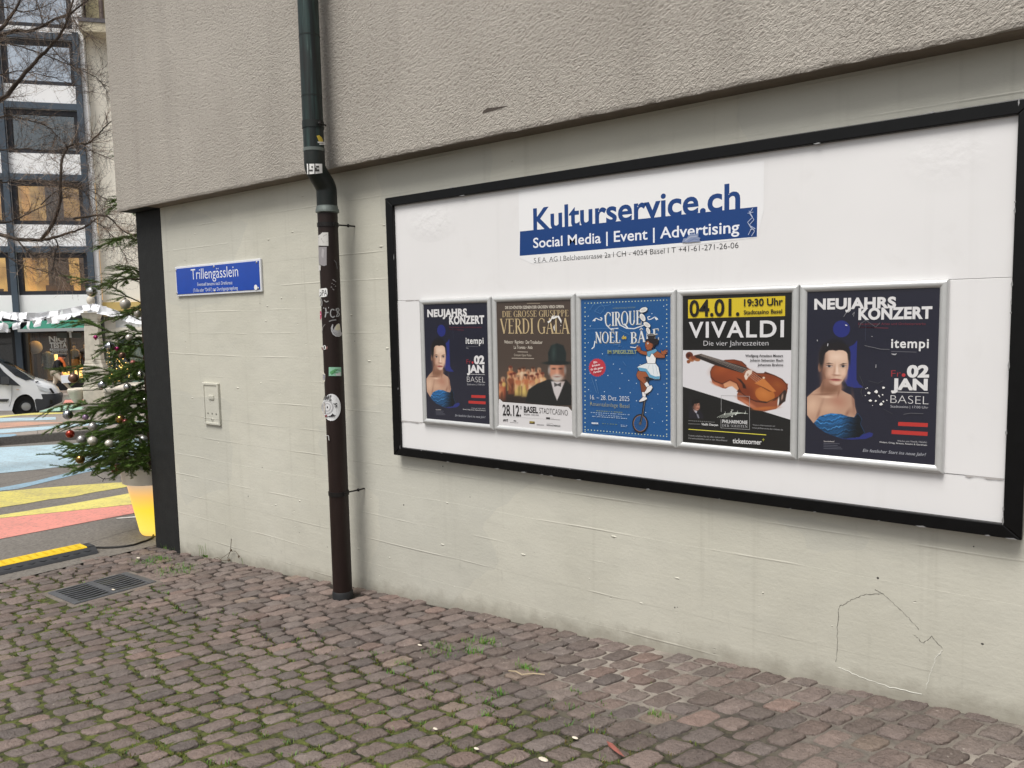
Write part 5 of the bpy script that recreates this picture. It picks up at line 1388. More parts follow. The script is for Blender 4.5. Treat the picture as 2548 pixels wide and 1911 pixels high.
# ground behind the viewer and beneath everything else
mb = MB(); mb.add([(-7.4, -60, gz(-7.4) - .15), (60, -60, .0), (60, 60, .0), (-7.0, 60, gz(-7) - .15)], [(0, 1, 2, 3)])
struct('ground', mb, asphalt('dark_ground', (104, 98, 92), .8))
FHX = R(-50)
def paint_mat(name, rgb, cover=.8):
    m = bpy.data.materials.new(name); g = NT(m)
    tc = g.n('TexCoord').outputs['Object']
    a = g.noise(tc, 1.4, 6, .7); b = g.noise(tc, 30, 4, .7); st = g.noise(tc, 7, 5, .7, 1.5)
    k = g.ramp(g.math('ADD', g.math('MULTIPLY', b, .5), g.math('ADD', g.math('MULTIPLY', a, .3), g.math('MULTIPLY', st, .3))), .52, .7)
    c0 = lin(rgb)
    c = g.mix(g.math('MULTIPLY', k, 1 - cover + .28), c0, lin((128, 118, 110)))
    c = g.mix(g.ramp(a, .3, .7, 0, .25), c, tuple(v * .75 for v in c0[:3]) + (1,))
    wm = g.n('Mapping'); wm.inputs['Rotation'].default_value = (0, 0, FHX); wm.inputs['Scale'].default_value = (.25, 2.2, 1); g.l(tc, wm.inputs[0])
    c = g.mix(g.math('MULTIPLY', g.ramp(g.noise(wm.outputs[0], 1.4, 6, .7), .48, .72), .42), c, lin((120, 112, 106)))
    c = g.mix(g.math('MULTIPLY', g.ramp(b, .56, .62), .3), c, lin((92, 86, 82)))
    g.l(c, g.b.inputs['Base Color']); g.b.inputs['Roughness'].default_value = .7
    bp = g.n('Bump', Strength=.4, Distance=.005); g.l(b, bp.inputs['Height']); g.l(bp.outputs[0], g.b.inputs['Normal'])
    return m
PM = dict(pink=paint_mat('coral_paint', (216, 140, 128), .85), yellow=paint_mat('yellow_paint', (214, 202, 112), .8), worn=paint_mat('worn_yellow_paint', (206, 194, 104), .6), sky=paint_mat('light_blue_paint', (172, 198, 210), .75), blue=paint_mat('blue_paint', (134, 168, 188), .65), mint=paint_mat('mint_paint', (158, 196, 176), .9), clay=paint_mat('clay_paint', (196, 150, 128), .5), white=paint_mat('white_paint', (216, 212, 206), .6))
def marking(C, poly, key, lift=.004, name='painted_stripe'):
    bm = bmesh.new()
    vs = [bm.verts.new((*C(*p), 0)) for p in poly]
    bm.faces.new(vs)
    ys_ = [v_.co.y for v_ in vs]; xs_ = [v_.co.x for v_ in vs]
    for k in range(1, 10):
        bmesh.ops.bisect_plane(bm, geom=bm.verts[:] + bm.edges[:] + bm.faces[:], plane_co=(min(xs_) + (max(xs_) - min(xs_)) * k / 10, 0, 0), plane_no=(1, 0, 0))
    bm.verts.index_update()
    mb = MB()
    q = []
    for v_ in bm.verts:
        p = gnd(v_.co.x, v_.co.y, lift); q.append(p)
    mb.add(q, [tuple(v_.index for v_ in f.verts) for f in bm.faces]); bm.free()
    return struct(name, mb, PM[key])
marking(D3, [(-900, 1085), (0, 1005), (1195, 775), (1900, 640), (1900, 600), (1180, 705), (560, 770), (0, 828), (-900, 900)], 'pink')
marking(D3, [(-900, 895), (0, 826), (560, 768), (1180, 703), (1900, 590), (1900, 480), (1160, 605), (560, 712), (0, 800), (-900, 880)], 'yellow', .0045)
marking(D3, [(-900, 860), (0, 735), (200, 705), (420, 665), (640, 640), (800, 605), (1150, 548), (1900, 440), (1900, 400), (1140, 512), (700, 540), (300, 572), (0, 600), (-900, 650)], 'worn')
marking(D3, [(-900, 720), (0, 592), (150, 575), (500, 490), (700, 440), (830, 412), (1500, 300), (1500, 285), (820, 390), (700, 408), (300, 508), (0, 566), (-900, 690)], 'blue')
marking(D3, [(-900, 560), (0, 440), (300, 410), (650, 372), (900, 320), (1500, 230), (1500, 110), (1280, 132), (700, 182), (0, 218), (-900, 300)], 'sky')
marking(D3, [(996, 826), (1060, 818), (1205, 806), (1210, 818), (1120, 824), (1010, 832)], 'white', .005)
# raised island with a dark kerb
M_kerb = mat('dark_kerb_granite', (84, 80, 76), .75, var=.35, vscale=30, bump=.5, bscale=70, bdist=.01)
IK = [gnd(x, y) for x, y in (D3(-900, 290), D3(0, 205), D3(330, 178), D3(680, 150), D3(1280, 105), D3(2400, 20))]
fd = [gnd(x, y, .16) for x, y in (D2(-700, 1400), D2(0, 1350), D2(330, 1345), D2(640, 1338), D2(1240, 1320), D2(2400, 1260))]
mb = MB(); mbk = MB()
top = lambda p: Vector((p.x, p.y, gz(p.x) + .15))
for i in range(5):
    a0, a1 = IK[i], IK[i + 1]
    n_ = (fd[i] - a0); n_.z = 0; n_.normalize()
    i0, i1 = a0 + n_ * .22, a1 + n_ * .22
    mbk.add([a0 - Vector((0, 0, .05)), a1 - Vector((0, 0, .05)), top(a1), top(a0), top(i1), top(i0)], [(0, 1, 2, 3), (3, 2, 4, 5)])
    mb.add([top(i0), top(i1), top(fd[i + 1]), top(fd[i])], [(0, 1, 2, 3)])
    mbk.add([top(fd[i]) - Vector((0, 0, .25)), top(fd[i + 1]) - Vector((0, 0, .25)), top(fd[i + 1]), top(fd[i])], [(3, 2, 1, 0)])
M_isl = asphalt('island_asphalt', (148, 138, 130), .88)
struct('pavement_island', mb, M_isl)
struct('kerb', mbk, M_kerb)
marking(D2, [(-700, 1660), (0, 1548), (90, 1542), (150, 1530), (130, 1520), (0, 1522), (-700, 1560)], 'blue', .1545)
marking(D2, [(-700, 1560), (0, 1515), (300, 1492), (620, 1455), (1300, 1420), (1300, 1405), (620, 1435), (300, 1462), (0, 1480), (-700, 1530)], 'sky', .1545)
marking(D2, [(-700, 1520), (0, 1470), (330, 1440), (600, 1422), (440, 1418), (200, 1415), (0, 1425), (-700, 1480)], 'clay', .155)
marking(D2, [(-700, 1470), (0, 1414), (480, 1396), (480, 1374), (0, 1384), (-700, 1420)], 'sky', .155)
marking(D2, [(-700, 1390), (0, 1380), (150, 1362), (540, 1345), (560, 1334), (300, 1338), (0, 1364), (-700, 1372)], 'yellow', .1565)
marking(D2, [(330, 1328), (560, 1322), (700, 1310), (720, 1290), (620, 1270), (450, 1290)], 'mint', .006)
marking(D2, [(540, 1262), (760, 1240), (1200, 1230), (1200, 1205), (760, 1222), (560, 1228)], 'pink', .006)
marking(D2, [(520, 1212), (740, 1212), (1200, 1200), (1200, 1180), (740, 1188), (520, 1192)], 'mint', .006)

# ------------------------------------------------------------------ litter
M_leafr = mat('red_leaf', (150, 88, 78), .5, var=.3, vscale=40)
c = gnd(1531, 1873)
mb = MB(); q = [(-.045, .01), (-.02, .014), (.01, .008), (.045, -.006), (.03, -.018), (0, -.012), (-.03, .0)]
mb.add([(c.x + u_, c.y + v_ * .9 - u_ * .3, gz(c.x) + .008 + abs(v_) * .5) for u_, v_ in q], [(0, 1, 5, 6), (1, 2, 4, 5), (2, 3, 4)])
tag(mb.build('fallen_leaf', M_leafr), 'reddish curled fallen leaf on the cobbles at the bottom edge', 'leaf')
mb = MB(); mb.tube([gnd(*GB(1010, 820)) + Vector((0, 0, .012)), gnd(*GB(1060, 826)) + Vector((0, 0, .014)), gnd(*GB(1105, 848)) + Vector((0, 0, .012))], .002, 6); mb.tube([gnd(*GB(1105, 846)) + Vector((0, 0, .012)), gnd(*GB(1180, 838)) + Vector((0, 0, .012)), gnd(*GB(1260, 842)) + Vector((0, 0, .01))], .0022, 6)
tag(mb.build('dry_twig', mat('straw', (176, 160, 130), .7)), 'pale forked dry twig lying on the cobbles below the grass tufts', 'twig')
M_scrap = mat('pale_scrap', (206, 196, 180), .7, var=.15, vscale=60)
for (C, x, y, s_, lb) in ((GB, 507, 1213, .008, 'white chip between mossy cobbles, left of centre near the bottom'), (GB, 790, 1350, .008, 'white chip on the cobbles at the bottom, under the middle of the photo'), (GB, 1250, 1425, .014, 'cream oval scrap lying on the cobbles at the very bottom'), (GB, 1468, 1276, .009, 'pale yellow scrap on the cobbles right of centre near the bottom'), (GB, 400, 634, .010, 'pale cigarette end on the cobbles just right of the pipe foot'), (D3, 975, 1452, .012, 'pale scrap lying on the middle of the drain grate'), (D3, 1190, 1178, .014, 'pale scrap on the cobbles beside the black corner strip')):
    c = gnd(*C(x, y)); mb = MB(); mb.ball((c.x, c.y, gz(c.x) + .008), s_, 8, (1.3, .7, .3))
    tag(mb.build('litter_scrap', M_scrap, smooth=True), lb, 'litter', 'scraps lying on the paving')
# dry weed growing at the wall foot
M_weed = mat('dry_stalk', (84, 72, 58), .8); M_wleaf = mat('weed_leaf', (92, 124, 52), .6)
S5 = crop(400, 1300, .27125)
wd = thing('weed', 'dry brown weed with thin bent stalks against the pale wall left of the pipe', 'weed')
mb = MB()
for pts, r_ in (([(622, 345), (615, 320), (640, 262), (648, 150)], .0022), ([(645, 262), (600, 300), (555, 330)], .0016), ([(645, 265), (685, 262), (712, 300), (720, 330)], .0016), ([(560, 345), (520, 320), (490, 330)], .0015), ([(622, 345), (580, 350), (540, 340)], .0018)):
    mb.tube([at(*S5(*p), -.012 - .006 * k) for k, p in enumerate(pts)], r_, 5)
mb.ball(at(*S5(645, 255), -.022), .008, 7); mb.ball(at(*S5(715, 312), -.02), .006, 7, (1, 1, 1.6)); mb.ball(at(*S5(625, 345), -.015), .012, 7, (1, .8, .8))
mb.build('stalk', M_weed, wd); rebase(wd, at(*S5(622, 345), -.012))
wd = thing('weed', 'small green broad-leaved weed with grassy spikes at the foot of the pale wall', 'weed')
mb = MB(); rr = random.Random(2)
c = at(*S5(415, 322), -.03)
for k in range(7):
    t_ = k * .9; d = Vector((math.cos(t_), -abs(math.sin(t_)) * .6, .5 + .3 * rr.random())).normalized() * .035; s_ = d.cross(Vector((0, 1, .2))).normalized() * .011
    mb.add([c, c + d * .5 + s_, c + d, c + d * .5 - s_], [(0, 1, 2, 3)])
mb.build('leaf', M_wleaf, wd)
mb = MB(); mb.tube([c, c + Vector((.004, 0, .05)), c + Vector((.0, 0, .1))], .0012, 5)
for k in (-.1, -.075, -.05, .42): mb.tube([c + Vector((k, .01, -.012)), c + Vector((k + .006, .01, .03)), c + Vector((k - .004, .01, .07))], .001, 5)
mb.build('stalk', M_wleaf, wd); rebase(wd, c)
# ------------------------------------------------------------------ buildings across the street
FH = R(37.4)
FD = Vector((math.sin(FH), math.cos(FH), 0)); FN = Vector((FD.y, -FD.x, 0))     # along the facade / towards the viewer
FO = deep(150, 971, 34.8)
def fs(x, y, off=0.0):
    p = plane_hit(x, y, FO + FN * off, FN)
    return ((p - FO).dot(FD), p.z)
def fpt(s, z, off=0.0): return Vector((FO.x, FO.y, 0)) + FD * s + FN * off + Vector((0, 0, z))
def fbox(mb, s0, s1, z0, z1, o0, o1):
    a = fpt(s0, z0, o0); return mb.obox(a, FD * (s1 - s0), FN * (o1 - o0), Vector((0, 0, z1 - z0)))
GZ = fs(150, 971)[1]
def stone_mat(name, rgb, jw, jh, strength=.35):
    m = bpy.data.materials.new(name); g = NT(m)
    tc = g.n('TexCoord').outputs['Object']
    sp = g.n('SeparateXYZ'); g.l(tc, sp.inputs[0])
    s = g.math('ADD', g.math('MULTIPLY', sp.outputs['X'], FD.x), g.math('MULTIPLY', sp.outputs['Y'], FD.y))
    fr = g.math('FRACT', g.math('DIVIDE', sp.outputs['Z'], jh)); fl = g.math('FLOOR', g.math('DIVIDE', sp.outputs['Z'], jh))
    sx = g.math('FRACT', g.math('ADD', g.math('DIVIDE', s, jw), g.math('MULTIPLY', fl, .37)))
    j = g.math('MAXIMUM', g.ramp(fr, .0, .02, 1, 0), g.ramp(sx, .0, .012, 1, 0))
    n = g.noise(tc, 1.2, 5, .6)
    c0 = lin(rgb)
    c = g.mix(g.ramp(n, .3, .7), tuple(v * .88 for v in c0[:3]) + (1,), c0)
    c = g.mix(g.math('MULTIPLY', j, strength), c, lin((150, 140, 122)))
    g.l(c, g.b.inputs['Base Color']); g.b.inputs['Roughness'].default_value = .7
    return m
M_fwall = mat('white_cladding', (250, 250, 250), .55, var=.04, vscale=.8)
M_cream = stone_mat('cream_stone', (246, 240, 226), 1.9, 1.25)
M_steel = mat('blue_grey_steel', (76, 88, 100), .45, .2, var=.12, vscale=2)
M_dk = mat('dark_window_frame', (48, 50, 56), .45, .2)
M_shopblk = mat('black_shopfront', (20, 21, 25), .4, var=.2, vscale=3)
M_int = mat('dark_interior', (58, 54, 52), .9)
def glass_mat(name, tint, mixf, rough=.03):
    m = bpy.data.materials.new(name); m.use_nodes = True; nt = m.node_tree
    out = nt.nodes['Material Output']; nt.nodes.remove(nt.nodes['Principled BSDF'])
    tr = nt.nodes.new('ShaderNodeBsdfTransparent'); tr.inputs[0].default_value = lin(tint)
    gl = nt.nodes.new('ShaderNodeBsdfGlossy'); gl.inputs['Roughness'].default_value = rough
    gl.inputs['Color'].default_value = (.86, .93, 1, 1)
    mx = nt.nodes.new('ShaderNodeMixShader'); mx.inputs[0].default_value = mixf
    nt.links.new(tr.outputs[0], mx.inputs[1]); nt.links.new(gl.outputs[0], mx.inputs[2]); nt.links.new(mx.outputs[0], out.inputs[0])
    return m
M_gsky = glass_mat('sky_reflecting_glass', (120, 130, 140), .72)
M_gdim = glass_mat('greenish_glass', (150, 160, 150), .22)
M_glit = glass_mat('clear_glass', (236, 238, 238), .10)
M_gshop = glass_mat('shop_glass', (240, 240, 240), .07)
def room_mat(name, a, b, strength, scale=.7):
    m = bpy.data.materials.new(name); g = NT(m)
    tc = g.n('TexCoord').outputs['Object']
    n = g.noise(tc, scale, 3, .6); 
    c = g.mix(g.ramp(n, .4, .62), lin(a), lin(b))
    g.l(c, g.b.inputs['Emission Color']); g.b.inputs['Emission Strength'].default_value = strength
    g.b.inputs['Base Color'].default_value = lin(b)
    return m
M_room = room_mat('lamp_lit_room', (130, 98, 52), (232, 186, 108), .75)
M_room2 = room_mat('dim_room', (70, 64, 50), (110, 106, 92), .35)
M_roomw = room_mat('bright_room', (190, 196, 196), (235, 238, 240), .7, .4)
M_green = mat('green_awning_cloth', (32, 112, 92), .7, var=.1, vscale=2)
M_alubar = mat('awning_bar', (176, 178, 178), .4, .4)

shop = thing('corner_building', 'white modern building across the street with steel-framed windows, green awnings and a fashion shop', 'building')
rows_ = [(-520, 160), (232, 500), (645, 905), (1065, 1325), (1490, 1740)]        # window openings, D1 rows
sA = fs(*D1(38, 780))[0]; sB = fs(*D1(468, 780))[0]; postW = fs(*D1(503, 780))[0] - sB
sP0 = fs(*D1(3, 900))[0]
zrow = [(fs(*D1(240, a))[1], fs(*D1(240, b))[1]) for a, b in rows_]
bay = (sB + postW) - sA
s_left, s_right = sA - 2 * bay - .6, fs(*D1(528, 780))[0]
ztop = zrow[0][0] + 3.0
# wall skin made of pieces round the openings
mb = MB()
zw_bottom = fs(70, 785)[1]
bays = [(sA - 2 * bay, sB - 2 * bay), (sA - bay, sB - bay), (sA, sB)]
zs = sorted([zw_bottom, ztop] + [z for p in zrow for z in p])
for k in range(len(zs) - 1):
    z0, z1 = zs[k], zs[k + 1]
    opening = any(abs(z0 - p[1]) < 1e-6 for p in zrow)
    if opening:
        edges = [s_left] + [v for b_ in bays for v in b_] + [s_right]
        for i in range(0, len(edges), 2): fbox(mb, edges[i], edges[i + 1], z0, z1, -.3, 0)
    else: fbox(mb, s_left, s_right, z0, z1, -.3, 0)
mb.build('wall', M_fwall, shop)
for (s0, s1) in bays[:]:
    mb = MB(); fbox(mb, s1, s1 + postW, GZ + 3.4 if s1 == sB else GZ, zrow[1][0] + .35, .002, .16); mb.build('steel_post', M_steel, shop)
for bi, (s0, s1) in enumerate(bays):
    for ri, (zt_, zb2) in enumerate(zrow):
        fr = .2
        mb = MB()
        for b_ in ((s0, s1, zt_ - .22, zt_), (s0, s1, zb2, zb2 + .18), (s0, s0 + fr, zb2 + .18, zt_ - .22), (s1 - fr, s1, zb2 + .18, zt_ - .22)): fbox(mb, b_[0], b_[1], b_[2], b_[3], -.24, -.06)
        w_ = mb.build('window', M_dk, shop)
        mb = MB(); fbox(mb, s0 + fr, s1 - fr, zb2 + .18, zt_ - .22, -.17, -.15); mb.build('pane', [M_gsky, M_gsky, M_gdim, M_glit, M_glit][ri], w_)
        if ri:
            mb = MB(); fbox(mb, s0 - .02, s1 + .0, zt_ + .003, zt_ + .27, .001, .12); mb.build('lintel_bar', M_steel, w_)
        mb = MB(); o_ = -2.2
        a_, b_ = fpt(s0 - .3, zb2 - .2, o_), fpt(s1 + .3, zb2 - .2, o_)
        mb.add([a_, b_, b_ + Vector((0, 0, zt_ - zb2 + .5)), a_ + Vector((0, 0, zt_ - zb2 + .5))], [(0, 1, 2, 3)])
        mb.build('lit_room', [M_int, M_int, M_room2, M_room, M_room][ri], w_)
        if ri in (3, 4):
            mb = MB(); rr = random.Random(bi * 7 + ri)
            for k in range(4):
                s_ = s0 + .3 + (s1 - s0 - .9) * rr.random(); fbox(mb, s_, s_ + rr.uniform(.08, .9), zb2 + .1, zb2 + rr.choice((.35, .5, 1.9)), -1.6 - .1 * k, -1.5 - .1 * k)
            mb.build('furniture', mat('brown_furniture', (150, 116, 72), .7, var=.3, vscale=2), w_)
# ground floor
zA0 = fs(70, 785)[1]; zA1 = fs(70, 800)[1]
zband_t, zband_b = zw_bottom, fs(150, 800)[1]
shop_l, shop_r = fs(*SH(330, 560))[0], fs(*SH(1500, 560))[0]
gl_l, gl_r = fs(*SH(425, 560))[0], fs(*SH(1480, 560))[0]
gl_t, gl_b = fs(*SH(800, 176))[1], fs(*SH(1100, 968))[1]
mb = MB()
fbox(mb, s_left, s_right, zband_b, zband_t - .003, -.3, -.02)
fbox(mb, shop_l, gl_l, GZ - .3, zband_b, -.3, -.03); fbox(mb, gl_r, s_right, GZ - .3, zband_b, -.3, -.03)
fbox(mb, gl_l, gl_r, GZ - .3, gl_b, -.3, -.03); fbox(mb, gl_l, gl_r, gl_t, zband_b, -.3, -.03)
p0, p1 = fs(*SH(222, 560))[0], fs(*SH(335, 560))[0]
fbox(mb, s_left, p0 - 1.6, gl_b, zband_b, -.3, -.03)
mb.build('shopfront', M_shopblk, shop)
mb = MB(); fbox(mb, p0, p1, GZ - .3, zband_t + .004, -.28, .1); mb.build('steel_post', M_shopblk, shop)
mb = MB(); fbox(mb, gl_l + .02, gl_r - .02, gl_b + .02, gl_t - .02, -.16, -.14); sw = mb.build('shop_window', M_gshop, shop)
mb = MB(); fbox(mb, gl_l, gl_l + .1, gl_b, gl_t, -.13, -.02); fbox(mb, fs(*SH(1085, 560))[0], fs(*SH(1115, 560))[0], gl_b, gl_t, -.13, -.04); mb.build('frame', mat('shop_window_frame', (70, 66, 58), .5, .2), sw)
mb = MB(); fbox(mb, gl_l - .4, gl_r + .4, gl_b - .4, gl_b + .06, -3, -.3); fbox(mb, gl_l - .4, gl_r + .4, gl_b, gl_t + .2, -3.1, -3); fbox(mb, gl_l - .45, gl_l - .35, gl_b, gl_t + .2, -3, -.3)
mb.build('display_room', M_int, shop)
M_dispglow = room_mat('warm_display_glow', (224, 150, 52), (255, 220, 140), 2.6, 1.5)
mb = MB()
for s_, w_, h in ((.15, .3, 1.5), (.5, .12, 1.9), (.75, .45, .5), (1.25, .45, 1.5), (1.9, .9, 1.2), (3.2, .5, 1.1), (4.6, 1.1, .6)): fbox(mb, gl_l + s_, gl_l + s_ + w_, gl_b + .07, gl_b + .07 + h * .6, -2.2, -2.1)
fbox(mb, gl_l + .2, gl_r - .2, gl_t + .05, gl_t + .1, -1.9, -.4)
mb.build('glowing_backdrop', M_dispglow, shop)  # self-glowing backdrop boxes; overhead panel added to brighten the mannequins
# shop lettering on the glass
ftx = lambda x, y: plane_hit(x, y, FO + FN * -.12, FN)
a = Art(ftx, FN, .0008)
a.poly(SH, [(792, 430), (1070, 430), (1070, 460), (792, 460)], (226, 226, 224)); a.mb.build('sign_stripe', M_print, sw)
a.text(SH, 'NiCi', (780, 318), (1050, 322), 236, (222, 222, 220), .03); a.text(SH, 'TESTA', (792, 415), (1065, 413), 336, (228, 228, 226), .04)
a.text(SH, 'FASHION', (806, 455), (1058, 455), 435, (60, 60, 62), .02); a.text(SH, 'FIRST AND', (830, 490), (1060, 490), 470, (190, 190, 190), .02); a.text(SH, 'SECONDHAND', (805, 518), (1068, 518), 498, (196, 196, 196), .02)
a.text_mb.build('lettering', M_print, sw)
mb = MB()
q = [fpt(*fs(*SH(x, y)), -.115) for x, y in ((885, 178), (1088, 178), (1088, 265), (885, 265))]; mb.add(q, [(0, 1, 2, 3)])
q = [fpt(*fs(*SH(x, y)), -.115) for x, y in ((1120, 180), (1282, 180), (1282, 262), (1120, 262))]; mb.add(q, [(0, 1, 2, 3)])
mb.build('window_sheet', mat('grey_sheet', (92, 96, 92), .6), sw)
# door bay on the left
dw0, dw1 = p0 - 1.6, p0
mb = MB(); fbox(mb, dw0, dw1, GZ, gl_t, -.2, -.17); dd = mb.build('door', M_gshop, shop)
mb = MB(); fbox(mb, (dw0 + dw1) / 2 - .05, (dw0 + dw1) / 2 + .05, GZ, gl_t, -.16, -.1); fbox(mb, dw0, dw1, GZ, GZ + .2, -.16, -.1); fbox(mb, dw0, dw1, gl_t, zband_b, -.3, -.03); mb.build('frame', M_shopblk, dd)
mb = MB(); fbox(mb, dw0 - .3, dw1 + .3, GZ, gl_t + .4, -2.1, -2); mb.build('dark_lobby', M_int, dd)
# small white lettering down the post
a = Art(lambda x, y: plane_hit(x, y, FO + FN * .104, FN), FN, .0008)
JP = crop(0, 730, .078361)
for pts in ([(405, 285), (462, 285), (470, 385), (412, 385)], [(470, 305), (522, 310), (524, 340), (478, 340)], [(412, 405), (470, 410), (484, 520), (425, 520)], [(425, 538), (484, 540), (486, 575), (428, 575)]): a.poly(JP, pts, (206, 208, 210))
for pts in ([(425, 300), (448, 300), (450, 318), (428, 318)], [(430, 340), (455, 345), (455, 362), (432, 362)], [(432, 430), (456, 432), (464, 450), (438, 452)], [(440, 476), (464, 476), (468, 500), (446, 500)], [(446, 548), (466, 549), (467, 565), (448, 564)]): a.poly(JP, pts, (40, 42, 48))
a.mb.build('lettering', M_print, shop)
def awning(s0, s1, name='awning'):
    zt_ = fs(130, 800)[1] + .05
    o1 = 1.15
    zfront = fs(*SH(700, 158), o1)[1]
    A = [fpt(s0, zt_, .0), fpt(s1, zt_, .0), fpt(s1, zfront + .12, o1), fpt(s0, zfront + .12, o1)]
    mb = MB(); t_ = Vector((0, 0, -.03))
    mb.add(A + [p + t_ for p in A], [(0, 1, 2, 3), (7, 6, 5, 4), (0, 3, 7, 4), (1, 5, 6, 2), (3, 2, 6, 7)])
    aw = mb.build('awning', M_green, shop)
    mb = MB(); fbox(mb, s0 - .14, s1 + .1, zfront, zfront + .13, o1 - .05, o1 + .08); mb.build('front_bar', M_alubar, aw)
    mb = MB(); mb.tube([fpt(s0 + .3, zt_ - .2, -.02), fpt(s0 + .9, zfront + .02, o1 * .6), fpt(s0 + .35, zfront + .06, o1)], .03, 6); mb.build('arm', M_dk, aw)
awning(fs(*SH(355, 150), 1.1)[0], fs(*SH(1480, 150), 1.1)[0]); awning(fs(*SH(130, 150), 1.1)[0] - 4.2, fs(*SH(130, 150), 1.1)[0])
# small white camera under the awning
mb = MB(); p = fpt(*fs(*SH(1110, 150), .5), .5); mb.box(p.x - .08, p.x + .08, p.y - .1, p.y + .1, p.z - .05, p.z + .12); mb.tube([p, p + Vector((.02, 0, -.3))], .05, 6)
mb.build('security_camera', mat('white_plastic', (222, 222, 220), .4), shop, bevel=.02)
# narrow white pilaster next to the stone building
rebase(shop, fpt((s_left + s_right) / 2, GZ, 0))

# stone building on the right
stn = thing('stone_building', 'cream stone-clad building with a projecting slab, partly hidden by the beige wall', 'building')
r0, r1 = s_right + .004, s_right + 16
mb = MB(); zb_t = fs(*D2(1000, 385))[1]; zsl = fs(*D1(560, 215))
so_ = -.35
z_low = zb_t
fbox(mb, r0, r1, z_low, zsl[1], so_ - .4, so_); mb.build('wall', M_cream, stn)
mb = MB(); fbox(mb, r0, r1, zsl[1] - .002, zsl[1] + .38, so_ - .4, so_ + 1.0); mb.build('projecting_slab', mat('slab_concrete', (206, 196, 170), .7, var=.1, vscale=1), stn)
mb = MB(); fbox(mb, r0 - .02, r1, zsl[1] + .383, zsl[1] + .55, so_ - .3, so_ + 1.04); mb.build('slab_flashing', mat('grey_flashing', (96, 94, 98), .5, .3), stn)
mb = MB(); fbox(mb, r0, r1, zsl[1] + .552, zsl[1] + 6, so_ - .8, so_ - .4); mb.build('upper_wall', mat('cream_render', (226, 214, 172), .8, var=.06, vscale=.7), stn)
mb = MB(); sP = fs(*D1(583, 100))[0]; mb.tube([fpt(sP, zsl[1] + .55, so_ - .2), fpt(sP, zsl[1] + 6, so_ - .2)], .1, 10); mb.build('rainwater_pipe', mat('brown_grey_pipe', (112, 98, 92), .5), stn)
mb = MB(); zf0 = fs(*D2(1000, 505))[1]; fbox(mb, r0, r1, zf0, zb_t - .003, so_ - .4, so_ + .12); mb.build('fascia', mat('ochre_fascia', (212, 184, 116), .6, var=.08, vscale=1), stn)
mb = MB(); sh0 = fs(*D2(975, 560))[0]; zf1 = fs(*D2(1000, 605))[1]
fbox(mb, sh0, r1, zf1, zf0 - .003, so_ - .3, so_ - .1)
for k in range(26): fbox(mb, sh0 + k * .3, sh0 + k * .3 + .04, zf1, zf0 - .003, so_ - .098, so_ - .06)
mb.build('roller_shutter', mat('white_shutter', (214, 216, 216), .5), stn)
mb = MB(); fbox(mb, r0, sh0 - .003, GZ - .4, zf0 - .003, so_ - .4, so_ - .02); fbox(mb, sh0, r1, zf1 - .5, zf1 - .003, so_ - .35, so_ + .1); mb.build('lower_wall', M_cream, stn)
mb = MB(); fbox(mb, fs(*D2(905, 520))[0], fs(*D2(975, 520))[0], fs(*D2(905, 540))[1], fs(*D2(905, 512))[1], so_ - .05, so_ + .5); mb.build('awning_box', mat('brown_awning_box', (58, 40, 36), .6), stn)
mb = MB(); fbox(mb, sh0, r1, GZ - .4, zf1 - .503, so_ - .4, so_ - .3); mb.build('shop_glass', M_gdim, stn)
mb = MB(); fbox(mb, sh0, r1, GZ - .4, zf1 - .503, so_ - 2.6, so_ - 2.5); mb.build('shop_interior', M_roomw, stn)
rebase(stn, fpt((r0 + r1) / 2, GZ, so_))
# far pavement
mb = MB()
for (s0, s1) in ((s_left - 30, r1 + 10),):
    a_ = [fpt(s0, GZ - .01, -4), fpt(s1, GZ - .01, -4), fpt(s1, GZ - .01, 2.4), fpt(s0, GZ - .01, 2.4)]
    mb.add(a_, [(0, 1, 2, 3)])
    mb.add([fpt(s0, GZ - .01, 2.4), fpt(s1, GZ - .01, 2.4), fpt(s1, GZ - .6, 2.4), fpt(s0, GZ - .6, 2.4)], [(0, 1, 2, 3)])
struct('far_pavement', mb, M_isl)

# ------------------------------------------------------------------ mannequins and the pedestrian
def skin_body(name, joints, edges, m, parent=None, sub=1):
    """one continuous body grown round a skeleton: joints {name: ((x, y, z), rx, ry)}"""
    ks = list(joints); idx = {k: i for i, k in enumerate(ks)}
    me = bpy.data.meshes.new(name)
    me.from_pydata([joints[k][0] for k in ks], [(idx[a_], idx[b_]) for a_, b_ in edges], [])
    o = bpy.data.objects.new(name, me); COL.objects.link(o)
    if parent is not None: o.parent = parent
    sk = o.modifiers.new('skin', 'SKIN'); sk.use_smooth_shade = True
    if not me.skin_vertices: me.skin_vertices.new()
    for i, k in enumerate(ks):
        v_ = me.skin_vertices[0].data[i]; v_.radius = (joints[k][1], joints[k][2]); v_.use_root = (i == 0)
    if sub:
        sb = o.modifiers.new('sub', 'SUBSURF'); sb.levels = sub; sb.render_levels = sub
    me.materials.append(m)
    return o
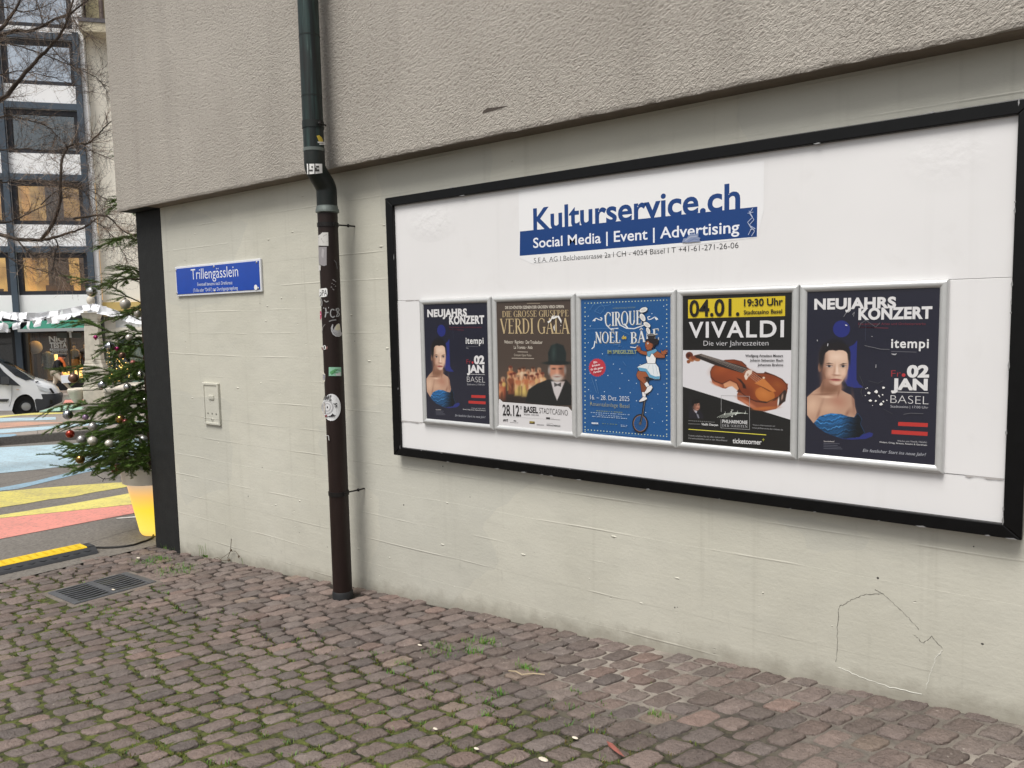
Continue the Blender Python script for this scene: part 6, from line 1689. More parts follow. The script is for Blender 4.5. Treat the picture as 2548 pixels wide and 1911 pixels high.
def hand(J, E, wrist, base, d, side):
    """palm, four unequal fingers and a side thumb rooted in the palm"""
    d = Vector(d).normalized(); s = Vector(side).normalized(); p = Vector(base)
    J['palm' + wrist] = (p + d * .05, .026, .018); E.append((wrist, 'palm' + wrist))
    curl = d.cross(s).normalized()
    for i, L in enumerate((.062, .072, .068, .052)):
        r_ = p + d * .085 + s * (-.028 + i * .019)
        k = wrist + 'f%d' % i
        J[k + 'a'] = (r_, .009, .009); J[k + 'b'] = (r_ + d * L * .55 + curl * .008, .008, .008); J[k + 'c'] = (r_ + d * L * .9 + curl * .026, .007, .007)
        E += [('palm' + wrist, k + 'a'), (k + 'a', k + 'b'), (k + 'b', k + 'c')]
    t_ = p + d * .035 - s * .035
    J[wrist + 't1'] = (t_, .0095, .0095); J[wrist + 't2'] = (t_ + d * .03 - s * .016 + curl * .012, .008, .008); E += [('palm' + wrist, wrist + 't1'), (wrist + 't1', wrist + 't2')]
M_manskin = mat('mannequin_cream', (206, 188, 156), .5)
M_hair = mat('dark_hair', (28, 24, 24), .7)
def mannequin(sx, sy_top, sy_bot, off, label, garments, headless=False, hair=True):
    s, ztp = fs(*SH(sx, sy_top), off); zbt = gl_b + .07
    h = max(1.2, ztp - zbt)
    root = thing('mannequin', label, 'mannequin', group='mannequins in the shop window')
    k = h / 1.78
    def P(x, y, z): return FD * (x * k) + FN * (y * k) + Vector((0, 0, z * k))
    J = {'pel': (P(0, 0, .95), .13 * k, .1 * k), 'wst': (P(0, .01, 1.12), .105 * k, .085 * k), 'chs': (P(0, .01, 1.32), .14 * k, .1 * k), 'shd': (P(0, 0, 1.45), .09 * k, .07 * k), 'nek': (P(0, 0, 1.52), .05 * k, .05 * k)}
    E = [('pel', 'wst'), ('wst', 'chs'), ('chs', 'shd'), ('shd', 'nek')]
    if not headless:
        J['jaw'] = (P(0, .02, 1.6), .062 * k, .07 * k); J['hed'] = (P(0, .01, 1.7), .075 * k, .09 * k); J['nos'] = (P(0, .1, 1.63), .014 * k, .014 * k)
        E += [('nek', 'jaw'), ('jaw', 'hed'), ('jaw', 'nos')]
    for sd_, n_ in ((-1, 'l'), (1, 'r')):
        J['hip' + n_] = (P(.09 * sd_, 0, .88), .09 * k, .09 * k); J['kne' + n_] = (P(.1 * sd_, .02, .5), .058 * k, .058 * k); J['ank' + n_] = (P(.1 * sd_, 0, .1), .036 * k, .036 * k); J['toe' + n_] = (P(.11 * sd_, .14, .03), .032 * k, .025 * k)
        J['sho' + n_] = (P(.17 * sd_, 0, 1.42), .06 * k, .055 * k); J['elb' + n_] = (P(.25 * sd_, -.02, 1.13), .042 * k, .042 * k); J['wri' + n_] = (P(.24 * sd_, .1, .9), .027 * k, .027 * k)
        E += [('pel', 'hip' + n_), ('hip' + n_, 'kne' + n_), ('kne' + n_, 'ank' + n_), ('ank' + n_, 'toe' + n_), ('shd', 'sho' + n_), ('sho' + n_, 'elb' + n_), ('elb' + n_, 'wri' + n_)]
        hand(J, E, 'wri' + n_, J['wri' + n_][0], P(0, .3, -1), P(-sd_, 0, 0))
    skin_body('body', J, E, M_manskin, root)
    def ring(prof, m, nm):
        mb = MB(); n_ = 20; vs = []
        for (rx, ry, z) in prof:
            for q in range(n_):
                t_ = 2 * math.pi * q / n_; f = 1 + .05 * math.sin(5 * t_) * (1 if z < .8 else .3)
                vs.append(P(rx * f * math.cos(t_), ry * f * math.sin(t_), z))
        mb.add(vs, [(i * n_ + q, i * n_ + (q + 1) % n_, (i + 1) * n_ + (q + 1) % n_, (i + 1) * n_ + q) for i in range(len(prof) - 1) for q in range(n_)])
        mb.build(nm, m, root, smooth=True, angle=False)
    for nm, m, prof in garments: ring(prof, m, nm)
    if hair and not headless:
        mb = MB(); c = P(0, -.015, 1.73); mb.ball(c, .1 * k, 12, (1, 1.05, 1)); mb.build('hair', M_hair, root, smooth=True)
    if garments and len(garments[0]) and garments[0][0] == 'coat':
        for sd_, n_ in ((-1, 'l'), (1, 'r')):
            mb = MB(); mb.tube([J['sho' + n_][0], J['elb' + n_][0], J['wri' + n_][0]], [.085 * k, .07 * k, .06 * k], 10); mb.build('sleeve', garments[0][1], root, smooth=True)
    root.location = fpt(s, zbt, off)
    return root
M_glit_c = mat('sequin_silver', (150, 160, 152), .35, .5, var=.6, vscale=26)
M_glit_g = mat('sequin_gold', (196, 164, 104), .35, .4, var=.5, vscale=26)
M_knit = mat('grey_green_knit', (116, 118, 100), .8, var=.25, vscale=30)
M_mesh = mat('orange_skirt_cloth', (214, 164, 100), .6, var=.2, vscale=12)
COAT = [(.1, .1, 1.5), (.2, .15, 1.44), (.22, .16, 1.2), (.19, .15, 1.05), (.23, .18, .85), (.25, .2, .6)]
mannequin(748, 398, 0, -1.0, 'headless mannequin in a glittering silver coat, behind the walking person', [('coat', M_glit_c, COAT), ('trousers', M_glit_g, [(.2, .16, .64), (.21, .17, .3), (.19, .16, .08)])], headless=True)
mannequin(1175, 352, 0, -1.0, 'dark-haired mannequin in a grey top and orange skirt, right half of the shop window', [('top', M_knit, [(.08, .08, 1.5), (.19, .13, 1.42), (.17, .14, 1.2), (.15, .13, 1.02)]), ('skirt', M_mesh, [(.16, .14, 1.02), (.21, .18, .8), (.24, .2, .55)])])
mannequin(1345, 330, 0, -1.1, 'brown-haired mannequin in a dark suit beside the fountain column', [('coat', mat('dark_suit', (44, 46, 54), .7), COAT)])
mb = MB()
c = fpt(*fs(*SH(558, 410), -.9), -.9); mb.ball(c, .3, 18)
tag(mb.build('paper_lantern', mat('cream_paper_globe', (206, 200, 184), .6), smooth=True), 'round cream paper lantern hanging inside the shop window, left end', 'lantern')
# pedestrian in mid-stride, stooped, walking to the right past the shop
PB = deep(*SH(1000, 1150), 32.4)
pz = GZ + .0
PB = fpt(*(lambda q: (q[0], GZ))(fs(*SH(975, 1150), 1.35)), 1.35)
per = thing('person', 'stooped pedestrian in black coat, orange scarf, dark cap and pale trousers, carrying a white bag', 'person')
def Q(x, z, y=0): return PB + FD * x + FN * y + Vector((0, 0, z))
hh = 1.0
J = {'pel': (Q(-.18, .92), .13, .1), 'wst': (Q(-.16, 1.08), .12, .1), 'chs': (Q(-.08, 1.28), .15, .11), 'shd': (Q(.0, 1.42), .09, .07), 'nek': (Q(.07, 1.47), .055, .055), 'jaw': (Q(.15, 1.5), .06, .06), 'hed': (Q(.15, 1.58), .082, .085), 'nos': (Q(.25, 1.53), .015, .015), 'earl': (Q(.13, 1.55, .085), .015, .012), 'earr': (Q(.13, 1.55, -.085), .015, .012)}
E = [('pel', 'wst'), ('wst', 'chs'), ('chs', 'shd'), ('shd', 'nek'), ('nek', 'jaw'), ('jaw', 'hed'), ('jaw', 'nos'), ('hed', 'earl'), ('hed', 'earr')]
for n_, yy, hip, kn, an, to, el, wr in (('n', .1, (-.17, .88), (.12, .52), (.42, .12), (.6, .07), (.0, 1.12), (.13, .88)), ('f', -.1, (-.19, .88), (-.22, .5), (-.42, .14), (-.3, .04), (.06, 1.15), (.2, .95))):
    J['hip' + n_] = (Q(*hip, yy), .095, .095); J['kne' + n_] = (Q(*kn, yy), .062, .062); J['ank' + n_] = (Q(*an, yy), .04, .04); J['toe' + n_] = (Q(*to, yy), .038, .03)
    J['sho' + n_] = (Q(-.01, 1.39, yy * 1.8), .065, .06); J['elb' + n_] = (Q(*el, yy * 2.4), .045, .045); J['wri' + n_] = (Q(*wr, yy * 2.3), .03, .03)
    E += [('pel', 'hip' + n_), ('hip' + n_, 'kne' + n_), ('kne' + n_, 'ank' + n_), ('ank' + n_, 'toe' + n_), ('shd', 'sho' + n_), ('sho' + n_, 'elb' + n_), ('elb' + n_, 'wri' + n_)]
    hand(J, E, 'wri' + n_, J['wri' + n_][0], FD * .3 + Vector((0, 0, -1)), FD)
M_skin = mat('skin', (196, 142, 122), .55)
skin_body('body', J, E, M_skin, per)
gro = lambda k, f, e=0: (J[k][0], J[k][1] * f + e, J[k][2] * f + e)
JC = {k: gro(k, 1.28, .01) for k in ('pel', 'wst', 'chs', 'shd', 'shon', 'shof', 'elbn', 'elbf', 'wrin', 'wrif')}
JC['hem'] = (Q(-.16, .76), .2, .17)
skin_body('coat', JC, [('pel', 'wst'), ('wst', 'chs'), ('chs', 'shd'), ('shd', 'shon'), ('shd', 'shof'), ('shon', 'elbn'), ('shof', 'elbf'), ('elbn', 'wrin'), ('elbf', 'wrif'), ('pel', 'hem')], mat('black_wool', (24, 24, 27), .85), per)
JT = {k: gro(k, 1.2, .015) for k in ('pel', 'hipn', 'hipf', 'knen', 'knef', 'ankn', 'ankf')}
skin_body('trousers', JT, [('pel', 'hipn'), ('pel', 'hipf'), ('hipn', 'knen'), ('hipf', 'knef'), ('knen', 'ankn'), ('knef', 'ankf')], mat('pale_trousers', (206, 194, 176), .8, var=.15, vscale=6), per)
for n_ in 'nf':
    mb = MB(); A, B = J['ank' + n_][0], J['toe' + n_][0]
    mb.tube([A + (A - B) * .3 - Vector((0, 0, .04)), A - Vector((0, 0, .03)), B, B + (B - A) * .25], [.045, .058, .05, .025], 10); mb.build('shoe', mat('dark_shoe', (44, 46, 52), .5), per, smooth=True)
mb = MB(); mb.ball(J['hed'][0] + Vector((0, 0, .045)), .1, 14, (1, 1, .62)); a_ = J['hed'][0] + Vector((0, 0, .03)); mb.tube([a_, a_ + FD * .16], [.07, .05], 8); mb.build('cap', mat('dark_cap', (38, 36, 36), .8), per, smooth=True)
mb = MB(); mb.tube([Q(.0, 1.5, .03), Q(.1, 1.44, .06), Q(.2, 1.3, .05), Q(.24, 1.1, .06), Q(.24, .9, .05)], [.07, .075, .05, .06, .05], 10); mb.build('scarf', mat('orange_scarf', (222, 108, 48), .8, var=.2, vscale=14), per, smooth=True)
for z, y in ((1.57, .035), (1.57, -.035)):
    mb = MB(); mb.ball(Q(.228, z, y), .011, 6); mb.build('eye', M_hair, per)
mb = MB(); mb.ball(Q(.232, 1.485), .018, 6, (.4, 1.2, .4)); mb.build('mouth', mat('lips', (150, 84, 80), .6), per)
rebase(per, Q(0, 0))
bag = thing('shopping_bag', 'white paper carrier bag held by the pedestrian', 'bag')
mb = MB(); a_ = Q(.12, .42, .2); mb.obox(a_, FD * .34 + Vector((0, 0, .02)), FN * .1, Vector((0, 0, .34)) - FD * .02); mb.build('bag_body', mat('white_paper_bag', (226, 230, 238), .6), bag, bevel=.008)
hp = J['palmwrin'][0]
mb = MB(); mb.tube([Q(.16, .74, .24), hp + Vector((0, 0, -.02)), Q(.4, .74, .24)], .007, 6); mb.build('handle', mat('bag_cord', (190, 188, 186), .7), bag)
rebase(bag, Q(.28, .42, .25))

# ------------------------------------------------------------------ white van
VD = Vector((.34, .94, 0)).normalized(); VN = Vector((VD.y, -VD.x, 0))
VW = gnd(*SH(415, 1540)); VW.z = 0
V0 = deep(*SH(415, 1355), 21.6)
def vs_(x, y):
    p = plane_hit(*SH(x, y), V0, VN); return ((p - V0).dot(VD), p.z)
van_gz = vs_(415, 1538)[1]
def vpt(s, z, o=0.0): return Vector((V0.x, V0.y, 0)) + VD * s - VN * o + Vector((0, 0, z))
WID = 1.86
noseS = vs_(1015, 1200)[0]
def van_loft(outline, name, m, parent, grow=0.0, t0=0.0, t1=WID, flat=False):
    pts = [vs_(*p) for p in outline]
    ts = [0, .05, .16, .42, .93, 1.44, 1.70, 1.81, 1.86]
    ret = [.30, .20, .10, .03, 0, .03, .10, .20, .30]
    ins = [.05, .02, .0, 0, 0, 0, 0, .02, .05]
    mb = MB(); n_ = len(pts); vs2 = []
    use = [i for i, t_ in enumerate(ts) if t0 - 1e-6 <= t_ <= t1 + 1e-6]
    cs, cz = sum(p[0] for p in pts) / n_, sum(p[1] for p in pts) / n_
    for i in use:
        for (s, z) in pts:
            f = max(0, min(1, (s - (noseS - 1.1)) / 1.1)) ** 1.5
            rz = max(0, (z - (van_gz + 1.05)) / .9)
            o_ = .93 + (ts[i] - .93) * (1 - .16 * rz) * (1 + grow / .93)
            s2 = s - ret[i] * f + grow * f
            z2 = z - ins[i] * (1 if z > cz and grow == 0 else 0)
            vs2.append(vpt(s2, z2, o_))
    fs2 = [(k * n_ + q, k * n_ + (q + 1) % n_, (k + 1) * n_ + (q + 1) % n_, (k + 1) * n_ + q) for k in range(len(use) - 1) for q in range(n_)]
    fs2 += [tuple(range(n_))[::-1], tuple(range((len(use) - 1) * n_, len(use) * n_))]
    mb.add(vs2, fs2)
    return mb.build(name, m, parent, smooth=True)
van = thing('parked_van', 'white panel van parked across the street, its nose just inside the left edge', 'van')
M_van = mat('white_car_paint', (224, 226, 230), .25, coat=.6)
M_vblk = mat('grey_bumper_plastic', (56, 58, 62), .55, var=.1, vscale=6)
M_vgls = mat('tinted_car_glass', (26, 30, 34), .06, coat=.8)
arch = [(415 + 205 * math.cos(R(t_)), 1352 - 200 * math.sin(R(t_))) for t_ in range(170, -1, -17)]
out = [(985, 1300), (1005, 1290), (1016, 1180), (975, 1130), (945, 1080), (860, 1012), (700, 960), (580, 930), (430, 842), (250, 745), (60, 664), (-260, 480), (-330, 458), (-420, 448), (-2100, 448), (-2240, 470), (-2290, 600), (-2300, 1380), (-1900, 1415)] + [(-1520 + 205 * math.cos(R(t_)), 1352 - 200 * math.sin(R(t_))) for t_ in range(180, -1, -20)] + [(-1200, 1415), (190, 1415)] + arch + [(640, 1418), (830, 1368)]
van_loft(out, 'body', M_van, van)
van_loft([(640, 1222), (760, 1226), (785, 1215), (748, 1145), (975, 1140), (1020, 1180), (1010, 1292), (985, 1305), (830, 1372), (640, 1424), (625, 1330), (600, 1240)], 'bumper', M_vblk, van, grow=.008)
ws = van_loft([(62, 660), (250, 740), (430, 837), (560, 914), (430, 935), (240, 862), (40, 690), (-250, 498), (-262, 478)], 'windscreen', M_vgls, van, grow=.006)
mb = MB()
def vpoly(mb, pts, o=-.012, th=.02):
    q = []
    for s, z in [vs_(*p) for p in pts]:
        f = max(0, min(1, (s - (noseS - 1.1)) / 1.1)) ** 1.5
        rz = max(0, (z - (van_gz + 1.05)) / .9)
        o_ = .93 - .93 * (1 - .16 * rz) + .10 * f * 0
        q.append((s - .17 * f, z, o_ + o))
    n_ = len(q); A = [vpt(s, z, o_) for s, z, o_ in q]; B = [vpt(s, z, o_ + th) for s, z, o_ in q]
    mb.add(A + B, [tuple(range(n_))] + [(k, (k + 1) % n_, n_ + (k + 1) % n_, n_ + k) for k in range(n_)])
    return mb
vpoly(mb, [(-240, 520), (-30, 690), (60, 800), (325, 1020), (-250, 985), (-420, 985), (-420, 520)]).build('side_window', M_vgls, van)
mb = MB(); vpoly(mb, [(30, 880), (110, 876), (135, 900), (130, 975), (60, 990), (35, 985)], -.2, .16).build('door_mirror', M_vblk, van, bevel=.02)
mb = MB(); vpoly(mb, [(612, 1002), (700, 1032), (830, 1062), (885, 1115), (860, 1122), (720, 1088), (650, 1068)], -.02, .06).build('headlight', mat('headlight_lens', (206, 212, 218), .12, .2, coat=.6), van)
mb = MB(); vpoly(mb, [(858, 1062), (900, 1052), (968, 1130), (922, 1136)], -.03, .1).build('grille', mat('black_grille', (18, 18, 20), .5), van)
mb = MB(); vpoly(mb, [(-300, 1235), (138, 1232), (112, 1268), (-300, 1270)], -.02, .03).build('rub_strip', M_vblk, van, bevel=.006)
mb = MB(); vpoly(mb, [(186, 1020), (192, 1020), (190, 1180), (180, 1260), (150, 1350), (144, 1350), (174, 1260), (184, 1180)], -.004, .006).build('door_seam', mat('panel_gap', (120, 122, 126), .7), van)
mb = MB(); vpoly(mb, [(585, 955), (640, 940), (660, 950), (610, 968)], -.0, .03).build('washer_vent', M_vblk, van)
mb = MB(); vpoly(mb, [(255, 1072), (300, 1072), (300, 1084), (262, 1084)], -.006, .01).build('side_repeater', mat('amber_lens', (214, 190, 170), .3), van)
mb = MB(); vpoly(mb, [(870, 1240), (915, 1240), (925, 1290), (880, 1300)], -.03, .02).build('fog_lamp', mat('fog_lamp_dark', (22, 24, 26), .2), van)
M_tyre = mat('tyre_rubber', (24, 24, 25), .8); M_arch = mat('wheel_arch_dark', (12, 12, 12), .9); M_rim = mat('dark_steel_wheel', (40, 42, 44), .5, .3); M_cap = mat('silver_hubcap', (176, 178, 180), .35, .5)
for sx in (415, -1520):
    s, z = vs_(sx, 1355); rad = z - van_gz
    mb = MB(); cN = -VN
    def wheel_pt(r_, o_, t_): return vpt(s + r_ * math.cos(t_), z + r_ * math.sin(t_), o_)
    for side_o in (0.06, WID - .26):
        mb = MB(); n_ = 36; prof = [(rad * .62, .0), (rad * .9, -.0), (rad * .985, .03), (rad, .07), (rad, .15), (rad * .95, .2), (rad * .6, .2)]
        mb.add([wheel_pt(r_, side_o + o_, 2 * math.pi * k / n_) for r_, o_ in prof for k in range(n_)], [(i * n_ + k, i * n_ + (k + 1) % n_, (i + 1) * n_ + (k + 1) % n_, (i + 1) * n_ + k) for i in range(len(prof) - 1) for k in range(n_)])
        wh = mb.build('wheel', M_tyre, van, smooth=True)
        if side_o < 1:
            mb = MB(); prof = [(rad * .64, .01), (rad * .55, .03), (rad * .35, .015), (rad * .3, .01)]
            mb.add([wheel_pt(r_, side_o + o_, 2 * math.pi * k / n_) for r_, o_ in prof for k in range(n_)] + [wheel_pt(0, side_o + .01, 0)], [(i * n_ + k, i * n_ + (k + 1) % n_, (i + 1) * n_ + (k + 1) % n_, (i + 1) * n_ + k) for i in range(len(prof) - 1) for k in range(n_)] + [((len(prof) - 1) * n_ + k, (len(prof) - 1) * n_ + (k + 1) % n_, len(prof) * n_) for k in range(n_)])
            mb.build('rim', M_rim, wh, smooth=True)
            mb = MB(); prof = [(rad * .36, .004), (rad * .33, -.016), (rad * .12, -.026)]
            mb.add([wheel_pt(r_, side_o + o_, 2 * math.pi * k / n_) for r_, o_ in prof for k in range(n_)] + [wheel_pt(0, side_o - .028, 0)], [(i * n_ + k, i * n_ + (k + 1) % n_, (i + 1) * n_ + (k + 1) % n_, (i + 1) * n_ + k) for i in range(len(prof) - 1) for k in range(n_)] + [((len(prof) - 1) * n_ + k, (len(prof) - 1) * n_ + (k + 1) % n_, len(prof) * n_) for k in range(n_)])
            mb.build('hubcap', M_cap, wh, smooth=True)
    mb = MB(); n_ = 28; ra = rad * 1.12
    mb.add([wheel_pt(ra, .05, 2 * math.pi * k / n_) for k in range(n_)] + [wheel_pt(ra, .36, 2 * math.pi * k / n_) for k in range(n_)], [tuple(range(n_, 2 * n_))] + [(k, (k + 1) % n_, n_ + (k + 1) % n_, n_ + k) for k in range(n_ // 2)])
    mb.build('wheel_arch', M_arch, van)
rebase(van, vpt(-1, van_gz, .93))

# ------------------------------------------------------------------ stone fountain
M_lime = mat('weathered_limestone', (206, 198, 184), .8, var=.18, vscale=5, bump=.35, bscale=30, bdist=.02)
fo = thing('fountain', 'pale carved stone fountain with a square column and side basin, behind the decorated fir', 'fountain')
FDIST = 26.9
def fz(px, py): return deep(*D2(px, py), FDIST)
bx = fz(842, 1260); gzf = gz(bx.x)
def sq(mb, cx, half, z0, z1, half1=None):
    half1 = (half if half1 is None else half1) * .84; half *= .84
    vs2 = []
    for h, z in ((half, z0), (half1, z1)):
        for i, j in ((-1, -1), (1, -1), (1, 1), (-1, 1)): vs2.append(Vector((cx.x, cx.y, z)) + FD * h * i + FN * h * j)
    mb.add(vs2, [(3, 2, 1, 0), (4, 5, 6, 7), (0, 1, 5, 4), (1, 2, 6, 5), (2, 3, 7, 6), (3, 0, 4, 7)])
def zz(y): return fz(850, y).z
m_px = (fz(950, 1000) - fz(750, 1000)).length / 200
ZF = [zz(y) for y in (1270, 1130, 1100, 1085, 950, 930, 905, 840, 820, 560, 545, 500, 470, 440, 425, 400, 350)]
mb = MB(); sq(mb, bx, 104 * m_px, gzf - .3, zz(1135)); mb.build('pedestal', M_lime, fo, bevel=.03)
mb = MB(); sq(mb, bx, 108 * m_px, zz(1132), zz(1108), 104 * m_px); sq(mb, bx, 100 * m_px, zz(1107), zz(1085)); sq(mb, bx, 92 * m_px, zz(1084), zz(1000), 96 * m_px); sq(mb, bx, 100 * m_px, zz(999), zz(948), 102 * m_px); mb.build('base_moulding', M_lime, fo, bevel=.02)
mb = MB(); sq(mb, bx, 96 * m_px, zz(946), zz(910), 84 * m_px); sq(mb, bx, 80 * m_px, zz(909), zz(880), 76 * m_px); sq(mb, bx, 74 * m_px, zz(879), zz(548), 62 * m_px); mb.build('column', M_lime, fo, bevel=.02)
mb = MB(); sq(mb, bx, 70 * m_px, zz(547), zz(538)); sq(mb, bx, 62 * m_px, zz(537), zz(485), 84 * m_px); sq(mb, bx, 92 * m_px, zz(484), zz(458)); sq(mb, bx, 76 * m_px, zz(457), zz(430), 40 * m_px); mb.build('capital', M_lime, fo, bevel=.02)
mb = MB(); mb.lathe([(30 * m_px, zz(429)), (34 * m_px, zz(420)), (22 * m_px, zz(405)), (30 * m_px, zz(395)), (34 * m_px, zz(370)), (26 * m_px, zz(345)), (14 * m_px, zz(335)), (0.001, zz(330))], (bx.x, bx.y, 0), 20); mb.build('finial', M_lime, fo, smooth=True)
mb = MB(); sc_ = bx - FD * 158 * m_px; prof = [(20 * m_px, gzf - .1), (30 * m_px, zz(1235)), (56 * m_px, zz(1190)), (62 * m_px, zz(1160)), (70 * m_px, zz(1150)), (70 * m_px, zz(1128)), (60 * m_px, zz(1118)), (50 * m_px, zz(1130))]
mb.lathe(prof, (sc_.x, sc_.y, 0), 24); mb.build('basin', M_lime, fo, smooth=True)
mb = MB(); a_ = bx + FD * 108 * m_px; mb.obox(Vector((a_.x, a_.y, gzf - .3)) - FN * 1.0, FD * 5.0, FN * 2.0, Vector((0, 0, zz(1150) - gzf + .3))); mb.build('trough', M_lime, fo, bevel=.03)
mb = MB(); mb.obox(Vector((a_.x, a_.y, zz(1148))) - FN * 1.1, FD * 5.1, FN * 2.2, Vector((0, 0, zz(1105) - zz(1148)))); mb.build('trough_rim', M_lime, fo, bevel=.05)
mb = MB(); c = bx + FN * 76 * m_px; mb.lathe([(.0, 0), (14 * m_px, .0), (20 * m_px, .03), (26 * m_px, .0)], (c.x, c.y, zz(860)), 20, 'y'); mb.build('carved_roundel', M_lime, fo, smooth=True)
rebase(fo, Vector((bx.x, bx.y, gzf)))
# ------------------------------------------------------------------ cable ramp and cable
M_ryel = mat('yellow_ramp_rubber', (226, 190, 30), .55, var=.12, vscale=12)
M_rblk = mat('black_ramp_rubber', (48, 50, 54), .6, var=.15, vscale=14)
ra, rb = gnd(*D3(0, 1322)), gnd(*D3(848, 1132))
rd = (ra - rb); rd.normalize(); rn = rd.cross(Vector((0, 0, 1)))
if rn.dot(CAM - rb) < 0: rn = -rn          # towards the viewer
rw = .25
ramp = thing('cable_ramp', 'yellow and black rubber cable ramp on the asphalt in front of the cobbles', 'cable ramp')
def rp(t_, w_, h): p = rb + rd * t_ - rn * w_; return Vector((p.x, p.y, gz(p.x) + h))
mb = MB(); prof = [(0, .003), (.012, .02), (.062, .047), (.075, .047), (.075, .051), (.215, .051), (.215, .047), (.228, .047), (.28, .02), (.292, .003)]
LN = 1.9
for t_ in (0, LN): pass
n_ = len(prof)
mb.add([rp(t_, w_, h) for t_ in (0, LN) for w_, h in prof], [(k, k + 1, n_ + k + 1, n_ + k) for k in range(n_ - 1)] + [tuple(range(n_))[::-1], tuple(range(n_, 2 * n_))])
for k in range(26):
    for w_ in (.03, .245):
        t0 = .04 + k * .072; mb.add([rp(t0, w_, .034), rp(t0 + .03, w_ + .012, .042), rp(t0 + .05, w_, .034), rp(t0 + .02, w_ - .012, .029)], [(0, 1, 2, 3)])
mb.build('base', M_rblk, ramp)
mb = MB()
mb.add([rp(t_, w_, h) for t_ in (.055, LN) for w_, h in ((.062, .0485), (.07, .057), (.222, .057), (.23, .0485))], [(0, 1, 5, 4), (1, 2, 6, 5), (2, 3, 7, 6), (3, 2, 1, 0), (4, 5, 6, 7)])
for i in range(34):
    for j in range(4):
        t0 = .1 + i * .052; w0 = .085 + j * .033 + (i % 2) * .016; d_ = 1 if (i + j) % 2 else -1
        if w0 > .2: continue
        mb.add([rp(t0 - .013, w0 - .004 * d_, .0572), rp(t0, w0 - .006, .0595), rp(t0 + .013, w0 + .004 * d_, .0572), rp(t0, w0 + .006, .0595)], [(0, 1, 2, 3)])
mb.build('lid', M_ryel, ramp)
rebase(ramp, rp(LN / 2, .15, 0))
cb = [(800, 1088), (900, 1090), (1000, 1086), (1080, 1078), (1150, 1066), (1210, 1045), (1260, 1030), (1300, 1010), (1318, 990), (1322, 968)]
mb = MB(); mb.tube([gnd(*D3(*p)) + Vector((0, 0, .009)) for p in cb], .0075, 8)
tag(mb.build('power_cable', mat('black_cable', (30, 29, 28), .5), smooth=True), 'thin black power cable running from the cable ramp to the glowing planter', 'cable')

# ------------------------------------------------------------------ glowing planter with a decorated fir
TB = gnd(*D3(1355, 950)); TD = (TB - CAM).dot(CF)
mpx = TD / FPX
def tp(C, x, y, dd=0.0): return deep(*C(x, y), TD + dd)
pot_h = 172 * mpx
plant = thing('planter', 'tall tapered white planter glowing yellow from within, half hidden by the black corner', 'planter')
def glow():
    m = bpy.data.materials.new('lit_translucent_plastic'); g = NT(m)
    tc = g.n('TexCoord').outputs['Object']; sp = g.n('SeparateXYZ'); g.l(tc, sp.inputs[0])
    z0 = TB.z
    t_ = g.math('DIVIDE', g.math('SUBTRACT', sp.outputs['Z'], z0), pot_h)
    cr = g.n('ValToRGB'); e = cr.color_ramp.elements
    e[0].position = 0; e[0].color = lin((255, 206, 96)); e[1].position = .95; e[1].color = lin((110, 100, 88))
    for p, c in ((.1, (255, 226, 84)), (.4, (255, 218, 44)), (.6, (250, 190, 92)), (.76, (206, 176, 142))): x = e.new(p); x.color = lin(c)
    g.l(t_, cr.inputs[0]); g.l(cr.outputs[0], g.b.inputs['Emission Color']); g.b.inputs['Emission Strength'].default_value = .85
    g.b.inputs['Base Color'].default_value = lin((110, 102, 90)); g.b.inputs['Roughness'].default_value = .4
    return m
M_glow = glow()
rt, rbm = .205, .118
mb = MB(); mb.lathe([(rbm - .01, 0), (rbm, .008), (rbm + .012, .03), (rt, pot_h * .77)], (TB.x, TB.y, TB.z), 36); mb.build('pot_body', M_glow, plant, smooth=True)
mb = MB(); mb.lathe([(rt + .002, pot_h * .775), (rt + .028, pot_h * .775), (rt + .04, pot_h * .995), (rt + .036, pot_h), (rt + .015, pot_h), (rt + .01, pot_h * .93)], (TB.x, TB.y, TB.z), 36); mb.build('rim', mat('matt_white_plastic', (214, 208, 196), .5), plant, smooth=True)
mb = MB(); mb.lathe([(.01, pot_h * .92), (rt + .01, pot_h * .92), (rt + .01, pot_h * .9)], (TB.x, TB.y, TB.z), 24); mb.build('soil', mat('potting_soil', (52, 42, 34), .95), plant)
rebase(plant, TB)
fir = thing('decorated_fir', 'green fir tree hung with baubles, growing out of the glowing planter behind the corner', 'fir tree')
rr = random.Random(31)
TZ = TB.z + pot_h * .9; TH = 3.0
mb = MB(); mb.tube([(TB.x, TB.y, TZ), (TB.x + .01, TB.y, TZ + TH * .5), (TB.x, TB.y, TZ + TH)], [.04, .025, .006], 8); mb.build('trunk', mat('fir_bark', (70, 54, 42), .9, var=.3, vscale=30), fir)
mbw, mbn = MB(), MB()
def needles(a, b, dens, L, up=Vector((0, 0, 1)), sparse=1.0):
    d = b - a; ln = d.length
    if ln < 1e-4: return
    d = d / ln
    s = d.cross(up); s = s.normalized() if s.length > 1e-3 else d.orthogonal().normalized()
    u_ = s.cross(d)
    n = int(ln * dens * sparse)
    for k in range(n):
        t_ = rr.random(); p = a + d * (ln * t_)
        an = rr.uniform(-.5, math.pi + .5)
        o_ = (s * math.cos(an) + u_ * math.sin(an) * .8)
        tip = p + (o_ * .8 + d * rr.uniform(.35, .75)).normalized() * L * rr.uniform(.7, 1.15)
        w_ = d.cross(o_).normalized() * .0014 if d.cross(o_).length > 1e-3 else s * .0014
        g_ = rr.random()
        mbn.col((int(52 + 48 * g_), int(76 + 54 * g_), int(24 + 28 * g_)) if rr.random() < .9 else (122, 142, 78))
        mbn.add([p - w_, p + w_, tip], [(0, 1, 2)])
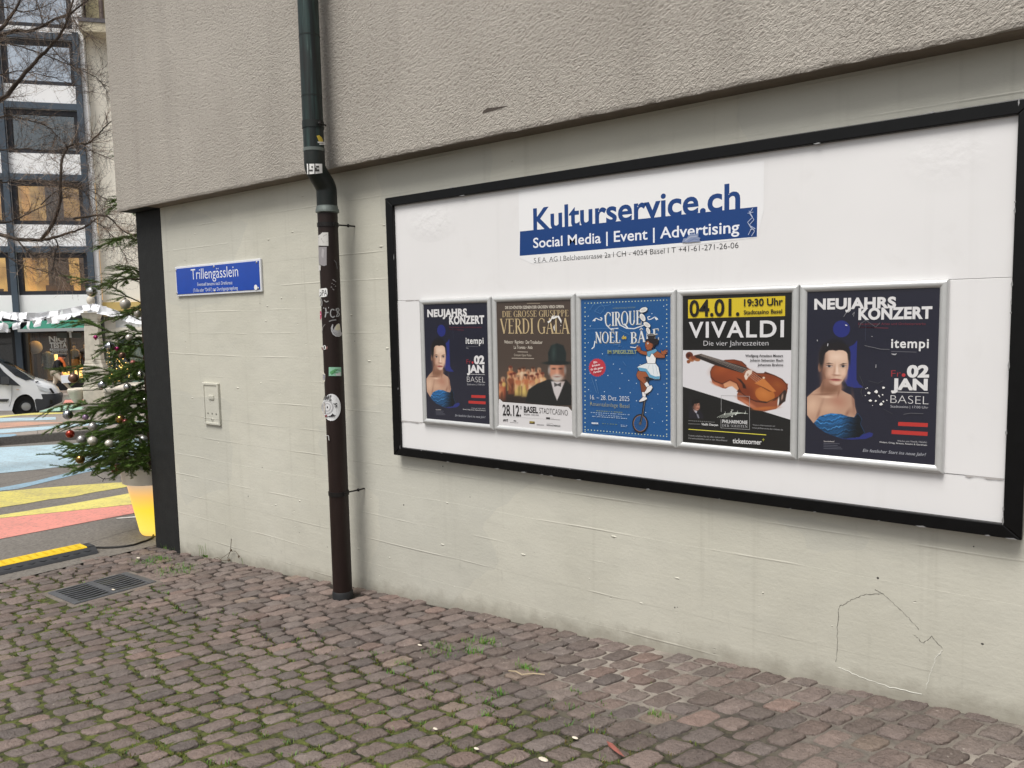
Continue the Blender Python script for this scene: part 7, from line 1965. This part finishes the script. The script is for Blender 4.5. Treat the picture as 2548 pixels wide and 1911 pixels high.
def branch(pts, side, dens=900, sparse=1.0, wood=.007):
    mbw.tube(pts, [wood * (1 - .75 * k / (len(pts) - 1)) for k in range(len(pts))], 5)
    tot = sum((pts[k + 1] - pts[k]).length for k in range(len(pts) - 1))
    for k in range(len(pts) - 1):
        f = k / (len(pts) - 1)
        if f > .12: needles(pts[k], pts[k + 1], dens, .026, sparse=sparse)
        d = (pts[k + 1] - pts[k]).normalized()
        lat = d.cross(Vector((0, 0, 1))).normalized()
        for sd_ in (-1, 1):
            if f < .18 or rr.random() > .9: continue
            L = side * (1.05 - f) * rr.uniform(.6, 1.15) + .05
            a = pts[k] + (pts[k + 1] - pts[k]) * rr.random()
            dr = (lat * sd_ * rr.uniform(.6, .95) + d * .75 + Vector((0, 0, rr.uniform(-.5, .16)))).normalized()
            m_ = a + dr * L * .55; b = m_ + (dr + Vector((0, 0, -.08)) + d * .2).normalized() * L * .45
            mbw.tube([a, m_, b], [.0028, .002, .001], 4, caps=False)
            needles(a, m_, dens, .024, sparse=sparse); needles(m_, b, dens, .022, sparse=sparse)
            if L > .16:
                for q in range(3):
                    a2 = a + (m_ - a) * rr.uniform(.4, 1); d2 = (dr + lat * rr.uniform(-.8, .8) + Vector((0, 0, rr.uniform(-.3, .1)))).normalized()
                    needles(a2, a2 + d2 * L * .35, dens, .022, sparse=sparse)
def bpath(p0, az, L, rise, droop, n=8):
    out_ = []
    for k in range(n + 1):
        t_ = k / n
        out_.append(p0 + Vector((math.cos(az), math.sin(az), 0)) * L * t_ + Vector((0, 0, rise * L * t_ - droop * L * t_ * t_ + (.05 * L if k == n else 0))) + Vector((rr.gauss(0, .008), rr.gauss(0, .008), rr.gauss(0, .006))))
    return out_
lv = [(.12, .68, 11), (.24, .66, 11), (.36, .62, 10), (.50, .5, 10), (.66, .42, 9), (.84, .38, 9), (1.06, .34, 8), (1.3, .32, 6), (1.55, .36, 6), (1.85, .36, 5), (2.15, .26, 5), (2.5, .17, 4), (2.8, .08, 4)]
for h, L, n in lv:
    a0 = rr.uniform(0, 6.28)
    for k in range(n):
        az = a0 + k * 2 * math.pi / n + rr.uniform(-.25, .25)
        p0 = Vector((TB.x, TB.y, TZ + h + rr.uniform(-.05, .05)))
        L2 = L * rr.uniform(.75, 1.05)
        # the building corner keeps the tree from spreading towards the wall
        lim = (-5.62 - TB.x) / max(1e-3, math.cos(az)) if math.cos(az) > 0 and TB.y + math.sin(az) * L2 > -.05 else 9
        L2 = min(L2, max(.2, lim))
        branch(bpath(p0, az, L2, rr.uniform(.12, .3), rr.uniform(.3, .5) if h > .3 else rr.uniform(.12, .25)), L2 * .55, 1300 if h < 1.2 else 640)
# long boughs that reach out to the left in the photo
for pts, sp_ in (([(1400, 430), (1200, 385), (1080, 330), (960, 250), (880, 225), (740, 195), (590, 165)], .55), ([(1400, 140), (1195, 105), (1090, 75), (1000, 60)], .35), ([(1420, 240), (1200, 215), (1100, 180), (980, 145)], .35), ([(1420, 560), (1200, 540), (1120, 500), (1050, 480)], .5),
                 ([(1420, 760), (1230, 700), (1000, 660), (860, 610), (780, 575), (640, 560), (530, 558)], .8), ([(1420, 700), (1220, 640), (1120, 625), (1040, 640)], 1.0), ([(1420, 1000), (1240, 985), (1000, 1000), (850, 950), (700, 935), (560, 950), (470, 965)], 1.1), ([(1420, 1020), (1250, 1050), (1050, 1040), (900, 1010), (760, 1030), (680, 1060)], 1.1),
                 ([(1420, 1280), (1260, 1260), (1050, 1265), (800, 1265), (620, 1260), (480, 1290), (380, 1345)], 1.0), ([(1420, 1380), (1270, 1340), (1080, 1300), (900, 1290), (760, 1320), (660, 1350)], 1.1), ([(1420, 1420), (1280, 1420), (1000, 1430), (760, 1410), (600, 1420), (480, 1460), (405, 1500)], 1.0), ([(1420, 1500), (1280, 1480), (1100, 1500), (960, 1540), (880, 1560)], 1.1),
                 ([(1420, 1640), (1290, 1640), (1050, 1670), (850, 1690), (700, 1640), (600, 1605), (515, 1610)], 1.1), ([(1420, 1680), (1300, 1720), (1100, 1740), (900, 1750), (740, 1700), (560, 1720)], 1.1), ([(1420, 1700), (1300, 1740), (1150, 1760), (1000, 1800), (860, 1850)], 1.1), ([(1420, 1180), (1260, 1170), (1100, 1160), (1000, 1200), (960, 1250)], 1.0), ([(1420, 880), (1230, 870), (1120, 840), (1050, 800), (980, 820)], 1.0)):
    dd = rr.uniform(-.16, .2)
    P = [tp(D2, x, y, dd + .012 * k * rr.uniform(-1, 1)) for k, (x, y) in enumerate(pts)]
    P2 = []
    for k in range(len(P) - 1): P2 += [P[k], (P[k] + P[k + 1]) / 2]
    P2.append(P[-1])
    branch(P2, .26, 1150, sp_, .006)
mbw.build('branches', mat('twig_brown', (64, 54, 40), .9), fir)
ndl = mbn.build('foliage', print_mat('fir_needles', .55, 0), fir); ndl['kind'] = 'stuff'
rebase(fir, (TB.x, TB.y, TZ))
# baubles
def bmat(name, rgb, rough, metal): return mat(name, rgb, rough, metal, spec=.6)
BM = dict(chrome=bmat('mirror_silver', (206, 204, 200), .04, 1), pearl=bmat('pearl_white', (196, 190, 180), .3, .35), satin=bmat('satin_silver', (176, 174, 172), .3, .7), magenta=bmat('magenta_gloss', (150, 36, 96), .15, .5), brown=bmat('bronze_brown', (120, 92, 78), .3, .6), red=bmat('copper_red', (150, 52, 36), .1, .7), dred=bmat('dark_wine_red', (96, 36, 34), .22, .5), lilac=bmat('lilac_satin', (156, 132, 160), .3, .5), gold=bmat('antique_gold', (150, 118, 62), .15, .9), pink=bmat('salmon_pink', (206, 128, 118), .3, .3))
M_bcap = mat('bauble_cap_metal', (150, 146, 136), .3, .9); M_tile = mat('mirror_tile', (196, 198, 202), .05, 1); M_gap = mat('dark_grout', (70, 68, 66), .6)
def bauble(C, x, y, r, kind, label, facets=False):
    R_ = r * .28933 * mpx
    hb = tp(C, x, y).z - TZ
    dd_ = -min(.5, max(.2, .5 - .2 * hb)) + rr.uniform(-.06, .05)
    c = tp(C, x, y, dd_); R_ *= (TD + dd_) / TD
    root = thing('bauble', label, 'bauble', group='baubles hung on the fir')
    if facets:
        mb = MB(); mb.ball(c, R_ * .95, 20); mb.build('ball', M_gap, root)
        mb = MB(); m_ = 9
        for i in range(m_):
            a0, a1 = math.pi * (i + .08) / m_, math.pi * (i + .92) / m_
            nn = max(4, int(2 * m_ * math.sin((a0 + a1) / 2)))
            for k in range(nn):
                t0, t1 = 2 * math.pi * (k + .06) / nn, 2 * math.pi * (k + .94) / nn
                mb.add([c + Vector((math.sin(a_) * math.cos(t_), math.sin(a_) * math.sin(t_), math.cos(a_))) * R_ for a_, t_ in ((a0, t0), (a1, t0), (a1, t1), (a0, t1))], [(0, 1, 2, 3)])
        mb.build('mirror_facets', BM['gold'] if kind == 'gold' else M_tile, root)
    elif kind == 'magenta':
        mb = MB(); mb.ball(c + Vector((-R_ * .4, 0, R_ * .25)), R_ * .68, 16); mb.ball(c + Vector((R_ * .4, 0, R_ * .25)), R_ * .68, 16); mb.lathe([(.001, -R_ * 1.1), (R_ * .5, -R_ * .4), (R_ * .95, .05 * R_)], c, 16); mb.build('ball', BM[kind], root, smooth=True)
    else:
        mb = MB(); mb.ball(c, R_, 26); mb.build('ball', BM[kind], root, smooth=True)
    mb = MB(); mb.lathe([(R_ * .26, R_ * .93), (R_ * .26, R_ * 1.14), (R_ * .1, R_ * 1.2)], c, 12); cp = mb.build('cap', M_bcap, root, smooth=True)
    mb = MB(); mb.tube([c + Vector((0, 0, R_ * 1.18)), c + Vector((R_ * .15, 0, R_ * 1.5)), c + Vector((0, 0, R_ * 1.9))], .0012, 5); mb.build('hook', M_bcap, cp)
    rebase(root, c - Vector((0, 0, R_)))
for q in ((D2, 790, 298, 45, 'chrome', 'mirror-silver bauble on the topmost long bough, in front of the fountain top'), (D2, 1078, 402, 44, 'pearl', 'large pearl-white bauble high up, in front of the ochre fascia'), (D2, 1187, 487, 33, 'pearl', 'pearl-white bauble half cut off by the black corner strip, high on the fir'), (D2, 822, 692, 22, 'magenta', 'magenta heart bauble alone in front of the fountain column'),
          (D2, 898, 797, 28, 'satin', 'dark satin-silver bauble just left of the upper mirror-tiled ball'), (D2, 1005, 790, 22, 'magenta', 'magenta heart bauble just right of the upper mirror-tiled ball'), (D2, 1050, 842, 30, 'brown', 'bronze bauble tucked under the foliage below a pink-lit gap'), (D2, 1110, 690, 28, 'pearl', 'cream bauble nestled in the foliage at mid height, upper of those on the right'), (D2, 1208, 1010, 35, 'chrome', 'mirror-silver bauble close to the black corner strip at mid height'),
          (D2, 632, 1040, 42, 'brown', 'large bronze bauble beside the walking person'), (D2, 1097, 1117, 33, 'chrome', 'mirror-silver bauble over the fountain trough'), (D2, 735, 1375, 26, 'lilac', 'lilac bauble in the lower boughs, right of a mirror-tiled ball'), (D2, 1080, 1415, 26, 'dred', 'small wine-red bauble deep in the lower foliage'), (D2, 798, 1457, 37, 'satin', 'bright satin-silver bauble above a cluster of three paler ones'), (D2, 603, 1520, 36, 'red', 'shiny copper-red bauble at the left of the lower boughs'),
          (D2, 700, 1567, 37, 'satin', 'silver bauble, left one of the cluster in the lower boughs'), (D2, 795, 1580, 40, 'pearl', 'greyish pearl bauble, middle and largest of the lower cluster'), (D2, 938, 1603, 35, 'pearl', 'pearl bauble hanging alone right of the lower cluster'), (D2, 1232, 1567, 36, 'satin', 'satin-silver bauble low down against the black corner strip'), (D3, 1007, 408, 46, 'dred', 'large dark wine-red bauble hanging lowest, beside the planter rim'), (D2, 1145, 906, 22, 'pink', 'salmon-pink bauble in the right-hand foliage at mid height'), (D2, 1245, 1225, 16, 'chrome', 'tiny mirror-silver bauble against the black strip, below the middle')):
    bauble(*q)
for q in ((D2, 945, 770, 42, 'disco', 'upper mirror-tiled ball in front of the fountain column'), (D2, 882, 1098, 37, 'disco', 'middle mirror-tiled ball in front of the fountain pedestal'), (D2, 585, 1355, 42, 'disco', 'leftmost mirror-tiled ball, above the dark kerb'), (D2, 1035, 1395, 40, 'gold', 'gold mirror-tiled ball in the dark lower foliage'), (D3, 690, 322, 38, 'gold', 'gold mirror-tiled ball at the lowest left bough, by the hanging wire')):
    bauble(*q, facets=True)
# fairy-light wire hanging down
mb = MB(); wp = [tp(D3, x, y, -.1) for x, y in ((740, 345), (770, 380), (800, 430), (850, 470), (890, 492), (940, 485), (980, 462), (985, 445))]
mb.tube(wp, .0028, 6)
fl = thing('fairy_lights', 'dark wire of unlit fairy lights looping below the lowest bough', 'fairy lights')
mb.build('wire', M_clamp, fl)
mb = MB()
for k, (dx_, dz_) in ((2, (-.02, -.012)), (4, (-.01, -.022)), (4, (.018, .012)), (6, (.014, -.014))): mb.tube([wp[k], wp[k] + Vector((dx_, dx_ * .3, dz_))], [.0034, .0022], 6)
for (x, y) in ((900, 1130), (960, 1190), (1010, 1180), (1190, 1100)): mb.tube([tp(D2, x, y, -.05), tp(D2, x + 22, y + 30, -.05)], .003, 5)
mb.build('lamp', M_clamp, fl); rebase(fl, wp[4])

# ------------------------------------------------------------------ bare street tree, its trunk just outside the left edge
M_bark = mat('dark_bark', (64, 54, 46), .9, var=.35, vscale=20, bump=.5, bscale=50)
M_twig = print_mat('twig_bark', .85, 0)
BD = 9.5
bt = thing('bare_tree', 'leafless plane-like street tree reaching thorny branches in from the left edge', 'bare tree')
def bp_(x, y, dd=0): return deep(*D1(x, y), BD + dd)
tb = gnd(*D1(-560, 2720)); tb = deep(-300, 0, BD); tb.z = gz(tb.x)
trunk_top = bp_(-420, 620); 
mb = MB(); mb.tube([Vector((tb.x, tb.y, tb.z - .1)), Vector((tb.x, tb.y, tb.z + .8)), Vector((tb.x + .05, tb.y, 2.0)), bp_(-640, 900), bp_(-620, 300), bp_(-560, -300)], [.2, .16, .15, .13, .1, .06], 12); mb.build('trunk', M_bark, bt, smooth=True)
mbb, mbt = MB(), MB()
rr = random.Random(77)
limbs = [([(-640, 900), (-300, 760), (0, 590), (60, 540), (130, 450), (210, 365), (300, 270), (370, 180), (405, 95), (440, -40)], 13, 0), ([(-620, 350), (-250, 240), (0, 205), (100, 180), (170, 182), (250, 155), (330, 110), (420, 75), (490, 22), (560, -30)], 11, .4), ([(-620, 380), (-200, 260), (0, 170), (50, 110), (100, 40), (140, -60)], 12, -.4),
         ([(-640, 850), (-300, 760), (0, 690), (100, 692), (200, 715), (280, 745), (330, 800), (312, 850)], 5, .3), ([(-640, 1100), (-300, 1330), (0, 1385), (100, 1410), (240, 1415), (320, 1400), (420, 1370), (520, 1330), (560, 1290)], 11, -.3), ([(240, 1415), (300, 1340), (350, 1210), (358, 1050), (365, 950), (400, 870), (450, 850), (520, 845), (600, 770), (655, 715)], 8, -.3),
         ([(-640, 1080), (-300, 1260), (0, 1310), (100, 1292), (200, 1245), (330, 1182), (430, 1150)], 5, .2), ([(-640, 900), (-200, 890), (0, 885), (150, 880), (300, 892), (450, 870), (560, 900), (660, 940)], 4, .6), ([(-640, 1000), (-200, 1075), (0, 1075), (100, 1072), (250, 1062), (400, 1085), (520, 1120), (640, 1180)], 4, .1), ([(-640, 640), (-200, 560), (0, 250), (60, 260), (200, 300), (330, 350), (440, 400), (540, 440), (600, 490), (640, 550)], 4.5, .7),
         ([(330, 110), (400, 160), (405, 95)], 3, .2), ([(300, 270), (340, 320), (400, 370), (480, 410)], 3, .1), ([(250, 155), (240, 80), (200, -20)], 3, .3), ([(420, 75), (450, 140), (500, 190), (540, 220)], 2.6, .4), ([(430, 1290), (560, 1270), (640, 1282), (700, 1340), (740, 1370), (810, 1402)], 5.5, -.5), ([(320, 1400), (340, 1450), (320, 1520), (330, 1600)], 3, -.2), ([(100, 1410), (150, 1470), (200, 1500), (330, 1530), (460, 1560)], 3.5, -.1), ([(540, 1300), (600, 1330), (660, 1390), (720, 1480), (760, 1560)], 2.6, -.2), ([(0, 1480), (120, 1560), (260, 1600), (380, 1640), (520, 1660)], 3, .2), ([(240, 1210), (330, 1130), (460, 1110), (560, 1180), (620, 1240)], 3, 0), ([(-200, 60), (0, 40), (140, 70), (260, 40), (380, -30)], 4, .5), ([(-200, 480), (0, 440), (120, 420), (240, 440), (380, 480), (470, 540)], 3.5, .8)]
tw = 0
def twig(p, d, L, r, depth, shade):
    global tw
    n = 4; pts = [p]
    for k in range(n):
        d = (d + Vector((rr.gauss(0, .22), rr.gauss(0, .22), rr.gauss(0, .2) + .05))).normalized()
        pts.append(pts[-1] + d * L / n)
    mbt.col(shade); mbt.tube(pts, [r * (1 - .8 * k / n) for k in range(n + 1)], 3, caps=False); tw += 1
    for q in range(int(L / .045)):                                   # short spurs
        k = rr.randint(0, n - 1); a = pts[k] + (pts[k + 1] - pts[k]) * rr.random()
        dd = (d + Vector((rr.gauss(0, .9), rr.gauss(0, .9), rr.gauss(0, .9)))).normalized()
        mbt.tube([a, a + dd * rr.uniform(.012, .035)], [r * .6, r * .3], 3, caps=False)
    if depth > 0:
        for q in range(rr.randint(2, 4)):
            k = rr.randint(1, n - 1); dd = (d + Vector((rr.gauss(0, .7), rr.gauss(0, .5), rr.gauss(0, .6)))).normalized()
            twig(pts[k], dd, L * rr.uniform(.4, .7), r * .6, depth - 1, shade)
for pts, r_, dd in limbs:
    P = []
    ctl = [bp_(x, y, dd + rr.uniform(-.05, .05)) for x, y in pts]
    for k in range(len(ctl) - 1):                                    # smooth through the points
        p0, p1, p2, p3 = ctl[max(k - 1, 0)], ctl[k], ctl[k + 1], ctl[min(k + 2, len(ctl) - 1)]
        for q in range(5):
            t_ = q / 5
            P.append(.5 * ((2 * p1) + (p2 - p0) * t_ + (2 * p0 - 5 * p1 + 4 * p2 - p3) * t_ ** 2 + (3 * p1 - p0 - 3 * p2 + p3) * t_ ** 3) + Vector((rr.gauss(0, .004), 0, rr.gauss(0, .004))))
    P.append(ctl[-1])
    rad = r_ * .42179 * BD / FPX
    nP = len(P)
    mbb.tube(P, [rad * (1.25 - .95 * k / nP) for k in range(nP)], 7)
    for k in range(3, nP - 1):
        x_vis = (P[k] - CAM).dot(CR) / (P[k] - CAM).dot(CF) * FPX + 1274
        if x_vis < -60: continue
        for q in range(3 if rr.random() < .6 else 4):
            d = (P[k + 1] - P[k - 1]).normalized()
            sd_ = (d + Vector((rr.gauss(0, .8), rr.gauss(0, .7), rr.gauss(0, .8)))).normalized()
            sh = rr.choice(((70, 60, 54), (58, 50, 46), (90, 78, 68), (124, 106, 92), (168, 150, 134)))
            twig(P[k], sd_, rr.uniform(.14, .48), rr.uniform(.0014, .0034), 1, sh)
mbb.build('limbs', M_bark, bt, smooth=True)
tg_ = mbt.build('twigs', M_twig, bt); tg_['kind'] = 'stuff'
rebase(bt, (tb.x, tb.y, tb.z))
# a few dry seed pods dangling among the twigs are part of the twigs

# ------------------------------------------------------------------ paper garlands across the street
M_paper = mat('white_paper', (244, 245, 248), .7)
def garland(label, pts, n, dist, size, seed, gap=()):
    q = random.Random(seed)
    root = thing('paper_garland', label, 'garland', group='white paper garlands over the street')
    ctl = [deep(*D2(x, y), dist) for x, y in pts]
    seg = [0]
    for k in range(len(ctl) - 1): seg.append(seg[-1] + (ctl[k + 1] - ctl[k]).length)
    def along(s):
        for k in range(len(ctl) - 1):
            if s <= seg[k + 1]: return ctl[k] + (ctl[k + 1] - ctl[k]) * ((s - seg[k]) / (seg[k + 1] - seg[k]))
        return ctl[-1]
    mb = MB(); mb.tube(ctl, .008, 5); mb.build('cord', mat('white_cord', (200, 200, 204), .7), root)
    for k in range(n):
        s = seg[-1] * (k + q.uniform(.2, .8)) / n
        p = along(s); d = (along(min(s + .1, seg[-1])) - along(max(s - .1, 0))).normalized()
        w_, h = size * q.uniform(.75, 1.15), size * q.uniform(.9, 1.3)
        ax = (d + Vector((q.gauss(0, .3), q.gauss(0, .3), q.gauss(0, .15)))).normalized()
        dn_ = (Vector((0, 0, -1)) + d * q.gauss(0, .3) + FN * q.gauss(0, .6)).normalized(); dn2 = (Vector((0, 0, -1)) + d * q.gauss(0, .2) + FN * q.uniform(.2, .9)).normalized()
        a, b = p - ax * w_ / 2, p + ax * w_ / 2
        v_ = [a, b, b + dn_ * h * .55, a + dn_ * h * .55, b + dn_ * h * .55 + dn2 * h * .4, a + dn_ * h * .5 + dn2 * h * .35]
        t_ = FN * .004
        mb = MB(); mb.add(v_ + [x - t_ for x in v_], [(0, 1, 2, 3), (3, 2, 4, 5), (9, 8, 7, 6), (11, 10, 8, 9)]); mb.build('paper_sheet', M_paper, root)
    rebase(root, ctl[0])
garland('upper garland of folded white paper sheets sagging across the shopfronts, denser one', [(-900, 560), (-200, 470), (0, 470), (170, 478), (330, 478), (480, 462), (640, 430), (740, 408), (820, 405), (900, 425), (990, 455), (1080, 490), (1190, 505), (1700, 540)], 58, 24, .26, 3)
garland('lower garland of loose white paper sheets in front of the green awnings, sparser one', [(-900, 640), (-200, 570), (0, 568), (60, 566), (150, 566), (240, 552), (330, 536), (440, 516), (520, 496), (600, 470), (680, 440)], 26, 24.3, .25, 4)
# small lit Christmas tree far behind the fountain
LT = deep(*D2(985, 960), 30.5); LT.z = 0
xt = thing('lit_fir', 'small dark fir wrapped in golden fairy lights, seen past the fountain column', 'fir tree')
zt_, zb2 = deep(*D2(985, 760), 30.5).z, gz(LT.x)
mb = MB(); mb.tube([(LT.x, LT.y, zb2), (LT.x, LT.y, zt_)], [.06, .02], 6); mb.build('trunk', M_bark, xt)
mb = MB(); q = random.Random(8)
ml = MB()
for k in range(1500):
    t_ = q.random() ** .7; z = zt_ + (zb2 + .3 - zt_) * t_; r_ = (.08 + .55 * t_) * q.uniform(.3, 1); a_ = q.uniform(0, 6.28)
    p = Vector((LT.x + r_ * math.cos(a_), LT.y + r_ * math.sin(a_), z)); d = Vector((math.cos(a_), math.sin(a_), -.4)) * q.uniform(.1, .22); s_ = Vector((-math.sin(a_), math.cos(a_), q.uniform(-.5, .5))) * .03
    mb.col((q.randint(36, 70), q.randint(54, 84), q.randint(34, 50))).add([p - s_, p + s_, p + d], [(0, 1, 2)])
    if k % 12 == 0: ml.ball(p + d * .9, .016, 5)
mb.build('foliage', print_mat('dark_fir', .7, 0), xt)
ml.build('fairy_lights', mat('golden_lamp', (255, 214, 120), .5, emit=(255, 206, 110), estr=3.0), xt)
rebase(xt, (LT.x, LT.y, zb2))
